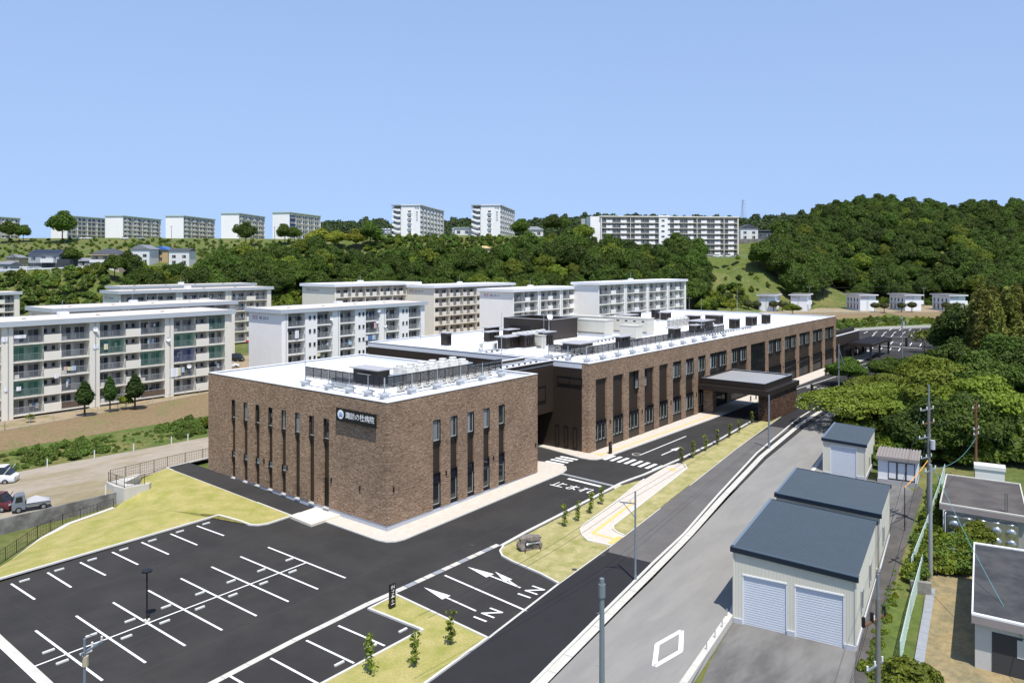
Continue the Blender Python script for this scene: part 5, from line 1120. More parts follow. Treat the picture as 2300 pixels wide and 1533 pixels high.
# ---- white two-storey row houses on the terrace at the right
def row_house(label, x, y, rot, L_=13.0, dp=7.0, h=6.2):
    t = thing('row_house', label, 'house', (x, y, 4.6), rot, 'white row houses on the upper terrace')
    RHW = mat('row_house_white', (0.74, 0.75, 0.77), rough=0.9, var=0.05, vs=0.5); RHR = mat('row_house_roof', (0.16, 0.15, 0.15), rough=0.9, var=0.2, vs=0.8)
    MB().box(0, 0, -1, dp, L_, h).obj('wall', RHW, t)
    mb = MB(); e = 0.8; mb.add([(-e, -e, h + 0.1), (dp + e, -e, h + 0.1), (dp + e, L_ + e, h + 0.1), (-e, L_ + e, h + 0.1), (-e, -e, h + 0.4), (dp + e, -e, h + 0.55), (dp + e, L_ + e, h + 0.55), (-e, L_ + e, h + 0.4)], [(0, 3, 2, 1), (4, 5, 6, 7), (0, 1, 5, 4), (1, 2, 6, 5), (2, 3, 7, 6), (3, 0, 4, 7)]); mb.obj('eaves', WFASC, t)
    MB().box(-0.55, -0.55, h + 0.5, dp + 0.6, L_ + 0.6, h + 0.62).obj('roof', RHR, t)
    for i in range(4):
        yy = 1.6 + i * 3.0
        put_win(t, -0.04, yy + 1.2, 3.6, 1.1, 1.5, R(-90)); put_win(t, -0.04, yy + 1.2, 0.5, 1.1, 1.9, R(-90))
        MB().box(-0.9, yy - 0.1, 2.7, -0.02, yy + 1.5, 2.85).obj('porch_roof', CONCG, t)
    MB().box(dp * 0.42, -0.06, -0.9, dp * 0.52, -0.01, h).obj('duct', mat('pale_green_strip', (0.55, 0.60, 0.55)), t)
    MB().box(dp, 1.0, 2.6, dp + 1.6, 3.2, 4.2).obj('bay', RHW, t)
    lettering('県営', 0.8, REDP, t, (1.2, -0.02, h - 0.8), (R(90), 0, 0), thick=0.003, name='number_sign'); lettering('5-1-2', 0.8, INK, t, (2.9, -0.02, h - 0.8), (R(90), 0, 0), thick=0.003, name='number_sign')
    return t
def rh(label, pl, pr):
    a = U(pl[0], pl[1], 4.5); b = U(pr[0], pr[1], 4.5); v = Vector((b[0] - a[0], b[1] - a[1])); row_house(label, a[0], a[1], math.atan2(v.y, v.x), dp=max(6.5, v.length))
rh('white row house farthest left on the terrace, with dark round shrubs before it', (1704, 698), (1738, 699))
rh('white row house with an overhanging upper floor behind a leafy tree', (1776, 697), (1811, 698))
rh('first white row house right of the bare yard', (1932, 698), (1967, 698))
rh('middle white row house of the right-hand three', (2033, 698), (2069, 698))
rh('last white row house, partly behind the big trees', (2133, 699), (2168, 699))
# ---------------------------------------------------------------- steel sheds, hut and the yard on the right
AXR = R(7.7); NV = Vector((math.cos(AXR), math.sin(AXR)))
def ribbed(mb, p0, p1, z0, z1a, z1b, pitch, amp, m=0):
    """corrugated wall between two plan points, top sloping from z1a to z1b; facing right-hand side of p0->p1 reversed"""
    p0 = Vector(p0); p1 = Vector(p1); d = p1 - p0; n = int(d.length / pitch); t = d.normalized(); o = Vector((t.y, -t.x)); vs = []
    for i in range(n * 2 + 1):
        f = i / (n * 2); q = p0 + d * f + o * (amp if (i % 2) else 0); z1 = z1a + (z1b - z1a) * f; vs += [(q.x, q.y, z0), (q.x, q.y, z1)]
    mb.add(vs, [(2 * i, 2 * i + 2, 2 * i + 3, 2 * i + 1) for i in range(n * 2)], m)
def shed(label, org, zb, W_, L_, zl, zr, doors, ribs=0.09):
    """local x = depth away from the road front, local y = to the left; front face at x=0 spanning y=0..-W_"""
    t = thing('steel_shed', label, 'shed', (org[0], org[1], zb), AXR, 'ivory steel sheds with slate-blue roofs'); hl, hr = zl - zb, zr - zb
    h = lambda y: hl + (hr - hl) * (-y / W_)
    base = 0.5
    # front wall pieces around the doors
    cur = 0.0; mb = MB(); dt_ = 3.5 if hl > 4 else 3.0
    for a, b in doors:
        ribbed(mb, (0, -cur), (0, -a), base * 0, h(-cur), h(-a), ribs, 0.02); ribbed(mb, (0, -a), (0, -b), dt_, h(-a), h(-b), ribs, 0.02); cur = b
    ribbed(mb, (0, -cur), (0, -W_), 0, h(-cur), h(-W_), ribs, 0.02); mb.obj('front_wall', SHEDW, t)
    mb = MB(); ribbed(mb, (L_, 0), (0, 0), 0, hl, hl, ribs, 0.02); mb.obj('side_wall', SHEDW, t)
    mb = MB(); ribbed(mb, (0, -W_), (L_, -W_), 0, hr, hr, ribs, 0.02); mb.obj('side_wall', SHEDW, t)
    mb = MB(); ribbed(mb, (L_, -W_), (L_, 0), 0, hr, hl, ribs, 0.02); mb.obj('rear_wall', SHEDW, t)
    # corner trims and concrete footing
    for x, y, hh in ((-0.03, 0.0, hl), (-0.03, -W_, hr), (L_, 0, hl), (L_, -W_, hr)): MB().box(x - 0.04, y - 0.05, 0, x + 0.05, y + 0.05, hh - 0.02).obj('corner_trim', SHEDW, t)
    mb = MB(); cur = 0
    for a, b in list(doors) + [(W_, W_)]: mb.box(-0.12, -cur, -0.6, 0.06, -a, 0.42) if a - cur > 0.05 else None; cur = b
    mb.box(0.07, -0.02, -0.6, L_ + 0.05, 0.1, 0.42); mb.box(0.07, -W_ - 0.1, -0.6, L_ + 0.05, -W_ + 0.02, 0.42); mb.obj('footing', PLINTH, t)
    for a, b in doors:
        d = MB(); n = 42; z = 0.02; st = (dt_ - 0.02) / n
        for i in range(n): d.box(0.06 + (0.012 if i % 2 else 0), -b + 0.06, z, 0.10, -a - 0.06, z + st - 0.004); z += st
        dd = d.obj('roller_door', SHUT, t)
        MB().box(-0.02, -a - 0.06, 0, 0.06, -a, dt_).obj('jamb', COPING, t); MB().box(-0.02, -b, 0, 0.06, -b + 0.06, dt_).obj('jamb', COPING, t); MB().box(-0.05, -b, dt_, 0.06, -a, dt_ + 0.1).obj('head', COPING, t)
        MB().box(0.04, -b + 0.1, 0.0, 0.058, -a - 0.1, 0.1).obj('door_rail', GALV, dd)
    # roof sheets: ribs across the width, each sheet row its own part
    e = 0.12; rp = 0.26; x = -e; k = 0
    panels = 6; seg = (L_ + 2 * e) / panels
    for q in range(panels):
        mb = MB(); x0 = -e + q * seg; n = max(2, int(seg / rp)); w = seg / n
        for i in range(n):
            xa = x0 + i * w; zz = lambda y: h(y) + 0.06
            prof = [(xa, 0.0), (xa + w * 0.12, 0.06), (xa + w * 0.62, 0.06), (xa + w * 0.74, 0.0)]; prof.append((xa + w, 0.0))
            vs = []
            for px_, pz in prof: vs += [(px_, 0.15, zz(0.15) + pz), (px_, -W_ - 0.15, zz(-W_ - 0.15) + pz)]
            mb.add(vs, [(0, 1, 3, 2), (2, 3, 5, 4), (4, 5, 7, 6), (6, 7, 9, 8)])
        if mb.f: mb.obj('roof_sheet', NAVY, t)
        me_ = t.children[-1].data
        if sum(p.normal.z for p in me_.polygons) < 0: me_.flip_normals()
    zf = lambda y: h(y) + 0.13
    def trim(xa, xb, ya, yb, dn, m, nm):
        mb = MB(); vs = [(xa, ya, zf(ya) - dn), (xb, ya, zf(ya) - dn), (xb, yb, zf(yb) - dn), (xa, yb, zf(yb) - dn), (xa, ya, zf(ya)), (xb, ya, zf(ya)), (xb, yb, zf(yb)), (xa, yb, zf(yb))]
        mb.add(vs, [(0, 3, 2, 1), (4, 5, 6, 7), (0, 1, 5, 4), (1, 2, 6, 5), (2, 3, 7, 6), (3, 0, 4, 7)]); mb.obj(nm, m, t)
    trim(-0.22, -0.125, -W_ - 0.2, 0.2, 0.34, NAVYD, 'fascia'); trim(-0.12, 0.22, -W_ - 0.2, 0.2, 0.03, NAVY, 'verge_trim'); trim(L_ + 0.12, L_ + 0.2, -W_ - 0.2, 0.2, 0.3, NAVYD, 'fascia')
    trim(-0.118, L_ + 0.118, 0.0, 0.2, 0.035, mat('ridge_trim_blue', (0.13, 0.175, 0.22), rough=0.45), 'ridge_trim')
    return t
s1 = shed('largest ivory shed with two roller doors facing the yard', (51.7, 21.12), -0.46, 7.9, 12.3, 4.81, 4.38, ((0.62, 3.62), (4.12, 7.22)))
s2 = shed('middle ivory shed with a plain front just behind the largest one', (65.7, 22.95), -0.3, 8.0, 9.1, 4.92, 4.48, ())
s3 = shed('smallest ivory shed with a single roller door near the cherry trees', (92.6, 26.9), 0.0, 4.5, 9.8, 4.25, 4.0, ((0.75, 3.6),))
for t, L_, W_, n in ((s1, 12.3, 7.9, 2), (s2, 9.1, 8.0, 1)):
    for i in range(n): put_win(t, 2.6 + i * 5.2, -W_ - 0.06, 1.5, 0.9, 1.5, 0)
MB().box(3.5, -4.62, 1.0, 3.9, -4.53, 1.9).obj('meter_box', GALV, s3)
# white hut
ht = thing('white_hut', 'small white hut with brown corrugated roof and sliding glass doors', 'hut', (93.6, 21.2, 0.1), AXR)
MB().box(0.0, -4.0, 0.35, 3.2, 0, 2.75).obj('wall', mat('hut_white', (0.70, 0.71, 0.72), rough=0.8), ht); MB().box(-0.2, -4.0, -0.3, 3.3, 0.05, 0.348).obj('step', CONCG, ht)
mb = MB(); BR = mat('hut_brown_roof', (0.24, 0.215, 0.20), rough=0.7)
for i in range(14):
    y = -4.2 + i * 0.315; mb.add([(-0.4, y, 2.85), (3.5, y, 3.15), (3.5, y + 0.2, 3.15), (-0.4, y + 0.2, 2.85), (-0.4, y, 2.95), (3.5, y, 3.25), (3.5, y + 0.2, 3.25), (-0.4, y + 0.2, 2.95)], [(4, 5, 6, 7), (0, 1, 5, 4), (3, 7, 6, 2), (0, 4, 7, 3)])
mb.add([(-0.4, -4.2, 2.84), (3.5, -4.2, 3.14), (3.5, 0.2, 3.14), (-0.4, 0.2, 2.84)], [(0, 1, 2, 3)]); mb.obj('roof', BR, ht); MB().box(-0.46, -4.22, 2.6, -0.41, 0.22, 2.9).obj('fascia', BR, ht)
for y in (-1.05, -1.95, -2.85): add_window(ht, (93.6 - 0.02, 21.2, 0.1), 0.88, 1.95, R(-90)).location = (-0.06, y, 0.42)
# driveway posts along the kerb
for i, (px, py) in enumerate(((1602, 1475), (1621, 1448), (1637, 1424), (1648, 1398))):
    x, y, z = G(px - 15, py, -0.45); o = MB().cyl(0, 0, 0, 1.0, 0.035, 8).obj('steel_post', GALV, None, loc=(x, y, z)); tag(o, ('slim steel post with a yellow tip nearest the bottom edge', 'second slim steel post up from the bottom edge', 'third slim steel post up from the bottom edge', 'slim steel post closest to the largest shed')[i], 'post', 'posts beside the shed drive')
# mesh fence along the lane (pale green)
GFEN = mat('pale_green_fence', (0.50, 0.62, 0.56), rough=0.6)
def fence(label, pts, z, h, m, post=2.0, mesh=True, name='mesh_fence', pitch=0.16, dens=0.012):
    t = thing(name, label, 'fence', (pts[0][0], pts[0][1], z if not callable(z) else z(*pts[0]))); O = Vector(t.location)
    for a, b in zip(pts[:-1], pts[1:]):
        A = Vector((a[0], a[1], z if not callable(z) else z(*a))) - O; B = Vector((b[0], b[1], z if not callable(z) else z(*b))) - O; d = B - A; n = max(1, round(d.length / post))
        for i in range(n + 1):
            p = A + d * (i / n); MB().cyl(p.x, p.y, p.z - 0.2, p.z + h, 0.035, 6).obj('post', m, t)
        MB().tube(A + Vector((0, 0, h - 0.05)), B + Vector((0, 0, h - 0.05)), 0.025, 5).obj('rail', m, t); MB().tube(A + Vector((0, 0, 0.1)), B + Vector((0, 0, 0.1)), 0.02, 5).obj('rail', m, t)
        if mesh:
            mb = MB(); k = int(d.length / pitch)
            for i in range(k): p = A + d * (i / k); mb.tube(p + Vector((0, 0, 0.1)), p + Vector((0, 0, h - 0.05)), dens, 3)
            for j in range(1, int(h / 0.3)): mb.tube(A + Vector((0, 0, j * 0.3)), B + Vector((0, 0, j * 0.3)), dens, 3)
            o = mb.obj('wire_mesh', m, t); o['kind'] = 'stuff'
    return t
fz = lambda x, y: gz(x, y) - 0.42
FL = [G(p[0], p[1], -0.4)[:2] for p in ((2022, 1490), (2045, 1385), (2072, 1285))]
fence('pale green mesh fence beside the dry grass yard, near run', FL, fz, 1.5, GFEN, pitch=0.075, dens=0.016)
FL = [G(p[0], p[1], -0.4)[:2] for p in ((2047, 1292), (2080, 1205), (2108, 1120), (2122, 1070))]
fence('pale green mesh fence running up the lane towards the trees', FL, fz, 1.5, GFEN, pitch=0.075, dens=0.016)
fence('grey chain-link fence in front of the overgrown water tank', [U(2094, 1270, -0.4)[:2], U(2190, 1282, -0.4)[:2]], -0.42, 1.7, mat('dull_fence', (0.25, 0.28, 0.27)), pitch=0.12)
blk = G(2045, 1330, -0.45); mb = MB(); mb.box(0, -0.1, -0.3, 1.4, 0.3, 0.9); o = mb.obj('stone_block_wall', CONCD, None, loc=blk, rot=R(-70)); tag(o, 'short dark stone wall where the fence steps', 'wall')
dc = [G(p[0], p[1], -0.44)[:2] for p in ((2062, 1500), (2075, 1420), (2092, 1320))]
stones('drain_cover', dc, 0.55, -0.45, 0.03, 1.2, GRATE)
# low flat-roofed buildings on the far right
def flat_bldg(label, corners, ztop, zb, wall, band, deck, group='dark flat-roofed buildings at the right'):
    x = sum(c[0] for c in corners) / 4; y = sum(c[1] for c in corners) / 4
    t = thing('flat_roofed_building', label, 'building', (x, y, zb), 0, group)
    def ins(k): return [(x + (c[0] - x) * k, y + (c[1] - y) * k) for c in corners]
    mb = MB(t); mb.prism(ins(0.93), zb - 0.5, ztop - 0.62); mb.obj('wall', wall, t)
    mb = MB(t); mb.prism(corners, ztop - 0.6, ztop - 0.12); mb.obj('fascia', band, t)
    mb = MB(t); mb.prism(ins(0.965), ztop - 0.118, ztop - 0.09); mb.obj('roof_deck', deck, t)
    mb = MB(t); c = corners; i_ = ins(0.965)
    for k in range(4):
        a, b, q, r_ = c[k], c[(k + 1) % 4], i_[(k + 1) % 4], i_[k]; mb.prism([a, b, q, r_], ztop - 0.118, ztop)
    mb.obj('roof_kerb', COPING if 'near' in label else CONC, t); return t
DECK = mat('dark_roof_felt', (0.075, 0.068, 0.064), rough=0.95, var=0.2, vs=0.6, col2=(0.10, 0.09, 0.082), cs=0.4)
BAND = mat('mauve_grey_band', (0.27, 0.235, 0.225), rough=0.9, var=0.1, vs=0.7)
c = [U(*q, 3.0)[:2] for q in ((2125, 1063), (2110, 1128), (2310, 1160), (2292, 1085))]
b1 = flat_bldg('low building with a brown-black felt roof behind the steel tank', c, 3.0, -0.4, mat('dull_green_wall', (0.30, 0.31, 0.28)), BAND, DECK)
for i in range(2): p = U(2258 + i * 5, 1150, 2.9); MB(b1).cyl(p[0], p[1], 0.5, 4.6, 0.06, 6).obj('vent_pipe', CPOLE, b1)
c = [U(*q, 3.2)[:2] for q in ((2187, 1216), (2182, 1376), (2400, 1425), (2380, 1245))]
b2 = flat_bldg('near building with a black roof and white parapet at the right edge', c, 3.2, -0.4, mat('pale_block_wall', (0.50, 0.49, 0.46), var=0.08), BAND, mat('black_roof_felt', (0.040, 0.042, 0.045), rough=0.9, var=0.2, vs=0.5, col2=(0.06, 0.06, 0.06), cs=0.5))
c0 = (sum(q[0] for q in c) / 4, sum(q[1] for q in c) / 4); A_ = Vector((c0[0] + (c[1][0] - c0[0]) * .93, c0[1] + (c[1][1] - c0[1]) * .93)); B_ = Vector((c0[0] + (c[2][0] - c0[0]) * .93, c0[1] + (c[2][1] - c0[1]) * .93)); t_ = (B_ - A_).normalized(); n_ = Vector((t_.y, -t_.x)); n_ = n_ if n_.x < 0 else -n_
q0 = A_ + t_ * 0.9; q1_ = B_; MB(b2).prism([tuple(v) for v in (q0 + n_ * 0.03, q1_ + n_ * 0.03, q1_ - n_ * 0.2, q0 - n_ * 0.2)], -0.4, 2.15).obj('carport_opening', mat('carport_shade', (0.05, 0.05, 0.05)), b2)  # dark panel on the wall paints the shade of the open carport
q0 = A_ + t_ * 2.2; MB(b2).prism([tuple(v) for v in (q0 + n_ * 0.05, q0 + t_ * 0.9 + n_ * 0.05, q0 + t_ * 0.9 + n_ * 0.04, q0 + n_ * 0.04)], 0.9, 2.0).obj('block_screen', MATS['pale_block_wall'], b2)
p = U(2205, 1385, 0.5); MB(b2).cyl(p[0] - 0.3, p[1], -0.5, 2.6, 0.08, 8).obj('downpipe', POLE, b2)
# stainless panel tank
a = U(2135, 1166, 1.9); tk = thing('panel_tank', 'shiny steel panel tank with bulging plates beside the dark roof', 'water tank', (79.0, 6.6, -0.3), R(7.3))
STEEL = mat('stainless', (0.52, 0.53, 0.54), rough=0.28, metal=0.9, var=0.08, vs=1.5)
TW, TD, TH = 5.4, 2.0, 2.3
MB().box(0, 0, 0.1, TD, TW, TH).obj('shell', STEEL, tk)
for i in range(5):
    w = TW / 5
    for z in (0.65, 1.6): MB().ell((-0.02, w * (i + 0.5), z), (0.16, w * 0.4, 0.40), 12, 8).obj('bulge', STEEL, tk, smooth=True)
    for x in (0.5, 1.5): MB().ell((x, w * (i + 0.5), TH + 0.0), (0.38, w * 0.4, 0.09), 12, 6).obj('bulge', STEEL, tk, smooth=True)
for i in (1, 3): MB().cyl(1.0, TW / 5 * (i + 0.5), TH, TH + 0.3, 0.07, 8).obj('vent', COPING, tk)
mb = MB(); mb.path([(0.1, TW + 0.15, 0.3), (0.1, TW + 0.15, TH + 0.2), (0.6, TW + 0.1, TH + 0.2)], 0.04, 6); mb.path([(0.4, TW + 0.3, 0.3), (0.4, TW + 0.3, TH + 0.35), (0.8, TW - 0.1, TH + 0.35)], 0.04, 6); mb.obj('pipe', COPING, tk)
a = U(2190, 1045, 2.2); bx_ = thing('white_tank_box', 'white plastic water tank behind the dark roof by the rusty pole', 'water tank', (a[0], a[1], 0.0), AXR)
MB().box(0, -2.8, 0, 1.5, 0, 1.9).obj('body', PORC, bx_); MB().box(-0.1, -2.9, 1.902, 1.6, 0.1, 2.3).obj('lid', PORC, bx_)
# ---------------------------------------------------------------- vegetation
def leaf_cloud(name, lobes, n, leaf, seed, m, core=0.74, up=0.35, shell=(0.80, 1.06), aspect=1.5, corem=None):
    """crown: leaf-sized faces spread over the lobes' shells (gaps between them), with dark inner cores"""
    rs = np.random.RandomState(seed); L = np.array(lobes, dtype=float)
    area = L[:, 3] * L[:, 4] + L[:, 4] * L[:, 5]; pick = rs.choice(len(L), size=n * 2, p=area / area.sum())
    d = rs.normal(size=(n * 2, 3)); d /= np.linalg.norm(d, axis=1)[:, None]; d[:, 2] = np.where(d[:, 2] < -0.45, -d[:, 2], d[:, 2])
    c = L[pick, :3]; r = L[pick, 3:6]; k = rs.uniform(shell[0], shell[1], n * 2)[:, None]
    # clumps: push some directions in and out so the outline breaks up
    ph = np.sin(d[:, 0] * 5.1 + pick * 1.7) + np.sin(d[:, 1] * 6.3 + pick * 2.9) + np.sin(d[:, 2] * 5.7 + pick)
    k = k * (1 + 0.07 * ph[:, None]); P = c + d * r * k
    keep = np.ones(len(P), bool)
    for i in range(len(L)):
        q = np.linalg.norm((P - L[i, :3]) / L[i, 3:6], axis=1); keep &= ~((q < 0.72) & (pick != i))
    idx = np.where(keep)[0][:n]; P = P[idx]; d = d[idx]; n = len(idx)
    nrm = d * 0.75 + rs.normal(size=(n, 3)) * 0.55 + np.array([0, 0, up]); nrm /= np.linalg.norm(nrm, axis=1)[:, None]
    t = np.cross(nrm, rs.normal(size=(n, 3))); t /= np.linalg.norm(t, axis=1)[:, None] + 1e-9; b = np.cross(nrm, t)
    s = (leaf * rs.uniform(0.55, 1.25, n))[:, None]
    V = np.empty((n, 4, 3)); V[:, 0] = P - t * s * aspect * 0.5; V[:, 1] = P - b * s * 0.42 + nrm * s * 0.12; V[:, 2] = P + t * s * aspect * 0.5; V[:, 3] = P + b * s * 0.42 + nrm * s * 0.12
    verts = V.reshape(-1, 3); faces = np.arange(n * 4).reshape(-1, 4)
    mb = MB(); mb.v = [tuple(v) for v in verts.tolist()]; mb.f = [tuple(f) for f in faces.tolist()]; mb.m = [0] * n
    if core:
        for i, q in enumerate(L): mb.ell(q[:3], (q[3] * core, q[4] * core, q[5] * core), 8, 6, 0, 0.12, seed + i)
    return mb.mesh(name, m)
def round_lobes(r, h, n, seed, flat=0.8, spread=0.62):
    rr = random.Random(seed); out = [(0, 0, h, r * 0.72, r * 0.72, r * flat * 0.8)]
    for i in range(n):
        a = 2 * math.pi * (i + rr.uniform(-0.3, 0.3)) / n; q = r * spread * rr.uniform(0.75, 1.1); s = r * rr.uniform(0.34, 0.52)
        out.append((math.cos(a) * q, math.sin(a) * q, h + rr.uniform(-0.42, 0.30) * r * flat, s, s, s * flat * rr.uniform(0.8, 1.1)))
    for i in range(max(2, n // 2)):
        a = rr.uniform(0, 6.28); q = r * 0.35 * rr.random(); s = r * rr.uniform(0.3, 0.42); out.append((math.cos(a) * q, math.sin(a) * q, h + r * flat * rr.uniform(0.4, 0.7), s, s, s * flat))
    return out
def trunk_mesh(h, r, lobes, seed, m=BARK, top=0.75):
    rr = random.Random(seed); mb = MB(); p = Vector((0, 0, -0.6)); q = Vector((rr.uniform(-.1, .1), rr.uniform(-.1, .1), h * top * 0.55)); mb.tube(p, q, r, 8, 0, r * 0.8)
    e = Vector((q.x * 1.3, q.y * 1.3, h * top)); mb.tube(q, e, r * 0.8, 7, 0, r * 0.5)
    for i, l in enumerate(lobes[1:7]): mb.tube(q.lerp(e, rr.uniform(0.1, 0.9)), Vector(l[:3]) - Vector((0, 0, l[5] * 0.3)), r * 0.42, 5, 0, r * 0.12)
    return mb.mesh('trunk', m)
class Kind:
    def __init__(s, name, crown, trunk): s.name, s.crown, s.trunk = name, crown, trunk
def make_kind(name, r, h, n, leaf, nl, seed, m, flat=0.8, tr=0.22, core=0.7, spread=0.62, up=0.35):
    lb = round_lobes(r, h, nl, seed, flat, spread); return Kind(name, leaf_cloud('crown', lb, n, leaf, seed, m, core=core, up=up), trunk_mesh(h, tr, lb, seed))
def tree(kind, x, y, label, scale=1.0, rot=None, z=None, group=None, sz=None, name=None):
    t = thing(name or kind.name, label, 'tree', (x, y, th(x, y) if z is None else z), rot if rot is not None else random.uniform(0, 6.28), group)
    t.scale = (scale, scale, sz or scale); link('trunk', kind.trunk, t); link('crown', kind.crown, t); return t
# hill forest kinds (small in the picture)
HK = [make_kind('broadleaf_tree', 4.6, 6.2, 2700, 0.46, 9, 11 + i, mm, flat=fl) for i, (mm, fl) in enumerate(((LF, 0.85), (LFD, 0.8), (LF, 0.95), (LFB, 0.8), (LFD, 0.95), (LF, 0.75)))]
FK = [make_kind('distant_tree', 5.2, 6.0, 420, 1.15, 6, 41 + i, LFF, flat=0.85) for i in range(3)]
BK = [make_kind('bush', 1.5, 1.0, 330, 0.42, 5, 61 + i, mm, flat=0.75, tr=0.05) for i, mm in enumerate((LF, LFB, LFW))]
def coll(name, kinds):
    c = bpy.data.collections.new(name)
    for i, k in enumerate(kinds):
        o = bpy.data.objects.new('%s_%d' % (name, i), k.crown); c.objects.link(o)
    return c
def scatter(name, label, pts, c):
    """pts: x, y, z, rot, scale, kind index -> one object of instanced crowns"""
    me = bpy.data.meshes.new(name); me.from_pydata([p[:3] for p in pts], [], [])
    a = me.attributes.new('rot', 'FLOAT_VECTOR', 'POINT'); a.data.foreach_set('vector', [v for p in pts for v in (0.0, 0.0, p[3])])
    a = me.attributes.new('scl', 'FLOAT_VECTOR', 'POINT'); a.data.foreach_set('vector', [v for p in pts for v in (p[4], p[4], p[4] * random.uniform(0.85, 1.25))])
    a = me.attributes.new('idx', 'INT', 'POINT'); a.data.foreach_set('value', [int(p[5]) for p in pts])
    o = link(name, me); o['kind'] = 'stuff'; o['label'] = label
    ng = bpy.data.node_groups.new(name, 'GeometryNodeTree'); ng.interface.new_socket('Geometry', in_out='INPUT', socket_type='NodeSocketGeometry'); ng.interface.new_socket('Geometry', in_out='OUTPUT', socket_type='NodeSocketGeometry')
    gi = ng.nodes.new('NodeGroupInput'); go = ng.nodes.new('NodeGroupOutput'); ip = ng.nodes.new('GeometryNodeInstanceOnPoints'); ci = ng.nodes.new('GeometryNodeCollectionInfo')
    ci.inputs['Collection'].default_value = c; ci.inputs['Separate Children'].default_value = True; ci.inputs['Reset Children'].default_value = True
    def na(nm, ty):
        q = ng.nodes.new('GeometryNodeInputNamedAttribute'); q.data_type = ty; q.inputs['Name'].default_value = nm; return next(s for s in q.outputs if s.enabled and s.name == 'Attribute')
    ip.inputs['Pick Instance'].default_value = True
    Lk = ng.links.new; Lk(gi.outputs[0], ip.inputs['Points']); Lk(ci.outputs[0], ip.inputs['Instance']); Lk(na('idx', 'INT'), ip.inputs['Instance Index']); Lk(na('rot', 'FLOAT_VECTOR'), ip.inputs['Rotation']); Lk(na('scl', 'FLOAT_VECTOR'), ip.inputs['Scale']); Lk(ip.outputs[0], go.inputs[0])
    md = o.modifiers.new('scatter', 'NODES'); md.node_group = ng; return o
HC = coll('hill_crowns', HK); FC = coll('far_crowns', FK); BC = coll('bushes', BK)
def inpoly(x, y, P):
    c = False; j = len(P) - 1
    for i in range(len(P)):
        if (P[i][1] > y) != (P[j][1] > y) and x < (P[j][0] - P[i][0]) * (y - P[i][1]) / (P[j][1] - P[i][1]) + P[i][0]: c = not c
        j = i
    return c
def fill(poly, spacing, seed, jit=0.42):
    rr = random.Random(seed); xs = [p[0] for p in poly]; ys = [p[1] for p in poly]; out = []; r = 0; y = min(ys)
    while y < max(ys):
        x = min(xs) + (spacing / 2 if r % 2 else 0)
        while x < max(xs):
            q = (x + rr.uniform(-jit, jit) * spacing, y + rr.uniform(-jit, jit) * spacing)
            if inpoly(*q, poly): out.append(q)
            x += spacing
        y += spacing * 0.87; r += 1
    return out
def pd(*a): return [DZ(px, d, 0)[:2] for px, d in a]
def place(P, rng, smin, smax, kinds, sink=0.0):
    z = th_arr(P) if len(P) else []
    return [(p[0], p[1], zz - sink, rng.uniform(0, 6.28), rng.uniform(smin, smax), rng.choice(kinds)) for p, zz in zip(P, z)]
rng = random.Random(5)
# left hillside wood between the flats and the ridge
poly = pd((245, 280), (300, 292), (420, 304), (480, 322), (560, 336), (700, 340), (830, 326), (900, 332), (1000, 338), (1050, 332), (1150, 338), (1250, 348), (1330, 352), (1400, 356), (1480, 346), (1560, 344), (1590, 330), (1560, 300), (1400, 288), (1250, 290), (1080, 285), (900, 285), (790, 292), (700, 302), (560, 288), (400, 282), (300, 276), (240, 276))
L1 = place(fill(poly, 6.0, 3), rng, 0.72, 1.25, (0, 0, 1, 2, 2, 4, 5, 3))
def visible_first(pts): return sorted(pts, key=lambda p: (p[0] * _F[0] + p[1] * _F[1]) - 2.2 * p[4])
# the right-hand hill
poly = pd((1712, 352), (1745, 395), (1740, 430), (1785, 455), (1800, 490), (1880, 520), (1980, 530), (2080, 520), (2200, 505), (2420, 480), (2480, 320), (2330, 310), (2230, 352), (2150, 386), (1990, 388), (1900, 380), (1835, 340), (1770, 332))
R1 = place(fill(poly, 6.6, 4), rng, 0.8, 1.4, (0, 1, 1, 2, 4, 0, 5, 1, 4, 2, 3))
# trees in front of the slab and around it
n1 = visible_first(L1); n2 = visible_first(R1)
LAB = 'broadleaf tree in the dense wood on the slope behind the flats'; LAB2 = 'broadleaf tree in the dark wood covering the right-hand hill'
for p in n1[:130]: tree(HK[p[5]], p[0], p[1], LAB, p[4], p[3], p[2], 'trees of the hillside wood')
for p in n2[:110]: tree(HK[p[5]], p[0], p[1], LAB2, p[4], p[3], p[2], 'trees of the right-hand hill')
scatter('hillside_wood', 'dense green wood filling the slope behind the flats', n1[130:], HC)
scatter('right_hill_wood', 'dark green wood covering the right-hand hill', n2[110:], HC)
# far wooded ridges
poly = pd((690, 655), (830, 640), (900, 660), (1330, 640), (1800, 640), (1840, 900), (690, 900))
F1 = place(fill(poly, 8.5, 8), rng, 0.8, 1.5, (0, 1, 2)); scatter('far_ridge_wood', 'distant wooded ridge on the skyline', F1, FC)
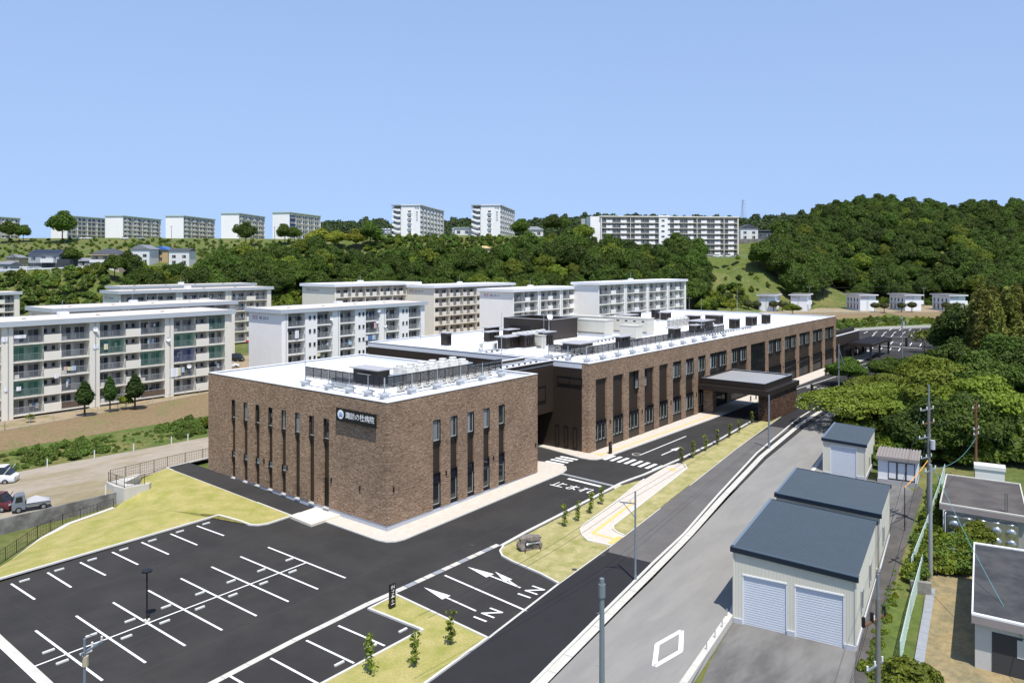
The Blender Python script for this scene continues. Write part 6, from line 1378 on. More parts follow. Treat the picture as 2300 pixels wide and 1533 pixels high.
# shrubs on the slopes
poly = pd((-60, 258), (240, 262), (235, 288), (-60, 276)); S = place(fill(poly, 3.2, 9), rng, 0.6, 1.6, (0, 1, 2, 2))
poly = pd((560, 275), (790, 286), (700, 320), (560, 300)); S += place(fill(poly, 3.0, 10), rng, 0.7, 1.7, (0, 1, 1))
poly = pd((820, 336), (1010, 345), (1180, 346), (1310, 362), (1000, 366), (830, 366)); S += place(fill(poly, 3.2, 12), rng, 0.5, 1.3, (0, 1, 2))
poly = pd((440, 365), (690, 372), (690, 432), (330, 432), (250, 410)); S += place(fill(poly, 5.5, 13), rng, 0.4, 1.0, (0, 1, 2))
poly = pd((1570, 300), (1690, 318), (1650, 330), (1570, 318)); S += place(fill(poly, 3.4, 14), rng, 0.8, 1.9, (0, 1, 1, 0))
poly = pd((1600, 310), (1760, 318), (1735, 345), (1640, 352)); S += place(fill(poly, 6.0, 15), rng, 0.4, 1.0, (0, 1, 2))
poly = pd((-60, 325), (330, 330), (330, 432), (-60, 432)); S += place(fill(poly, 6.0, 16), rng, 0.3, 0.9, (0, 1, 2))
poly = pd((1900, 376), (2230, 372), (2230, 392), (1900, 392)); S += place(fill(poly, 3.0, 17), rng, 0.7, 1.6, (0, 0, 1))
scatter('slope_shrubs', 'loose shrubs scattered over the grassy slopes', S, BC)
# weeds behind the gravel field, meadow at the far car park
rs2 = random.Random(21); WP = []
for i in range(620):
    x = rs2.uniform(20, 84); f = rs2.random(); y = 102.0 + f * 7.5; WP.append((x, y, 0.1 + (y - 101) * 0.05, rs2.uniform(0, 6.28), rs2.uniform(0.18, 0.55) * (0.75 + 0.35 * math.sin(x * 0.35)), 2))
scatter('weeds', 'tall green weeds along the far side of the gravel field', WP, BC)
WP = [(x, y, th(x, y) + 0.35, rs2.uniform(0, 6.28), rs2.uniform(0.5, 1.0), rs2.choice((1, 2))) for x, y in ((rs2.uniform(262, 335), rs2.uniform(50, 86)) for _ in range(420)) if inpoly(x, y, [(258, 78), (284, 75), (300, 69), (318, 58), (334, 46), (338, 58), (322, 72), (298, 84), (262, 92)])]
scatter('meadow_weeds', 'tall grass and weeds above the far car park wall', WP, BC)
# ---- single trees one can point at
NK = [make_kind('broad_tree', 5.2, 5.2, 9500, 0.34, 12, 81 + i, mm, flat=fl, tr=0.25, core=0.6, spread=0.7) for i, (mm, fl) in enumerate(((LFB, 0.55), (LF, 0.62), (LFB, 0.5), (LFD, 0.8)))]
CK = make_kind('cherry_tree', 6.0, 4.4, 9000, 0.32, 14, 95, LFB, flat=0.36, tr=0.25, core=0.0, spread=0.75, up=0.8)
TK = make_kind('tall_tree', 5.0, 8.5, 10000, 0.38, 13, 97, LF, flat=1.1, tr=0.3, core=0.62)
TK2 = make_kind('tall_tree', 5.4, 9.0, 10000, 0.38, 13, 99, LFD, flat=1.05, tr=0.3, core=0.62)
def px_tree(kind, px, py, dep, label, scale=1.0, **kw):
    x, y, _ = DZ(px, dep, 0); return tree(kind, x, y, label, scale, **kw)
# right-hand clump behind the sheds: (px, depth, kind, scale, label)
for px, dep, k, s, lab in ((1905, 150, NK[1], 0.72, 'small dense tree at the road bend beside the leaning pole'), (1995, 152, NK[1], 0.70, 'small dense tree right of the road bend, second in line'), (2062, 155, NK[1], 0.72, 'small dense tree before the far car park, third in line'),
    (1905, 112, CK, 1.0, 'spreading cherry tree overhanging the road behind the small shed'), (1965, 118, CK, 0.95, 'spreading cherry tree behind the small shed roof'), (2035, 112, CK, 1.0, 'yellowish spreading cherry tree above the white hut'), (1990, 130, CK, 0.9, 'spreading cherry tree nearest the parked-tree line'),
    (2115, 108, NK[0], 1.15, 'broad bright tree behind the concrete pole'), (2190, 104, NK[2], 1.2, 'broad bright tree behind the rusty pole'), (2120, 125, NK[0], 1.15, 'broad bright tree topping the middle of the right clump'), (2205, 122, NK[1], 1.2, 'broad dark tree left of the parked cars'),
    (2262, 140, NK[3], 1.2, 'dark broad tree above the parked cars'), (2160, 150, NK[1], 1.15, 'broad tree filling the clump below the tall trees'), (2085, 140, NK[0], 0.95, 'bright tree at the foot of the tall trees'),
    (2150, 172, TK, 1.05, 'tall dark tree rising over the far car park'), (2200, 165, TK2, 1.15, 'tall dark tree at the right, next to the bamboo'), (2125, 190, TK, 0.8, 'tall tree at the corner of the far car park'), (2250, 165, TK2, 0.75, 'tall dark tree below the bamboo'), (2320, 150, TK2, 0.8, 'tall dark tree at the right picture edge'), (2225, 200, TK, 1.0, 'tall tree behind the bamboo foot'), (2100, 96, NK[3], 0.85, 'low dark tree right behind the tall concrete pole'), (2165, 95, NK[1], 0.9, 'dense tree behind the brown-black roof'), (2188, 100, NK[3], 0.8, 'dark tree beside the white plastic tank'), (2055, 99, NK[1], 0.7, 'small dense tree just behind the white hut'),
    (2330, 132, NK[3], 1.1, 'dark broad tree at the right edge behind the cars')):
    px_tree(k, px, 0, dep, lab, s)
# thin young trees in the far car park
YK = make_kind('young_tree', 2.6, 3.4, 700, 0.34, 6, 105, LFB, flat=0.6, tr=0.08, core=0.0)
for px, dep, lab in ((2075, 205, 'thin airy young tree at the edge of the far car park'), (2112, 215, 'thin airy young tree beside the tall trees of the far car park')): px_tree(YK, px, 0, dep, lab, 1.35)
# bamboo
def bamboo_lobes(seed):
    rr = random.Random(seed); return [(rr.uniform(-0.5, 0.5) + 0.3 * i / 8, rr.uniform(-0.5, 0.5), 3.0 + i * 1.35, 1.55 - 0.13 * i, 1.55 - 0.13 * i, 1.3) for i in range(9)]
BAM = [Kind('bamboo', leaf_cloud('crown', bamboo_lobes(200 + i), 2600, 0.45, 200 + i, LFBAM, core=0.45, up=-0.1, aspect=2.4), MB().tube((0, 0, -0.5), (0.3, 0, 13), 0.07, 6, 0, 0.03).mesh('trunk', mat('bamboo_cane', (0.16, 0.17, 0.05)))) for i in range(3)]
rr = random.Random(9)
for i in range(26):
    px = 2188 + i % 13 * 12 + rr.uniform(-6, 6); dep = 150 + (i // 13) * 9 + rr.uniform(-4, 4); x, y, _ = DZ(px, dep, 0)
    tree(BAM[i % 3], x, y, 'tall yellowish bamboo in the grove at the right edge', rr.uniform(1.0, 1.3), None, th(x, y) + 1.5, 'bamboo grove at the right edge')
# pruned conifers in front of the netted flats
def cone_kind(r, h, seed, m, n=2600):
    lb = [(0, 0, 2.4 + i * 0.55, r * q, r * q, 0.75) for i, q in enumerate((0.72, 1.0, 0.98, 0.8, 0.55, 0.3))]
    return Kind('pruned_conifer', leaf_cloud('crown', lb, n, 0.3, seed, m, core=0.8, up=0.9, aspect=2.2), MB().tube((0, 0, -0.3), (0, 0, 2.6), 0.16, 7, 0, 0.12).mesh('trunk', BARK))
PC = cone_kind(1.15, 5, 301, LFC)
for (px, py, s, sz, lab) in ((190, 934, 1.15, 1.05, 'pruned conifer with a forked trunk, leftmost before the netted flats'), (247, 925, 0.88, 1.1, 'slim pruned conifer, middle of the three before the flats'), (303, 918, 1.2, 1.1, 'broad pruned conifer, rightmost before the netted flats')):
    x, y, _ = U(px, py, 2.0); tree(PC, x, y, lab, s * 0.88, 0.5, 2.0, 'pruned conifers before the flats', sz * 0.85)
SK = make_kind('garden_shrub', 1.2, 1.4, 700, 0.26, 6, 311, LFB, flat=0.85, tr=0.06, core=0.55)
for px, py, s, lab in ((88, 925, 0.9, 'yellowish garden shrub in front of the netted flats'), (283, 918, 0.95, 'leafy garden shrub between two pruned conifers'), (68, 948, 0.5, 'dark low shrub near the flats fence'), (465, 960, 0.7, 'bright shrub at the annex corner beyond the gravel field')):
    x, y, _ = U(px, py, 2.0 if px < 400 else 0.6); t = tree(SK, x, y, lab, s, None, 2.0 if px < 400 else 0.5)
# ridge trees
for px, dep, s, lab in ((140, 425, 1.75, 'wide tree in front of the grid-balcony hilltop flats'), (20, 425, 1.2, 'tree at the left end of the hilltop'), (52, 428, 0.95, 'small tree beside the left hilltop flats'), (552, 415, 1.35, 'wide tree below the rust-streaked gable'), (640, 420, 1.15, 'tree in front of the blue-panelled flats'), (662, 424, 0.9, 'smaller tree right of the blue-panelled flats gable'),
    (832, 352, 1.2, 'dark tree left of the nearer hilltop tower'), (1240, 368, 1.05, 'round tree beside the hipped grey roof'), (1168, 362, 1.0, 'round tree half covering the second tower'), (1312, 366, 1.25, 'bright tree at the left end of the slab'), (160, 300, 0.85, 'tree behind the solar-roofed house'), (1265, 372, 0.9, 'tree between the hipped roof and the slab'),
    (1520, 352, 1.45, 'dark round tree covering the middle of the slab'), (1565, 350, 1.35, 'round tree before the right half of the slab'), (1400, 352, 1.1, 'tree below the left half of the slab'), (1700, 356, 0.95, 'dark bush-like tree at the slab car park'), (1450, 350, 1.0, 'tree under the stair tower of the slab')):
    px_tree(HK[3] if 'bright' in lab else HK[0], px, 0, dep, lab, s)
YG = [make_kind('yellow_green_tree', 5.0, 5.2, 2200, 0.55, 9, 331 + i, LFY, flat=0.8) for i in range(2)]
for px, dep, s, lab in ((715, 352, 1.25, 'large yellow-green tree on the slope below the blue-panelled flats'), (752, 350, 1.05, 'second yellow-green tree right of the largest'), (690, 345, 0.9, 'small yellow-green tree left of the largest'), (800, 350, 1.0, 'yellow-green tree nearest the tower slope'), (1245, 310, 0.7, 'yellow-green tree low on the slope behind the flats')):
    px_tree(YG[0] if s > 1 else YG[1], px, 0, dep, lab, s)
for px, dep, s, lab in ((1643, 300, 0.62, 'round light green tree left of the row houses'), (1578, 298, 0.6, 'round green tree right of the last flats'), (1604, 292, 0.3, 'small yellow bush beside the row houses')): px_tree(YG[1] if 'light' in lab or 'yellow' in lab else HK[3], px, 0, dep, lab, s)
# clipped round shrubs by the row houses
TPK = Kind('clipped_shrub', leaf_cloud('crown', [(0, 0, 2.6, 1.7, 1.7, 1.15)], 900, 0.28, 351, LFT, core=0.94, up=0.2, shell=(0.94, 1.02)), MB().tube((0, 0, -0.3), (0, 0, 2.0), 0.16, 6).mesh('trunk', BARK))
for i, (px, py, s, lab) in enumerate(((1681, 700, 1.25, 'dark clipped shrub left of the first pair'), (1699, 698, 1.1, 'dark clipped shrub right of the first pair'), (1738, 699, 1.15, 'dark clipped shrub at the first row house corner'), (1757, 699, 1.15, 'dark clipped shrub beside the leafy tree'),
    (1965, 700, 1.0, 'clipped mushroom-shaped shrub left before the yard row house'), (1986, 701, 1.0, 'clipped mushroom-shaped shrub right before the yard row house'), (2025, 700, 1.0, 'clipped shrub left before the middle row house'), (2048, 700, 1.05, 'clipped shrub right before the middle row house'), (2125, 700, 1.05, 'clipped shrub left before the last row house'), (2148, 700, 1.0, 'clipped shrub right before the last row house'))):
    x, y, _ = U(px, py, 4.5); tree(TPK, x, y, lab, s, None, 4.5, 'clipped shrubs by the row houses')
x, y, _ = U(1780, 706, 4.3); tree(NK[0], x, y, 'leafy light tree in front of the second row house', 0.62, None, 3.6)
# saplings in the verges and the corner lawn
def sap(seed):
    rr = random.Random(seed); lb = [(rr.uniform(-.14, .14), rr.uniform(-.14, .14), 0.35 + i * 0.27, 0.26, 0.26, 0.24) for i in range(6)]
    return Kind('sapling', leaf_cloud('crown', lb, 150, 0.17, seed, LFB, core=0.0, shell=(0.2, 1.1)), MB().tube((0, 0, 0), (0.03, 0, 1.9), 0.022, 5).tube((0.12, 0.05, 0), (0.05, 0, 1.5), 0.014, 4).tube((-0.1, 0.08, 0), (-0.02, 0, 1.2), 0.014, 4).mesh('trunk', BARK))
SP = [sap(401 + i) for i in range(3)]
for i, (px, py, s) in enumerate(((1011, 1446, 1.0), (933, 1494, 1.05), (834, 1512, 1.1), (1268, 1181, 0.95), (1298, 1168, 0.9), (1326, 1152, 0.95), (1352, 1132, 0.85), (1531, 1041, 0.95), (1556, 1027, 0.95), (1584, 1012, 0.95), (1612, 998, 0.95), (1638, 983, 0.9), (1660, 971, 0.9), (1690, 952, 0.9))):
    x, y, z = G(px, py, 0.07); lab = ('sapling nearest the IN lanes on the corner lawn', 'middle sapling on the corner lawn', 'sapling beside the wheel stop on the corner lawn')[i] if i < 3 else ('staked sapling in the verge between the name stone and the ramp' if i < 7 else 'staked sapling in the strip of verge leading to the canopy')
    tree(SP[i % 3], x, y, lab, s * 1.15, None, z, None if i < 3 else ('saplings by the name stone' if i < 7 else 'saplings towards the canopy'))
# greenery at the lower right: tree at the bottom edge, bushes and weeds along the fence
BT = make_kind('bushy_tree', 2.3, 2.6, 5200, 0.24, 9, 421, LFB, flat=0.7, tr=0.1, core=0.5)
x, y, z = U(2035, 1560, 0.5); tree(BT, x, y, 'bright leafy tree at the bottom edge beside the fence', 0.9, None, -1.3)
x, y, z = U(2210, 1185, 1.0); tree(BT, x - 1.5, y + 0.3, 'leafy bush overgrowing the steel water tank', 0.62, None, -0.6)
x, y, z = U(2180, 1195, 0.8); tree(BT, x - 1.0, y, 'green bush left of the steel water tank', 0.5, None, -0.7)
VP = []
for i in range(240):
    t_ = rs2.random(); px = 2108 - t_ * 60 + rs2.uniform(-10, 22); py = 1100 + t_ * 200; x, y, _ = U(px, py, 0.2); VP.append((x, y, -0.1, rs2.uniform(0, 6.28), rs2.uniform(0.2, 0.5), rs2.choice((1, 2))))
for i in range(150):
    px = rs2.uniform(2095, 2185); py = rs2.uniform(1215, 1275); x, y, _ = U(px, py, 0.4); VP.append((x, y, -0.1, rs2.uniform(0, 6.28), rs2.uniform(0.3, 0.75), rs2.choice((1, 2))))
for i in range(130):
    t_ = rs2.random(); px = 2062 - t_ * 115 + rs2.uniform(-14, 14); py = 1170 + t_ * 330; x, y, _ = U(px, py, -0.3); VP.append((x, y, -0.5, rs2.uniform(0, 6.28), rs2.uniform(0.08, 0.24), rs2.choice((1, 2))))
scatter('fence_weeds', 'weeds and creepers along the green fence', VP, BC)
# undergrowth under the right-hand trees
UP = []
for i in range(700):
    px = rs2.uniform(1890, 2330); dep = rs2.uniform(92, 185); x, y, _ = DZ(px, dep, 0)
    if y < 34 - max(0, (x - 150)) * 0.05 and not (px < 2060 and dep > 140): UP.append((x, y, th(x, y) + 0.2, rs2.uniform(0, 6.28), rs2.uniform(0.5, 1.3), rs2.choice((0, 0, 1))))
scatter('undergrowth', 'shaded undergrowth beneath the right-hand trees', UP, BC)
# ---------------------------------------------------------------- painted markings (thin sheets of paint)
def paint(name, pts, dz=0.006, m=PAINT): return sheet(name, pts, dz, m)
def pline(x0, y0, x1, y1, w=0.14, dz=0.006, m=PAINT, name='painted_line'):
    a = Vector((x0, y0)); b = Vector((x1, y1)); t = (b - a).normalized(); s = Vector((-t.y, t.x)) * w / 2
    return paint(name, [tuple(v) for v in (a + s, a - s, b - s, b + s)], dz, m)
def pl(p, q, w=0.14, dz=0.006, **kw): a = G(*p); b = G(*q); return pline(a[0], a[1], b[0], b[1], w, dz, **kw)
for a, b in (((25, 1310), (78, 1345)), ((107, 1285), (160, 1318)), ((180, 1262), (237, 1291)), ((252, 1239), (310, 1267)), ((318, 1217), (379, 1244)), ((383, 1198), (443, 1223)), ((442, 1180), (503, 1202)), ((-60, 1335), (-10, 1374))): pl(a, b, 0.16)
mt = ((80, 1415), (171, 1382), (254, 1352), (333, 1325), (406, 1298), (475, 1272), (540, 1249), (602, 1228)); mbm = ((230, 1527), (327, 1487), (416, 1449), (499, 1414), (576, 1382), (648, 1350), (714, 1322), (776, 1297))
for a, b in zip(mt, mbm): pl(a, b, 0.16)
pl((60, 1502), (690, 1262), 0.13, 0.009)
for a, b in (((608, 1477), (720, 1537)), ((688, 1437), (795, 1488)), ((760, 1404), (864, 1449)), ((515, 1516), (560, 1542))): pl(a, b, 0.16)
pl((-30, 1420), (120, 1560), 0.25); strip('drain_strip', [G(*p)[:2] for p in ((-40, 1398), (0, 1436), (105, 1533), (130, 1560))], 0.55, 0.004, CONC)
# wheel stops: white blocks lying in the bays
wsm = MB().prism([(-0.36, -0.08), (0.36, -0.08), (0.36, 0.08), (-0.36, 0.08)], 0, 0.1).mesh('wheel_stop', mat('wheel_stop_white', (0.60, 0.60, 0.57), rough=0.8))
def wheel_stop(px, py, label, group):
    x, y, z = G(px, py); o = link('wheel_stop', wsm, None, (x, y, z + 0.007)); tag(o, label, 'wheel stop', group)
for px, py in ((55, 1304), (133, 1280), (207, 1257), (278, 1234), (342, 1214), (404, 1194), (463, 1176)): wheel_stop(px, py, 'white wheel stop in the bay row along the lawn kerb', 'wheel stops along the lawn')
for px, py in ((109, 1463), (205, 1427), (292, 1394), (373, 1363), (449, 1333), (519, 1306), (587, 1281), (650, 1257)): wheel_stop(px, py, 'white wheel stop on the lawn side of the double bay row', 'wheel stops, lawn side of the double row')
for px, py in ((140, 1487), (193, 1466), (284, 1431), (370, 1397), (449, 1366), (523, 1337), (592, 1310), (657, 1284)): wheel_stop(px, py, 'white wheel stop on the drive side of the double bay row', 'wheel stops, drive side of the double row')
for i, (px, py) in enumerate(((905, 1416), (836, 1452), (762, 1491))): wheel_stop(px, py, ('white wheel stop nearest the IN sign', 'white wheel stop between two saplings', 'white wheel stop nearest the bottom edge')[i], 'wheel stops beside the corner lawn')
JOINT = mat('asphalt_joint', (0.060, 0.058, 0.055), rough=0.9)
for yy, xa, xb in ((53.95, 14, 40), (51.3, 14, 40), (47.35, 16, 44), (58.0, 14, 45), (62.55, 16, 45.5), (66.9, 18, 40), (44.9, 47, 76), (47.6, 84, 112)): pline(xa, yy, xb, yy, 0.035, 0.003, JOINT, 'paving_joint')
for px, py in ((1060, 1224), (1330, 1110), (1245, 1168), (1290, 1280), (1640, 975), (1412, 1251), (1353, 1246)):
    x, y, z = G(px, py); o = MB().cyl(0, 0, 0, 0.012, 0.22, 14).obj('manhole_cover', mat('cast_iron', (0.05, 0.05, 0.05), rough=0.7), None, loc=(x, y, z + (0.075 if px in (1290, 1640) else 0.006))); o['kind'] = 'structure'
# IN lanes
pl((999, 1291), (1183, 1371), 0.18)
def ground_text(body, px, py, size, rot, sx=1.0, sy=1.0, dz=0.012):
    me = text_mesh(body, size, 0.0, 'painted_lettering'); me.materials.append(PAINT); x, y, z = G(px, py); o = link('painted_lettering', me, None, (x, y, z + dz), rot); o.scale = (sx, sy, 1); o['kind'] = 'structure'; o['label'] = 'white lettering painted on the asphalt: ' + body
    o.rotation_euler = (0, -math.atan(0.017) * math.cos(rot), rot); return o
ground_text('I', 1080, 1390, 1.75, 0.0); ground_text('N', 1107, 1376, 1.75, 0.0); ground_text('I', 1179, 1337.5, 1.75, 0.0); ground_text('N', 1203, 1325, 1.75, 0.0)
def arrow(tail, tip, w=0.16, hw=0.42, hl=2.6):
    a = Vector(G(*tail)[:2]); b = Vector(G(*tip)[:2]); t = (b - a).normalized(); s = Vector((-t.y, t.x)); n = b - t * hl
    paint('painted_arrow', [tuple(v) for v in (a + s * w / 2, a - s * w / 2, n - s * w / 2, n - s * hw, b, n + s * hw, n + s * w / 2)], 0.008)
arrow((1069, 1371), (952, 1318)); arrow((1169, 1319), (1050, 1272)); arrow((1165, 1318), (1112, 1283), 0.14, 0.36, 2.0)
arrow((1486, 1021.5), (1530.6, 1002.5), 0.18, 0.4, 2.4); pl((1441, 1020), (1541, 979), 0.16)
x, y, z = G(1430, 1020); ring = MB(); n = 24
ring.add([((0.62 if k % 2 else 0.48) * math.cos(2 * math.pi * (k // 2) / n), (0.62 if k % 2 else 0.48) * math.sin(2 * math.pi * (k // 2) / n), 0) for k in range(2 * n)], [(2 * i, 2 * i + 1, (2 * i + 3) % (2 * n), (2 * i + 2) % (2 * n)) for i in range(n)]); o = ring.obj('manhole_ring', CONC, None, loc=(x, y, z + 0.008)); o['kind'] = 'structure'
for px, py in ((925, 1353), (1008, 1367), (1093, 1384), (1178, 1402), (1263, 1421), (1350, 1439), (1438, 1458), (1526, 1478)):
    x, y, z = G(1200 + px / 5.475, 780 + py / 5.475); paint('crossing_stripe', [(x - 1.25, y - 0.24), (x + 1.25, y - 0.24), (x + 1.25, y + 0.24), (x - 1.25, y + 0.24)])
for px, py in ((195, 1438), (252, 1417), (310, 1394), (367, 1375), (425, 1358)):
    x, y, z = G(1200 + px / 5.475, 780 + py / 5.475); paint('crossing_stripe', [(x - 0.26, y - 1.3), (x + 0.26, y - 1.3), (x + 0.26, y + 1.3), (x - 0.26, y + 1.3)])
pl((1276, 1074), (1350, 1092), 0.45); ground_text('止まれ', 1287, 1094, 2.1, R(-90), 0.85, 1.15)
# diamond on the road, canopy-side lane markings
dm = [G(*p)[:2] for p in ((1531, 1415), (1529, 1461), (1470, 1495), (1476, 1446))]
for a, b in zip(dm, dm[1:] + dm[:1]): pline(a[0], a[1], b[0], b[1], 0.3, 0.010)
pl((1690, 905), (1872, 847), 0.16); pl((1872, 847), (1990, 812), 0.16); pl((1858, 839), (1960, 812), 0.14)
ground_text('止まれ', 1848, 872, 2.4, R(90), 0.9, 1.5, 0.03); arrow((1806, 890), (1786, 898), 0.2, 0.5, 1.6)
# far car park bays
CROW = [(1905, 771), (1930, 770), (1960, 769)]
def bay_row(y0, x0, x1, n, ln, ang=0.0):
    for i in range(n):
        x = x0 + (x1 - x0) * i / (n - 1); pline(x, y0, x + 0.6 * ang, y0 + ln, 0.2, 0.03)
def bay_line_row(p, q, n, v, w=0.22):
    a = Vector(G(*p)[:2]); b = Vector(G(*q)[:2])
    for i in range(n):
        c = a.lerp(b, i / (n - 1)); pline(c.x - v[0], c.y - v[1], c.x + v[0], c.y + v[1], w, 0.032)
bay_line_row((1982, 768), (2068, 774), 5, (4.6, 0.6)); bay_line_row((1962, 752), (2090, 756), 7, (4.6, 0.6)); bay_line_row((1945, 746), (2095, 747), 8, (4.2, 0.4)); bay_line_row((2000, 740), (2110, 741), 6, (4.0, 0.4)); bay_line_row((1938, 782), (2020, 785), 5, (3.6, 0.5))
pl((1978, 767), (2066, 772), 0.2, 0.036); pl((1935, 782), (2015, 786), 0.2, 0.036); pl((1990, 756), (2086, 758), 0.2, 0.036)
strip('far_kerb', [G(*p)[:2] for p in ((1940, 774), (2070, 783))], 0.5, 0.03, CONC, height=0.08)

# ---------------------------------------------------------------- street furniture
lp = thing('car_park_lamp', 'slim black lamp post with a disc head in the near car park', 'lamp post', G(330, 1394))
MB().cyl(0, 0, 0.0, 0.12, 0.22, 12).obj('base', CONC, lp); MB().cyl(0, 0, 0.12, 3.5, 0.055, 10).obj('pole', BLACK, lp); MB().cyl(0, 0, 3.5, 3.6, 0.36, 20).obj('lamp_head', BLACK, lp)
isg = thing('lane_sign', 'slim dark brown sign with white IN and arrows on the corner lawn', 'sign', G(881, 1364, 0.07), 0)
MB().box(-0.27, -0.07, 0, 0.27, 0.07, 1.75).obj('panel', mat('sign_brown', (0.020, 0.015, 0.010), rough=0.5), isg)
lettering('IN', 0.36, SW, isg, (0.0, -0.075, 1.52), (R(90), 0, 0)); lettering('→', 0.36, SW, isg, (0.0, -0.075, 1.24), (R(90), 0, 0)); lettering('←', 0.36, SW, isg, (0.0, -0.075, 0.52), (R(90), 0, 0))
mb = MB(); mb.box(-0.17, -0.078, 0.78, 0.17, -0.071, 0.84); mb.box(-0.08, -0.078, 0.84, 0.04, -0.071, 0.95); mb.box(-0.15, -0.078, 0.40 - 0.12, 0.15, -0.071, 0.36 - 0.03); mb.box(-0.12, -0.078, 1.03, 0.12, -0.071, 1.07); mb.obj('pictogram', SW, isg)
def totem(label, px, py, h=1.5, w=0.24, dz=0.1):
    t = thing('guide_post', label, 'sign', G(px, py, dz)); MB().box(-w, -w * 0.5, 0, w, w * 0.5, h).obj('panel', MATS['sign_brown'], t)
    lettering('P', 0.28, SW, t, (0, -w * 0.5 - 0.01, h - 0.3), (R(90), 0, 0)); lettering('→', 0.26, SW, t, (0, -w * 0.5 - 0.01, h - 0.6), (R(90), 0, 0)); return t
totem('dark guide post on the paving at the first window bay', 1371, 1018); totem('dark guide post at the corner of the canopy pier verge', 1782, 918, 2.2, 0.35); totem('dark guide post beyond the canopy beside the white fence', 1824, 890, 2.2, 0.35); totem('dark red-topped guide post in the far car park', 2036, 778, 2.6, 0.5, 0.05)
# name stone
ns = thing('name_stone', 'rough grey-brown boulder carrying a small black name plate', 'stone sign', G(1190, 1232, 0.05), R(-28))
bm = bmesh.new(); bmesh.ops.create_cube(bm, size=1.0); bmesh.ops.subdivide_edges(bm, edges=bm.edges[:], cuts=4, use_grid_fill=True); rr = random.Random(4)
for v in bm.verts:
    c = v.co; k = 1 + 0.13 * math.sin(c.x * 7 + c.z * 5) + rr.uniform(-0.05, 0.05); f = 1 - 0.30 * max(0, -c.z) ; c.x *= 2.05 * k * (1 if c.z > -0.1 else f); c.y *= 0.75 * k; c.z = (c.z + 0.5) * 1.15 * (1 - 0.16 * abs(c.x)) 
me = bpy.data.meshes.new('boulder'); bm.to_mesh(me); bm.free(); me.materials.append(mat('boulder_stone', (0.17, 0.14, 0.12), rough=0.95, var=0.4, vs=3, col2=(0.26, 0.23, 0.20), cs=2.5, stretch=(2.5, 2.5, 0.5), bump=0.8, bs=9)); link('boulder', me, ns, (0, 0, 0.05))
MB().box(-0.62, -0.50, 0.50, 0.72, -0.42, 0.80).obj('plate', MATS['sign_black'], ns); lettering('諏訪の杜病院', 0.19, SW, ns, (0.16, -0.506, 0.65), (R(90), 0, 0), thick=0.002)
mb = MB(); n = 16; mb.add([(-0.46 + 0.11 * math.cos(2 * math.pi * i / n), -0.504, 0.65 + 0.11 * math.sin(2 * math.pi * i / n)) for i in range(n)], [tuple(range(n))]); mb.obj('emblem', SW, ns)
for x in (-0.7, 0.75): MB().path([(x, -0.38, 0.22), (x - 0.02, -0.62, 0.2), (x - 0.05, -0.75, -0.04)], 0.03, 5).obj('bracket', BLACK, ns)
# poles along the road
def steel_pole(label, px, py, h, r=0.09, arms=(), dz=0.0, m=POLE, name='steel_pole'):
    x, y, z = G(px, py, dz); t = thing(name, label, 'utility pole', (x, y, z)); MB().cyl(0, 0, -0.3, h, r, 10, 0, r * 0.75).obj('shaft', m, t)
    MB().cyl(0, 0, -0.05, 0.45, r * 1.25, 10).obj('foot', m, t); return t
p1 = steel_pole('grey steel pole with a crossarm standing in the footway', 1427, 1303, 7.0)
MB().bar((0.05, 0, 6.0), (-0.75, 0.95, 6.15), 0.08, 0.08).obj('crossarm', POLE, p1); MB().tube((0, 0, 4.9), (-0.6, 0.75, 6.1), 0.03, 5).obj('brace', POLE, p1)
for k in (0.3, 1.0): MB().cyl(-0.75 * k, 0.95 * k, 6.12, 6.32, 0.05, 6).obj('insulator', PORC, p1)
p2 = steel_pole('plain grey steel pole beside the footway near the canopy', 1727, 1006, 7.0, 0.13)
p3 = steel_pole('thick grey steel pole with step pegs at the bottom edge', 1352, 1640, 8.2, 0.17)
mb = MB()
for i in range(8): mb.tube((0, 0, 2.2 + i * 0.7), (0.35 if i % 2 else -0.35, 0.12, 2.2 + i * 0.7), 0.015, 4)
mb.obj('step_pegs', POLE, p3)['kind'] = 'stuff'
MB().cyl(0, 0, 7.2, 7.9, 0.19, 10).obj('collar', POLE, p3)
p4 = steel_pole('grey pole with a leaning strut at the road bend', 1884, 872, 8.6, 0.14); MB().tube((0, 0, 7.6), (2.6, -1.6, 0), 0.11, 8).obj('strut', CPOLE, p4)
def conc_pole(label, loc, h, r, arms, m=CPOLE, rot=0.0, transformer=None, name='concrete_pole', top=None):
    t = thing(name, label, 'utility pole', loc, rot); MB().cyl(0, 0, -0.5, h, r, 12, 0, r * 0.7).obj('shaft', m, t)
    if top: MB().cyl(0, 0, h, h + top, r * 0.45, 8).obj('mast', POLE, t)
    for z, a, b, mm in arms:
        ar = MB().bar((a, 0, z), (b, 0, z), 0.09, 0.1).obj('crossarm', mm, t)
        for f in (0.04, 0.5, 0.96):
            x = a + (b - a) * f
            if abs(x) > 0.15: MB().cyl(x, 0, z + 0.05, z + 0.28, 0.055, 7).obj('insulator', PORC, ar)
    if transformer: MB().cyl(0.02, -0.36, transformer, transformer + 0.85, 0.22, 12).obj('transformer', mat('transformer_grey', (0.42, 0.44, 0.46), rough=0.5), t)
    return t
lpz = lambda px, py, dz=-0.4: G(px, py, dz)
q1 = conc_pole('dark concrete pole with black insulators in front of the largest shed', lpz(1972, 1640), 7.2, 0.17, ((6.1, -1.6, 0.7, RUST), (3.6, -1.2, 0.55, POLE)), rot=R(-14), top=1.3)
for x in (-1.55, -0.65, 0.65): MB().cyl(x, 0, 6.1, 6.6, 0.10, 8).obj('insulator', BLACK, q1)
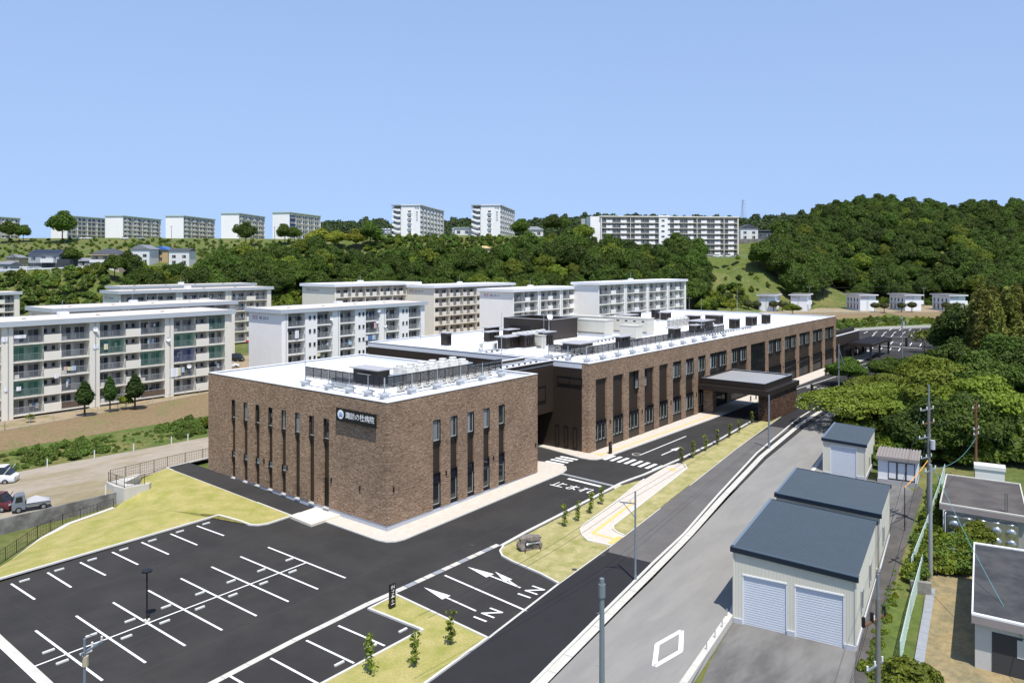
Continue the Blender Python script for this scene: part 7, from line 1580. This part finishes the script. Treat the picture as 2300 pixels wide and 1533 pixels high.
q2 = conc_pole('tall concrete pole with four crossarms behind the white hut', lpz(2086, 1180), 11.6, 0.19, ((11.0, -1.4, 0.8, POLE), (9.7, -1.0, 0.9, RUST), (8.4, -1.6, 0.3, POLE), (6.5, -1.3, 0.5, POLE)), rot=R(-20), transformer=7.3, top=1.7)
q3 = conc_pole('pale round concrete pole with one crossarm beside the dry grass yard', lpz(2090, 1297), 9.0, 0.17, ((8.5, -0.9, 0.9, POLE),), m=mat('grey_pole', (0.27, 0.275, 0.275), rough=0.8, var=0.12, vs=3), rot=R(-14))
q4 = conc_pole('rusty dark pole with crossarms behind the brown-black roof', (*U(2192, 1062, 1.0)[:2], -0.2), 9.4, 0.16, ((8.6, -0.9, 0.9, RUST), (6.2, -0.6, 0.8, POLE), (5.6, -0.6, 0.7, POLE)), m=RUST, rot=R(-14))
q5 = conc_pole('grey pole with a transformer standing in the far car park edge', G(2026, 806), 11.0, 0.17, ((10.2, -0.8, 0.9, POLE), (8.6, -0.8, 0.6, POLE)), m=POLE, transformer=8.6)
t = conc_pole('short black post with a small box beside the lane', G(2032, 1190, -0.4), 4.0, 0.05, (), m=BLACK, name='service_post')
q6 = conc_pole('dark pole with insulator gear rising at the bottom left corner', (*U(190, 1700, 0)[:2], -0.4), 6.4, 0.09, ((5.7, -0.2, 1.2, POLE),), m=POLE, rot=R(25))
MB().cyl(0.05, 0.0, 5.0, 5.5, 0.15, 10).obj('transformer', mat('tan_drum', (0.42, 0.36, 0.25), rough=0.6), q6)
for i, (px, dep, lab) in enumerate(((1145, 288, 'thin dark pole beside the last flats'), (555, 250, 'wooden pole between the flats and the left wood'), (1548, 283, 'pole right of the last flats'), (1818, 330, 'tall pole beside the row houses'), (2075, 345, 'pole behind the middle row house'), (1712, 385, 'pole beside the slab car park'), (968, 352, 'pole on the slope below the nearer tower'), (815, 372, 'pole on the ridge left of the tower'), (385, 428, 'pole on the ridge road'), (617, 425, 'lamp pole at the end of the ridge'), (30, 300, 'pole beside the solar-roofed house'), (146, 306, 'green pole behind the houses'))):
    x, y, _ = DZ(px, dep, 0); conc_pole(lab, (x, y, th(x, y)), 9.5, 0.16, ((9.0, -0.9, 0.9, CPOLE),), rot=R(-40), name='distant_pole')
# wires
def wire(a, b, sag, label, m=WIRE, r=0.014, n=12):
    a = Vector(a); b = Vector(b); pts = [a.lerp(b, i / n) - Vector((0, 0, sag * 4 * (i / n) * (1 - i / n))) for i in range(n + 1)]
    return tag(MB().path(pts, r, 4).obj('overhead_wire', m), label, 'wire')
P1 = Vector(p1.location); far = Vector((p2.location.x, p2.location.y, 6.6))
wire(P1 + Vector((-0.75, 0.95, 6.3)), far, 0.5, 'black wire from the crossarm pole to the plain steel pole'); wire(P1 + Vector((-0.3, 0.35, 6.3)), far - Vector((0, 0, 0.5)), 0.5, 'lower black wire from the crossarm pole towards the canopy')
nr = Vector((q6.location.x + 1.0, q6.location.y, 5.6))
wire(P1 + Vector((-0.75, 0.95, 6.3)), Vector((31.0, 31.5, 4.6)), 0.4, 'black wire running from the crossarm pole to the bottom edge'); wire(P1 + Vector((-0.3, 0.35, 6.3)), Vector((31.4, 31.2, 4.4)), 0.45, 'second black wire from the crossarm pole to the bottom edge')
wire(nr, D(-80, 1290, 38), 0.4, 'wire leaving the bottom left pole across the bays')
Q3 = Vector(q3.location); Q4 = Vector(q4.location); Q1 = Vector(q1.location); Q2 = Vector(q2.location)
wire(Q3 + Vector((0.6, -0.15, 8.6)), D(2330, 1490, 44), 0.5, 'teal cable from the pale pole down to the right edge', TEALW, 0.02); wire(Q3 + Vector((0.4, 0, 8.6)), Q4 + Vector((0, 0, 5.2)), 0.9, 'teal cable between the pale pole and the rusty pole', TEALW, 0.018)
wire(Q1 + Vector((-1.5, 0.4, 6.5)), Q2 + Vector((-1.2, 0.5, 10.9)), 0.5, 'wire from the shed-front pole up to the tall pole, left one'); wire(Q1 + Vector((0.6, -0.1, 6.5)), Q2 + Vector((0.6, -0.3, 10.9)), 0.5, 'wire from the shed-front pole up to the tall pole, right one'); wire(Q1 + Vector((-0.6, 0.2, 6.5)), D(1890, 1600, 40), 0.2, 'wire from the shed-front pole to the bottom edge')
wire(Q2 + Vector((0, 0, 9.6)), Q4 + Vector((-0.6, 0, 8.4)), 0.5, 'wire between the tall concrete pole and the rusty pole'); wire(Q4 + Vector((0.6, 0, 5.7)), D(2340, 1000, 90), 0.5, 'wire from the rusty pole to the right edge')
sp_ = G(2032, 1190, -0.4); wire(Vector(sp_) + Vector((0, 0, 4.0)), Q2 + Vector((0, 0, 6.3)), 0.15, 'orange sheathed cable between the black post and the tall pole', ORANGE, 0.05)
wire((*DZ(1818, 330, 0)[:2], 14.2), (*DZ(2075, 345, 0)[:2], 15.6), 1.2, 'wire sagging across the foot of the right-hand hill', WIRE, 0.06); wire((*DZ(1818, 330, 0)[:2], 12.6), (*DZ(2075, 345, 0)[:2], 13.6), 1.4, 'lower wire across the foot of the right-hand hill', WIRE, 0.05)
# lattice tower on the far ridge
pt = thing('pylon', 'grey lattice power pylon on the skyline right of the slab', 'pylon', D(1669, 498, 900)); Hh = 26.0
mb = MB(); W0, W1 = 2.6, 0.5
def cn(f, sx, sy): w = W0 + (W1 - W0) * f; return (sx * w, sy * w, Hh * f)
for sx, sy in ((-1, -1), (1, -1), (1, 1), (-1, 1)): mb.tube(cn(0, sx, sy), cn(1, sx, sy), 0.16, 4)
for i in range(8):
    f0, f1 = i / 8, (i + 1) / 8
    for (a, b) in (((-1, -1), (1, -1)), ((1, -1), (1, 1)), ((1, 1), (-1, 1)), ((-1, 1), (-1, -1))): mb.tube(cn(f0, *a), cn(f1, *b), 0.09, 3); mb.tube(cn(f1, *a), cn(f1, *b), 0.08, 3)
mb.obj('lattice', GALV, pt)
for z in (18, 21.5, 25): MB().bar((-3.2, 2.2, z), (3.2, -2.2, z), 0.25, 0.25).obj('crossarm', GALV, pt)
# fences
GREYF = mat('grey_fence', (0.33, 0.35, 0.36), rough=0.6); BRF = mat('brown_fence', (0.045, 0.032, 0.026), rough=0.6); TEALF = mat('pale_teal_fence', (0.36, 0.60, 0.58), rough=0.6)
fence('grey post-and-rail fence along the top of the brown bank', [(22, 118.2), (38, 118.7), (54, 121.0), (72, 124.4), (80, 124.6)], 2.03, 1.15, GREYF, post=3.3, mesh=False, name='rail_fence')
fence('brown mesh fence beside the lawn and the annex path', [(37.7, 86.2), (45.2, 88.4), (52, 88.6)], lambda x, y: 0.95 if x < 39 else 0.55, 1.3, BRF, post=2.2, pitch=0.3, name='garden_fence')
fence('brown mesh fence on the concrete corner wall', [(37.5, 86.2), (37.6, 82.7), (39.6, 82.4)], 0.96, 1.1, BRF, post=1.6, pitch=0.3, name='garden_fence')
fence('dark mesh fence following the curved path below the lawn', [(16, 74.6), (23.2, 75.1), (28.3, 80.0), (31.2, 81.8), (36.6, 83.0)], -1.3, 1.3, BRF, post=1.7, pitch=0.35, name='garden_fence')
fence('pale teal railing along the upper terrace edge', [U(p[0], p[1], 4.5)[:2] for p in ((1660, 706), (1800, 706), (1975, 702))], 4.5, 1.3, TEALF, post=2.2, mesh=False, name='rail_fence')
fence('grey railing in front of the right-hand row houses', [U(p[0], p[1], 4.5)[:2] for p in ((1978, 702), (2140, 703))], 4.5, 1.2, GREYF, post=2.4, mesh=False, name='rail_fence')
fence('black railing beside the lane at the road bend', [G(*p)[:2] for p in ((1832, 884), (1868, 868), (1905, 855), (1960, 838))], lambda x, y: gz(x, y), 1.1, BLACK, post=2.2, pitch=0.35, name='garden_fence')
gr_ = thing('guard_rail', 'white guard rail along the road below the left houses', 'guard rail', DZ(60, 283, 21))
gp_ = [Vector((*DZ(px, d, 0)[:2], z)) for px, d, z in ((-60, 279, 20.9), (60, 284, 21.4), (150, 288, 21.9), (245, 292, 22.6))]; O = Vector(gr_.location)
for a, b in zip(gp_[:-1], gp_[1:]):
    MB().bar(a - O + Vector((0, 0, 0.9)), b - O + Vector((0, 0, 0.9)), 0.12, 0.45).obj('rail', WFASC, gr_)
    for i in range(5): p = a.lerp(b, i / 5) - O; MB().cyl(p.x, p.y, p.z - 1, p.z + 0.9, 0.09, 6).obj('post', WFASC, gr_)
gr2 = DZ(1600, 352, 26.6); fence('pale teal rail along the slab car park', [DZ(1470, 352, 0)[:2], DZ(1700, 362, 0)[:2]], 27.0, 1.1, TEALF, post=3, mesh=False, name='rail_fence')
# playground ladder and shrubs between the flats, orange barrier by the guide posts
lad = thing('climbing_frame', 'blue ladder slide with red top in the playground between flats', 'playground slide', (*U(562, 790, 2.1)[:2], 2.1)); 
mb = MB()
for x in (-0.35, 0.35): mb.tube((x, 0, 0), (x, 0.4, 2.4), 0.06, 6)
mb.obj('side_rail', mat('play_blue', (0.05, 0.20, 0.50)), lad); mb = MB()
for i in range(6): mb.tube((-0.35, 0.066 * i, 0.4 * i + 0.2), (0.35, 0.066 * i, 0.4 * i + 0.2), 0.05, 5)
mb.obj('rungs', MATS['play_blue'], lad)['kind'] = 'stuff'; MB().box(-0.5, 0.3, 2.4, 0.5, 1.2, 2.9).obj('top_guard', mat('play_red', (0.55, 0.05, 0.04)), lad)
# white marker stakes and wheel blocks in the gravel field
for i, (px, py) in enumerate(((106, 1050), (212, 1030), (300, 1015), (385, 998), (422, 991), (237, 1112))):
    x, y, z = U(px, py, 0.25); o = MB().box(-0.05, -0.05, -0.1, 0.05, 0.05, 1.1).obj('marker_stake', PORC, None, loc=(x, y, 0.25)); tag(o, 'white marker stake in the rope line of the gravel field' if i < 5 else 'white stake beside the concrete corner wall', 'stake', 'stakes of the gravel field' if i < 5 else None)

# ---------------------------------------------------------------- vehicles
TYRE = mat('tyre', (0.015, 0.015, 0.016), rough=0.9); CGL = glass_mat('car_glass', (0.015, 0.018, 0.02)); LAMP = mat('lamp_lens', (0.65, 0.65, 0.62), rough=0.15); TAIL = mat('tail_lens', (0.40, 0.02, 0.015), rough=0.2); PLY = mat('yellow_plate', (0.75, 0.50, 0.03)); HUB = mat('wheel_hub', (0.30, 0.31, 0.32), rough=0.4, metal=0.5)
whm = MB(); whm.tube((0, -0.09, 0), (0, 0.09, 0), 0.3, 14); whm = whm.mesh('wheel', TYRE); hbm = MB(); hbm.tube((0, -0.096, 0), (0, 0.096, 0), 0.17, 10); hbm = hbm.mesh('hub', HUB)
def loft(mb, secs, m=0):
    """secs: list of (x, [(y,z)...]) cross-sections"""
    n = len(secs[0][1]); vs = [(x, y, z) for x, s in secs for y, z in s]; fs = []
    for i in range(len(secs) - 1):
        for j in range(n): k = (j + 1) % n; fs.append((i * n + j, i * n + k, (i + 1) * n + k, (i + 1) * n + j))
    fs.append(tuple(range(n))); fs.append(tuple(range((len(secs) - 1) * n, len(secs) * n))[::-1]); mb.add(vs, fs, m)
def car(label, loc, rot, paintm, prof, roof, L_, W_, name='parked_car', group=None, plate=PLY):
    """prof: (x, hood/shoulder z) along the length; roof: greenhouse points (x0 base, x1 top, x2 top, x3 base, ztop)"""
    t = thing(name, label, 'car', loc, rot, group); w = W_ / 2
    def sec(z, k=1.0): return [(-w * k * 0.93, 0.24), (w * k * 0.93, 0.24), (w * k, 0.45), (w * k, z * 0.8), (w * k * 0.93, z), (-w * k * 0.93, z), (-w * k, z * 0.8), (-w * k, 0.45)]
    mb = MB(); loft(mb, [(x, sec(z, k)) for x, z, k in prof]); o = mb.obj('body', paintm, t)
    x0, x1, x2, x3, zb_, zt = roof
    g = MB(); loft(g, [(x0, [(-w * .9, zb_ - .02), (w * .9, zb_ - .02), (w * .88, zb_), (-w * .88, zb_)]), (x1, [(-w * .9, zb_ - .02), (w * .9, zb_ - .02), (w * .76, zt - .05), (-w * .76, zt - .05)]), (x2, [(-w * .9, zb_ - .02), (w * .9, zb_ - .02), (w * .76, zt - .05), (-w * .76, zt - .05)]), (x3, [(-w * .9, zb_ - .02), (w * .9, zb_ - .02), (w * .88, zb_), (-w * .88, zb_)])]); g.obj('window', CGL, t)
    r_ = MB(); r_.box(x1 - .06, -w * .77, zt - .052, x2 + .06, w * .77, zt); 
    r_.obj('roof_panel', paintm, t)
    pb = MB()
    for s in (-1, 1):
        for xa, xb in ((x0, x1), (x2, x3)): pb.tube((xa, s * w * .9, zb_), (xb, s * w * .765, zt - .03), 0.035, 5)
        xm = (x1 + x2) / 2; pb.tube((xm, s * w * .905, zb_), (xm, s * w * .77, zt - .03), 0.045, 5)
    pb.obj('pillar', paintm, t)
    for x in (L_ * 0.31, -L_ * 0.31):
        for s in (-1, 1): q = link('wheel', whm, t, (x, s * (w - 0.07), 0.3)); link('hub', hbm, q)
    xf = prof[-1][0]; xr = prof[0][0]
    for s in (-1, 1): MB().box(xf - .06, s * w * .62 - .16, .62, xf + .015, s * w * .62 + .16, .78).obj('headlight', LAMP, t); MB().box(xr - .015, s * w * .74 - .1, .65, xr + .05, s * w * .74 + .1, .92).obj('tail_light', TAIL, t)
    MB().box(xf - .02, -.17, .42, xf + .022, .17, .52).obj('plate', plate, t); MB().box(xr - .022, -.17, .5, xr + .02, .17, .62).obj('plate', plate, t); return t
SEDAN = ([(-2.1, .72, .86), (-1.95, .88, .96), (-1.2, .92, 1), (0.6, .92, 1), (1.5, .84, .98), (2.0, .7, .9), (2.1, .6, .82)], (-1.75, -1.15, .25, .95, .9, 1.42), 4.2, 1.68)
KVAN = ([(-1.65, .8, .9), (-1.6, .95, .98), (-.8, 1.0, 1), (.8, 1.0, 1), (1.25, .98, .98), (1.62, .82, .92), (1.68, .6, .85)], (-1.6, -1.5, .7, 1.3, .98, 1.75), 3.35, 1.48)
VAN = ([(-2.2, .9, .92), (-2.15, 1.05, .98), (-1, 1.1, 1), (1.2, 1.1, 1), (1.8, 1.0, .98), (2.2, .8, .9), (2.25, .6, .85)], (-2.15, -2.05, 1.2, 1.85, 1.08, 1.95), 4.4, 1.7)
CWH = mat('car_white', (0.72, 0.73, 0.73), rough=0.25, spec=0.6); CBK = mat('car_black', (0.012, 0.012, 0.013), rough=0.2, spec=0.6); CRD = mat('car_maroon', (0.10, 0.012, 0.015), rough=0.25, spec=0.6); CSV = mat('car_silver', (0.45, 0.46, 0.48), rough=0.3, metal=0.4); CBL = mat('car_navy', (0.02, 0.03, 0.07), rough=0.22, spec=0.6); COR = mat('car_orange', (0.50, 0.10, 0.02), rough=0.4)
def mk(label, prof, loc, rot, m, **kw): return car(label, loc, rot, m, prof[0], prof[1], prof[2], prof[3], **kw)
x, y, _ = U(-8, 1145, 0.27); mk('maroon boxy kei van on the gravel field at the left edge', KVAN, (x, y, 0.27), R(-52), CRD)
x, y, _ = U(-12, 1085, 0.27); mk('white van at the left edge of the gravel field', VAN, (x, y, 0.27), R(-40), CWH)
x, y, _ = U(526, 812, 2.15); mk('black van parked between the flats', VAN, (x, y, 2.15), R(-60), CBK); x, y, _ = U(514, 826, 2.15); mk('white hatchback behind the annex corner between flats', SEDAN, (x, y, 2.15), R(-20), CWH)
x, y, _ = U(2285, 1012, 0.9); mk('white-roofed dark car nearest in the row at the right edge', VAN, (x, y, th(x, y) + 0.15), R(15), CWH); x, y, _ = U(2288, 985, 1.2); mk('middle white car in the row at the right edge', SEDAN, (x, y, th(x, y) + 0.15), R(15), CWH); x, y, _ = U(2290, 968, 1.2); mk('farthest pale car in the row at the right edge', SEDAN, (x, y, th(x, y) + 0.15), R(15), CSV)
x, y, _ = U(2152, 765, 0.6); mk('white car parked beside the tall trees of the far car park', SEDAN, (x, y, 0.5), R(60), CWH)
x, y, _ = DZ(1046, 228, 0); mk('orange car behind the plant enclosure before the flats', SEDAN, (x, y, 2.6), R(30), COR)
for i, (px, dep, prof, m, lab) in enumerate(((58, 291, SEDAN, CWH, 'white car beside the solar-roofed house'), (80, 291, SEDAN, CSV, 'silver car in front of the solar-roofed house'), (152, 293, KVAN, CBL, 'small navy car at the guard-railed road'), (280, 436, SEDAN, CWH, 'white car below the stained gable on the ridge'), (318, 436, SEDAN, CSV, 'silver car right of the stained gable'), (180, 436, SEDAN, CWH, 'white car at the grid-balcony flats'), (198, 436, SEDAN, CWH, 'second white car at the grid-balcony flats'), (990, 366, SEDAN, CWH, 'white car at the foot of the nearer tower'), (1008, 367, SEDAN, CBL, 'navy car at the foot of the nearer tower'), (1612, 360, SEDAN, CWH, 'leftmost white car of the slab car park'), (1635, 361, KVAN, CWH, 'middle white van of the slab car park'), (1655, 362, SEDAN, CSV, 'rightmost silver car of the slab car park'))):
    x, y, _ = DZ(px, dep, 0); z_ = (26.9 if px > 1500 else th(x, y)) + 0.25; mk(lab, prof, (x, y, z_), HEAD - R(90) + R(15) * (i % 3), m, group='small cars on the hill')
# grey kei truck with a tarpaulin
x, y, _ = U(70, 1143, 0.27); kt = thing('kei_truck', 'small grey flatbed truck with a grey tarpaulin over its load', 'truck', (x, y, 0.27), R(165))
KG = mat('truck_grey', (0.16, 0.18, 0.21), rough=0.3, spec=0.5)
mb = MB(); w = 0.72; loft(mb, [(0.55, [(-w, .3), (w, .3), (w, 1.0), (w * .92, 1.7), (-w * .92, 1.7), (-w, 1.0)]), (1.1, [(-w, .3), (w, .3), (w, 1.0), (w * .9, 1.74), (-w * .9, 1.74), (-w, 1.0)]), (1.4, [(-w, .3), (w, .3), (w, 1.0), (w * .88, 1.62), (-w * .88, 1.62), (-w, 1.0)]), (1.66, [(-w * .97, .32), (w * .97, .32), (w * .97, .9), (w * .95, 1.02), (-w * .95, 1.02), (-w * .97, .9)])]); mb.obj('cab', KG, kt)
MB().add([(1.425, -w * .8, 1.55), (1.425, w * .8, 1.55), (1.66, w * .88, 1.06), (1.66, -w * .88, 1.06)], [(0, 1, 2, 3)]).obj('windscreen', CGL, kt)
MB().add([(0.535, -w * .8, 1.12), (0.535, w * .8, 1.12), (0.535, w * .76, 1.55), (0.535, -w * .76, 1.55)], [(0, 1, 2, 3)]).obj('rear_window', CGL, kt)
for s in (-1, 1): MB().add([(0.75, s * (w + .012), 1.05), (1.4, s * (w + .012), 1.05), (1.3, s * (w * .925), 1.56), (0.8, s * (w * .925), 1.6)], [(0, 1, 2, 3)]).obj('side_window', CGL, kt)
MB().box(-1.6, -.7, .52, .5, .7, .62).obj('flatbed', KG, kt)
for q in ((-1.6, -.72, .622, .5, -.68, .86), (-1.6, .68, .622, .5, .72, .86), (-1.62, -.67, .622, -1.58, .67, .86)): MB().box(*q).obj('drop_side', KG, kt)
mb = MB(); mb.add([(-1.66, -.76, .8), (-1.66, .76, .8), (.45, .76, .85), (.45, -.76, .85), (-1.3, -.1, 1.0), (-.4, 0, 1.35), (.35, .1, 1.18)], [(0, 1, 4), (1, 2, 5, 4), (2, 3, 6), (2, 6, 5), (3, 0, 4, 5), (3, 5, 6)]); mb.obj('tarpaulin', mat('tarpaulin', (0.36, 0.36, 0.37), rough=0.6, var=0.12, vs=3), kt)
for xx in (1.1, -1.0):
    for s in (-1, 1): q = link('wheel', whm, kt, (xx, s * .64, .29)); link('hub', hbm, q)
for s in (-1, 1): MB().box(-1.64, s * .55 - .12, .4, -1.6, s * .55 + .12, .5).obj('tail_light', TAIL, kt)
MB().box(-1.645, -.17, .4, -1.6, .17, .51).obj('plate', PLY, kt)

# ---------------------------------------------------------------- person under the far canopy
pe_ = G(1955, 799, 0.12)
sk = bpy.data.meshes.new('person')
V_ = [(0, 0, .92), (0, 0, 1.15), (0, 0, 1.38), (0, 0, 1.5), (0, .02, 1.62), (0, .02, 1.74), (.1, 0, .88), (.11, .02, .48), (.11, 0, .06), (.11, -.14, .03), (-.1, 0, .88), (-.12, -.04, .48), (-.12, .04, .06), (-.12, -.1, .03), (.19, 0, 1.38), (.24, .03, 1.1), (.22, -.06, .86), (.21, -.08, .78), (-.19, 0, 1.38), (-.25, .03, 1.1), (-.22, -.08, .88), (-.21, -.10, .80)]
E_ = [(0, 1), (1, 2), (2, 3), (3, 4), (4, 5), (0, 6), (6, 7), (7, 8), (8, 9), (0, 10), (10, 11), (11, 12), (12, 13), (2, 14), (14, 15), (15, 16), (16, 17), (2, 18), (18, 19), (19, 20), (20, 21)]
sk.from_pydata(V_, E_, []); po = link('person', sk, None, pe_, R(40)); sk.materials.append(mat('dark_clothes', (0.02, 0.021, 0.025), rough=0.9))
md = po.modifiers.new('skin', 'SKIN'); rad = [.15, .14, .15, .07, .09, .08, .1, .07, .05, .04, .1, .07, .05, .04, .07, .05, .04, .035, .07, .05, .04, .035]
for i, v in enumerate(sk.skin_vertices[0].data): v.radius = (rad[i], rad[i] * .85); v.use_root = (i == 0)
po.modifiers.new('sub', 'SUBSURF').levels = 1; po.modifiers['sub'].render_levels = 1
tag(po, 'person in dark clothes standing beside the far canopy post', 'person')
hd = MB().ell((0, .02, 1.70), (.085, .1, .12), 10, 8).obj('head', mat('skin', (0.42, 0.27, 0.20), rough=0.6), po, smooth=True); MB().ell((0, .035, 1.735), (.092, .1, .105), 10, 8).obj('hair', mat('dark_hair', (0.012, 0.01, 0.009), rough=0.7), po, smooth=True)
for i, (x, y) in enumerate(((215.5, 51.0), (216.2, 51.2))): pass

# ---------------------------------------------------------------- laundry, dishes and clutter on the balconies
LC = [mat('cloth_%d' % i, c, rough=0.95, var=0.06, vs=3) for i, c in enumerate(((0.72, 0.73, 0.75), (0.55, 0.42, 0.36), (0.10, 0.18, 0.42), (0.62, 0.58, 0.40), (0.03, 0.035, 0.05), (0.62, 0.40, 0.42), (0.40, 0.52, 0.60)))]
def laundry(px, py, yf, w, h, m, label, group):
    x, y, z = PY(px, py, yf - 0.14); t = MB(); n = 5; vs = []
    for i in range(n + 1): xx = -w / 2 + w * i / n; vs += [(xx, 0.02 * math.sin(i * 2.0), 0), (xx * 0.97, 0.05 * math.sin(i * 1.7 + 1), -h)]
    t.add(vs, [(2 * i, 2 * i + 1, 2 * i + 3, 2 * i + 2) for i in range(n)]); t.add([(a, b + 0.02, c) for a, b, c in vs], [(2 * i + 2, 2 * i + 3, 2 * i + 1, 2 * i) for i in range(n)])
    o = t.obj('hanging_laundry', m, None, loc=(x, y, z)); return tag(o, label, 'laundry', group)
YA, YB = 126.0, 124.0
for px, py, w, h, c, lab in ((10, 757, 0.8, 0.7, 0, 'white washing on the top left balcony of the netted flats'), (45, 752, 1.6, 0.5, 0, 'row of white cloths on the top balcony, netted flats'), (14, 870, 0.6, 0.6, 0, 'white shirt on the second balcony up at the left edge'), (42, 868, 0.6, 0.6, 0, 'second white shirt beside it on the lower left balcony'), (148, 823, 0.6, 0.6, 1, 'pinkish cloth on the mid-height balcony, netted flats'), (157, 823, 0.6, 0.6, 3, 'cream cloth on the mid-height balcony, netted flats'), (166, 821, 0.6, 0.7, 6, 'grey-blue cloth on the mid-height balcony, netted flats'), (127, 840, 0.6, 0.6, 0, 'white cloth hung over the edge below the mid balcony'), (215, 773, 0.9, 0.7, 0, 'washing behind the green net, second bay'), (238, 772, 0.6, 0.9, 3, 'yellowish towel behind the green net'), (390, 826, 1.5, 1.5, 0, 'large white sheet over the second-floor balcony'), (402, 825, 0.6, 1.4, 3, 'cream striped towel beside the large white sheet'), (411, 824, 0.5, 0.9, 6, 'grey towel beside the striped one')):
    laundry(px, py, YA, w, h, LC[c], lab, 'laundry on the netted flats')
for px, py, w, h, c, lab in ((667, 742, 0.9, 1.5, 0, 'white sheet on the left stack of the white flats'), (655, 737, 1.8, 0.6, 4, 'dark washing row on the left stack of the white flats'), (722, 706, 0.5, 0.7, 4, 'black shirt on the top balcony of the white flats'), (835, 724, 0.8, 1.3, 4, 'navy towel on the right stack of the white flats'), (843, 724, 0.7, 1.2, 5, 'pink towel beside the navy one'), (823, 754, 0.9, 1.0, 0, 'white towel under the pink one'), (832, 753, 0.9, 1.0, 2, 'blue towel under the pink one'), (840, 752, 0.9, 1.0, 6, 'pale blue towel under the pink one'), (787, 766, 0.9, 0.7, 6, 'light blue washing on the middle stack'), (716, 792, 0.7, 0.7, 3, 'cream cloth low on the white flats')):
    laundry(px, py, YB, w, h, LC[c], lab, 'laundry on the white flats')
dsh = MB(); n = 16; dsh.add([(0.38 * math.cos(2 * math.pi * i / n), 0, 0.38 * math.sin(2 * math.pi * i / n)) for i in range(n)] + [(0, 0.1, 0)], [(i, (i + 1) % n, n) for i in range(n)]); dsh = dsh.mesh('dish', COPING)
def dish(px, py, yf, lab):
    x, y, z = PY(px, py, yf - 0.35); t = thing('satellite_dish', lab, 'satellite dish', (x, y, z), R(-25), 'dishes on the balconies'); link('dish', dsh, t); MB().tube((0, 0.05, 0), (0, 0.4, -0.1), 0.03, 5).obj('arm', GALV, t)
for px, py, yf, lab in ((215, 739, YA, 'white dish on the top balcony of the netted flats'), (378, 761, YA, 'white dish at the pier of the netted flats'), (425, 822, YA, 'white dish beside the striped towel'), (745, 715, YB, 'white dish at the pier of the white flats'), (851, 697, YB, 'white dish on the top right balcony of the white flats'), (848, 722, YB, 'white dish beside the pink towel'), (866, 731, YB, 'white dish on the right stack railing of the white flats')): dish(px, py, yf, lab)
rr = random.Random(77)
for blk in [o for o in bpy.data.objects if o.get('category') == 'apartment block' and o.name.startswith('apartment_block')]:
    rails = [c for c in blk.children if c.name.startswith('railing')]
    for rl in rails:
        k = rr.random()
        if k < 0.38:
            w = rl.data.vertices[1].co.x if False else max(v.co.x for v in rl.data.vertices)
            if w < 1.2: continue
            mb = MB()
            for j in range(rr.randint(2, 4)):
                ww = rr.uniform(0.25, 0.5); x0 = rr.uniform(0.1, w - 0.7); hh = rr.uniform(0.4, 0.9); yy = rr.uniform(0.2, 0.7); zz = rr.uniform(1.35, 1.85)
                mb.add([(x0, yy, zz), (x0 + ww, yy + 0.03, zz), (x0 + ww * 0.96, yy + 0.08, zz - hh), (x0 + 0.02, yy + 0.04, zz - hh)], [(0, 1, 2, 3)], rr.randint(0, 2))
            if mb.f: o = mb.obj('washing_line', [LC[0], LC[rr.choice((1, 3, 5))], LC[rr.choice((2, 4, 6))]], blk, loc=rl.location); o['kind'] = 'stuff'
        elif k < 0.55: MB().box(0.15, 0.45, 0.02, 0.95, 0.8, 0.62).obj('outdoor_unit', ACW, blk, loc=rl.location)
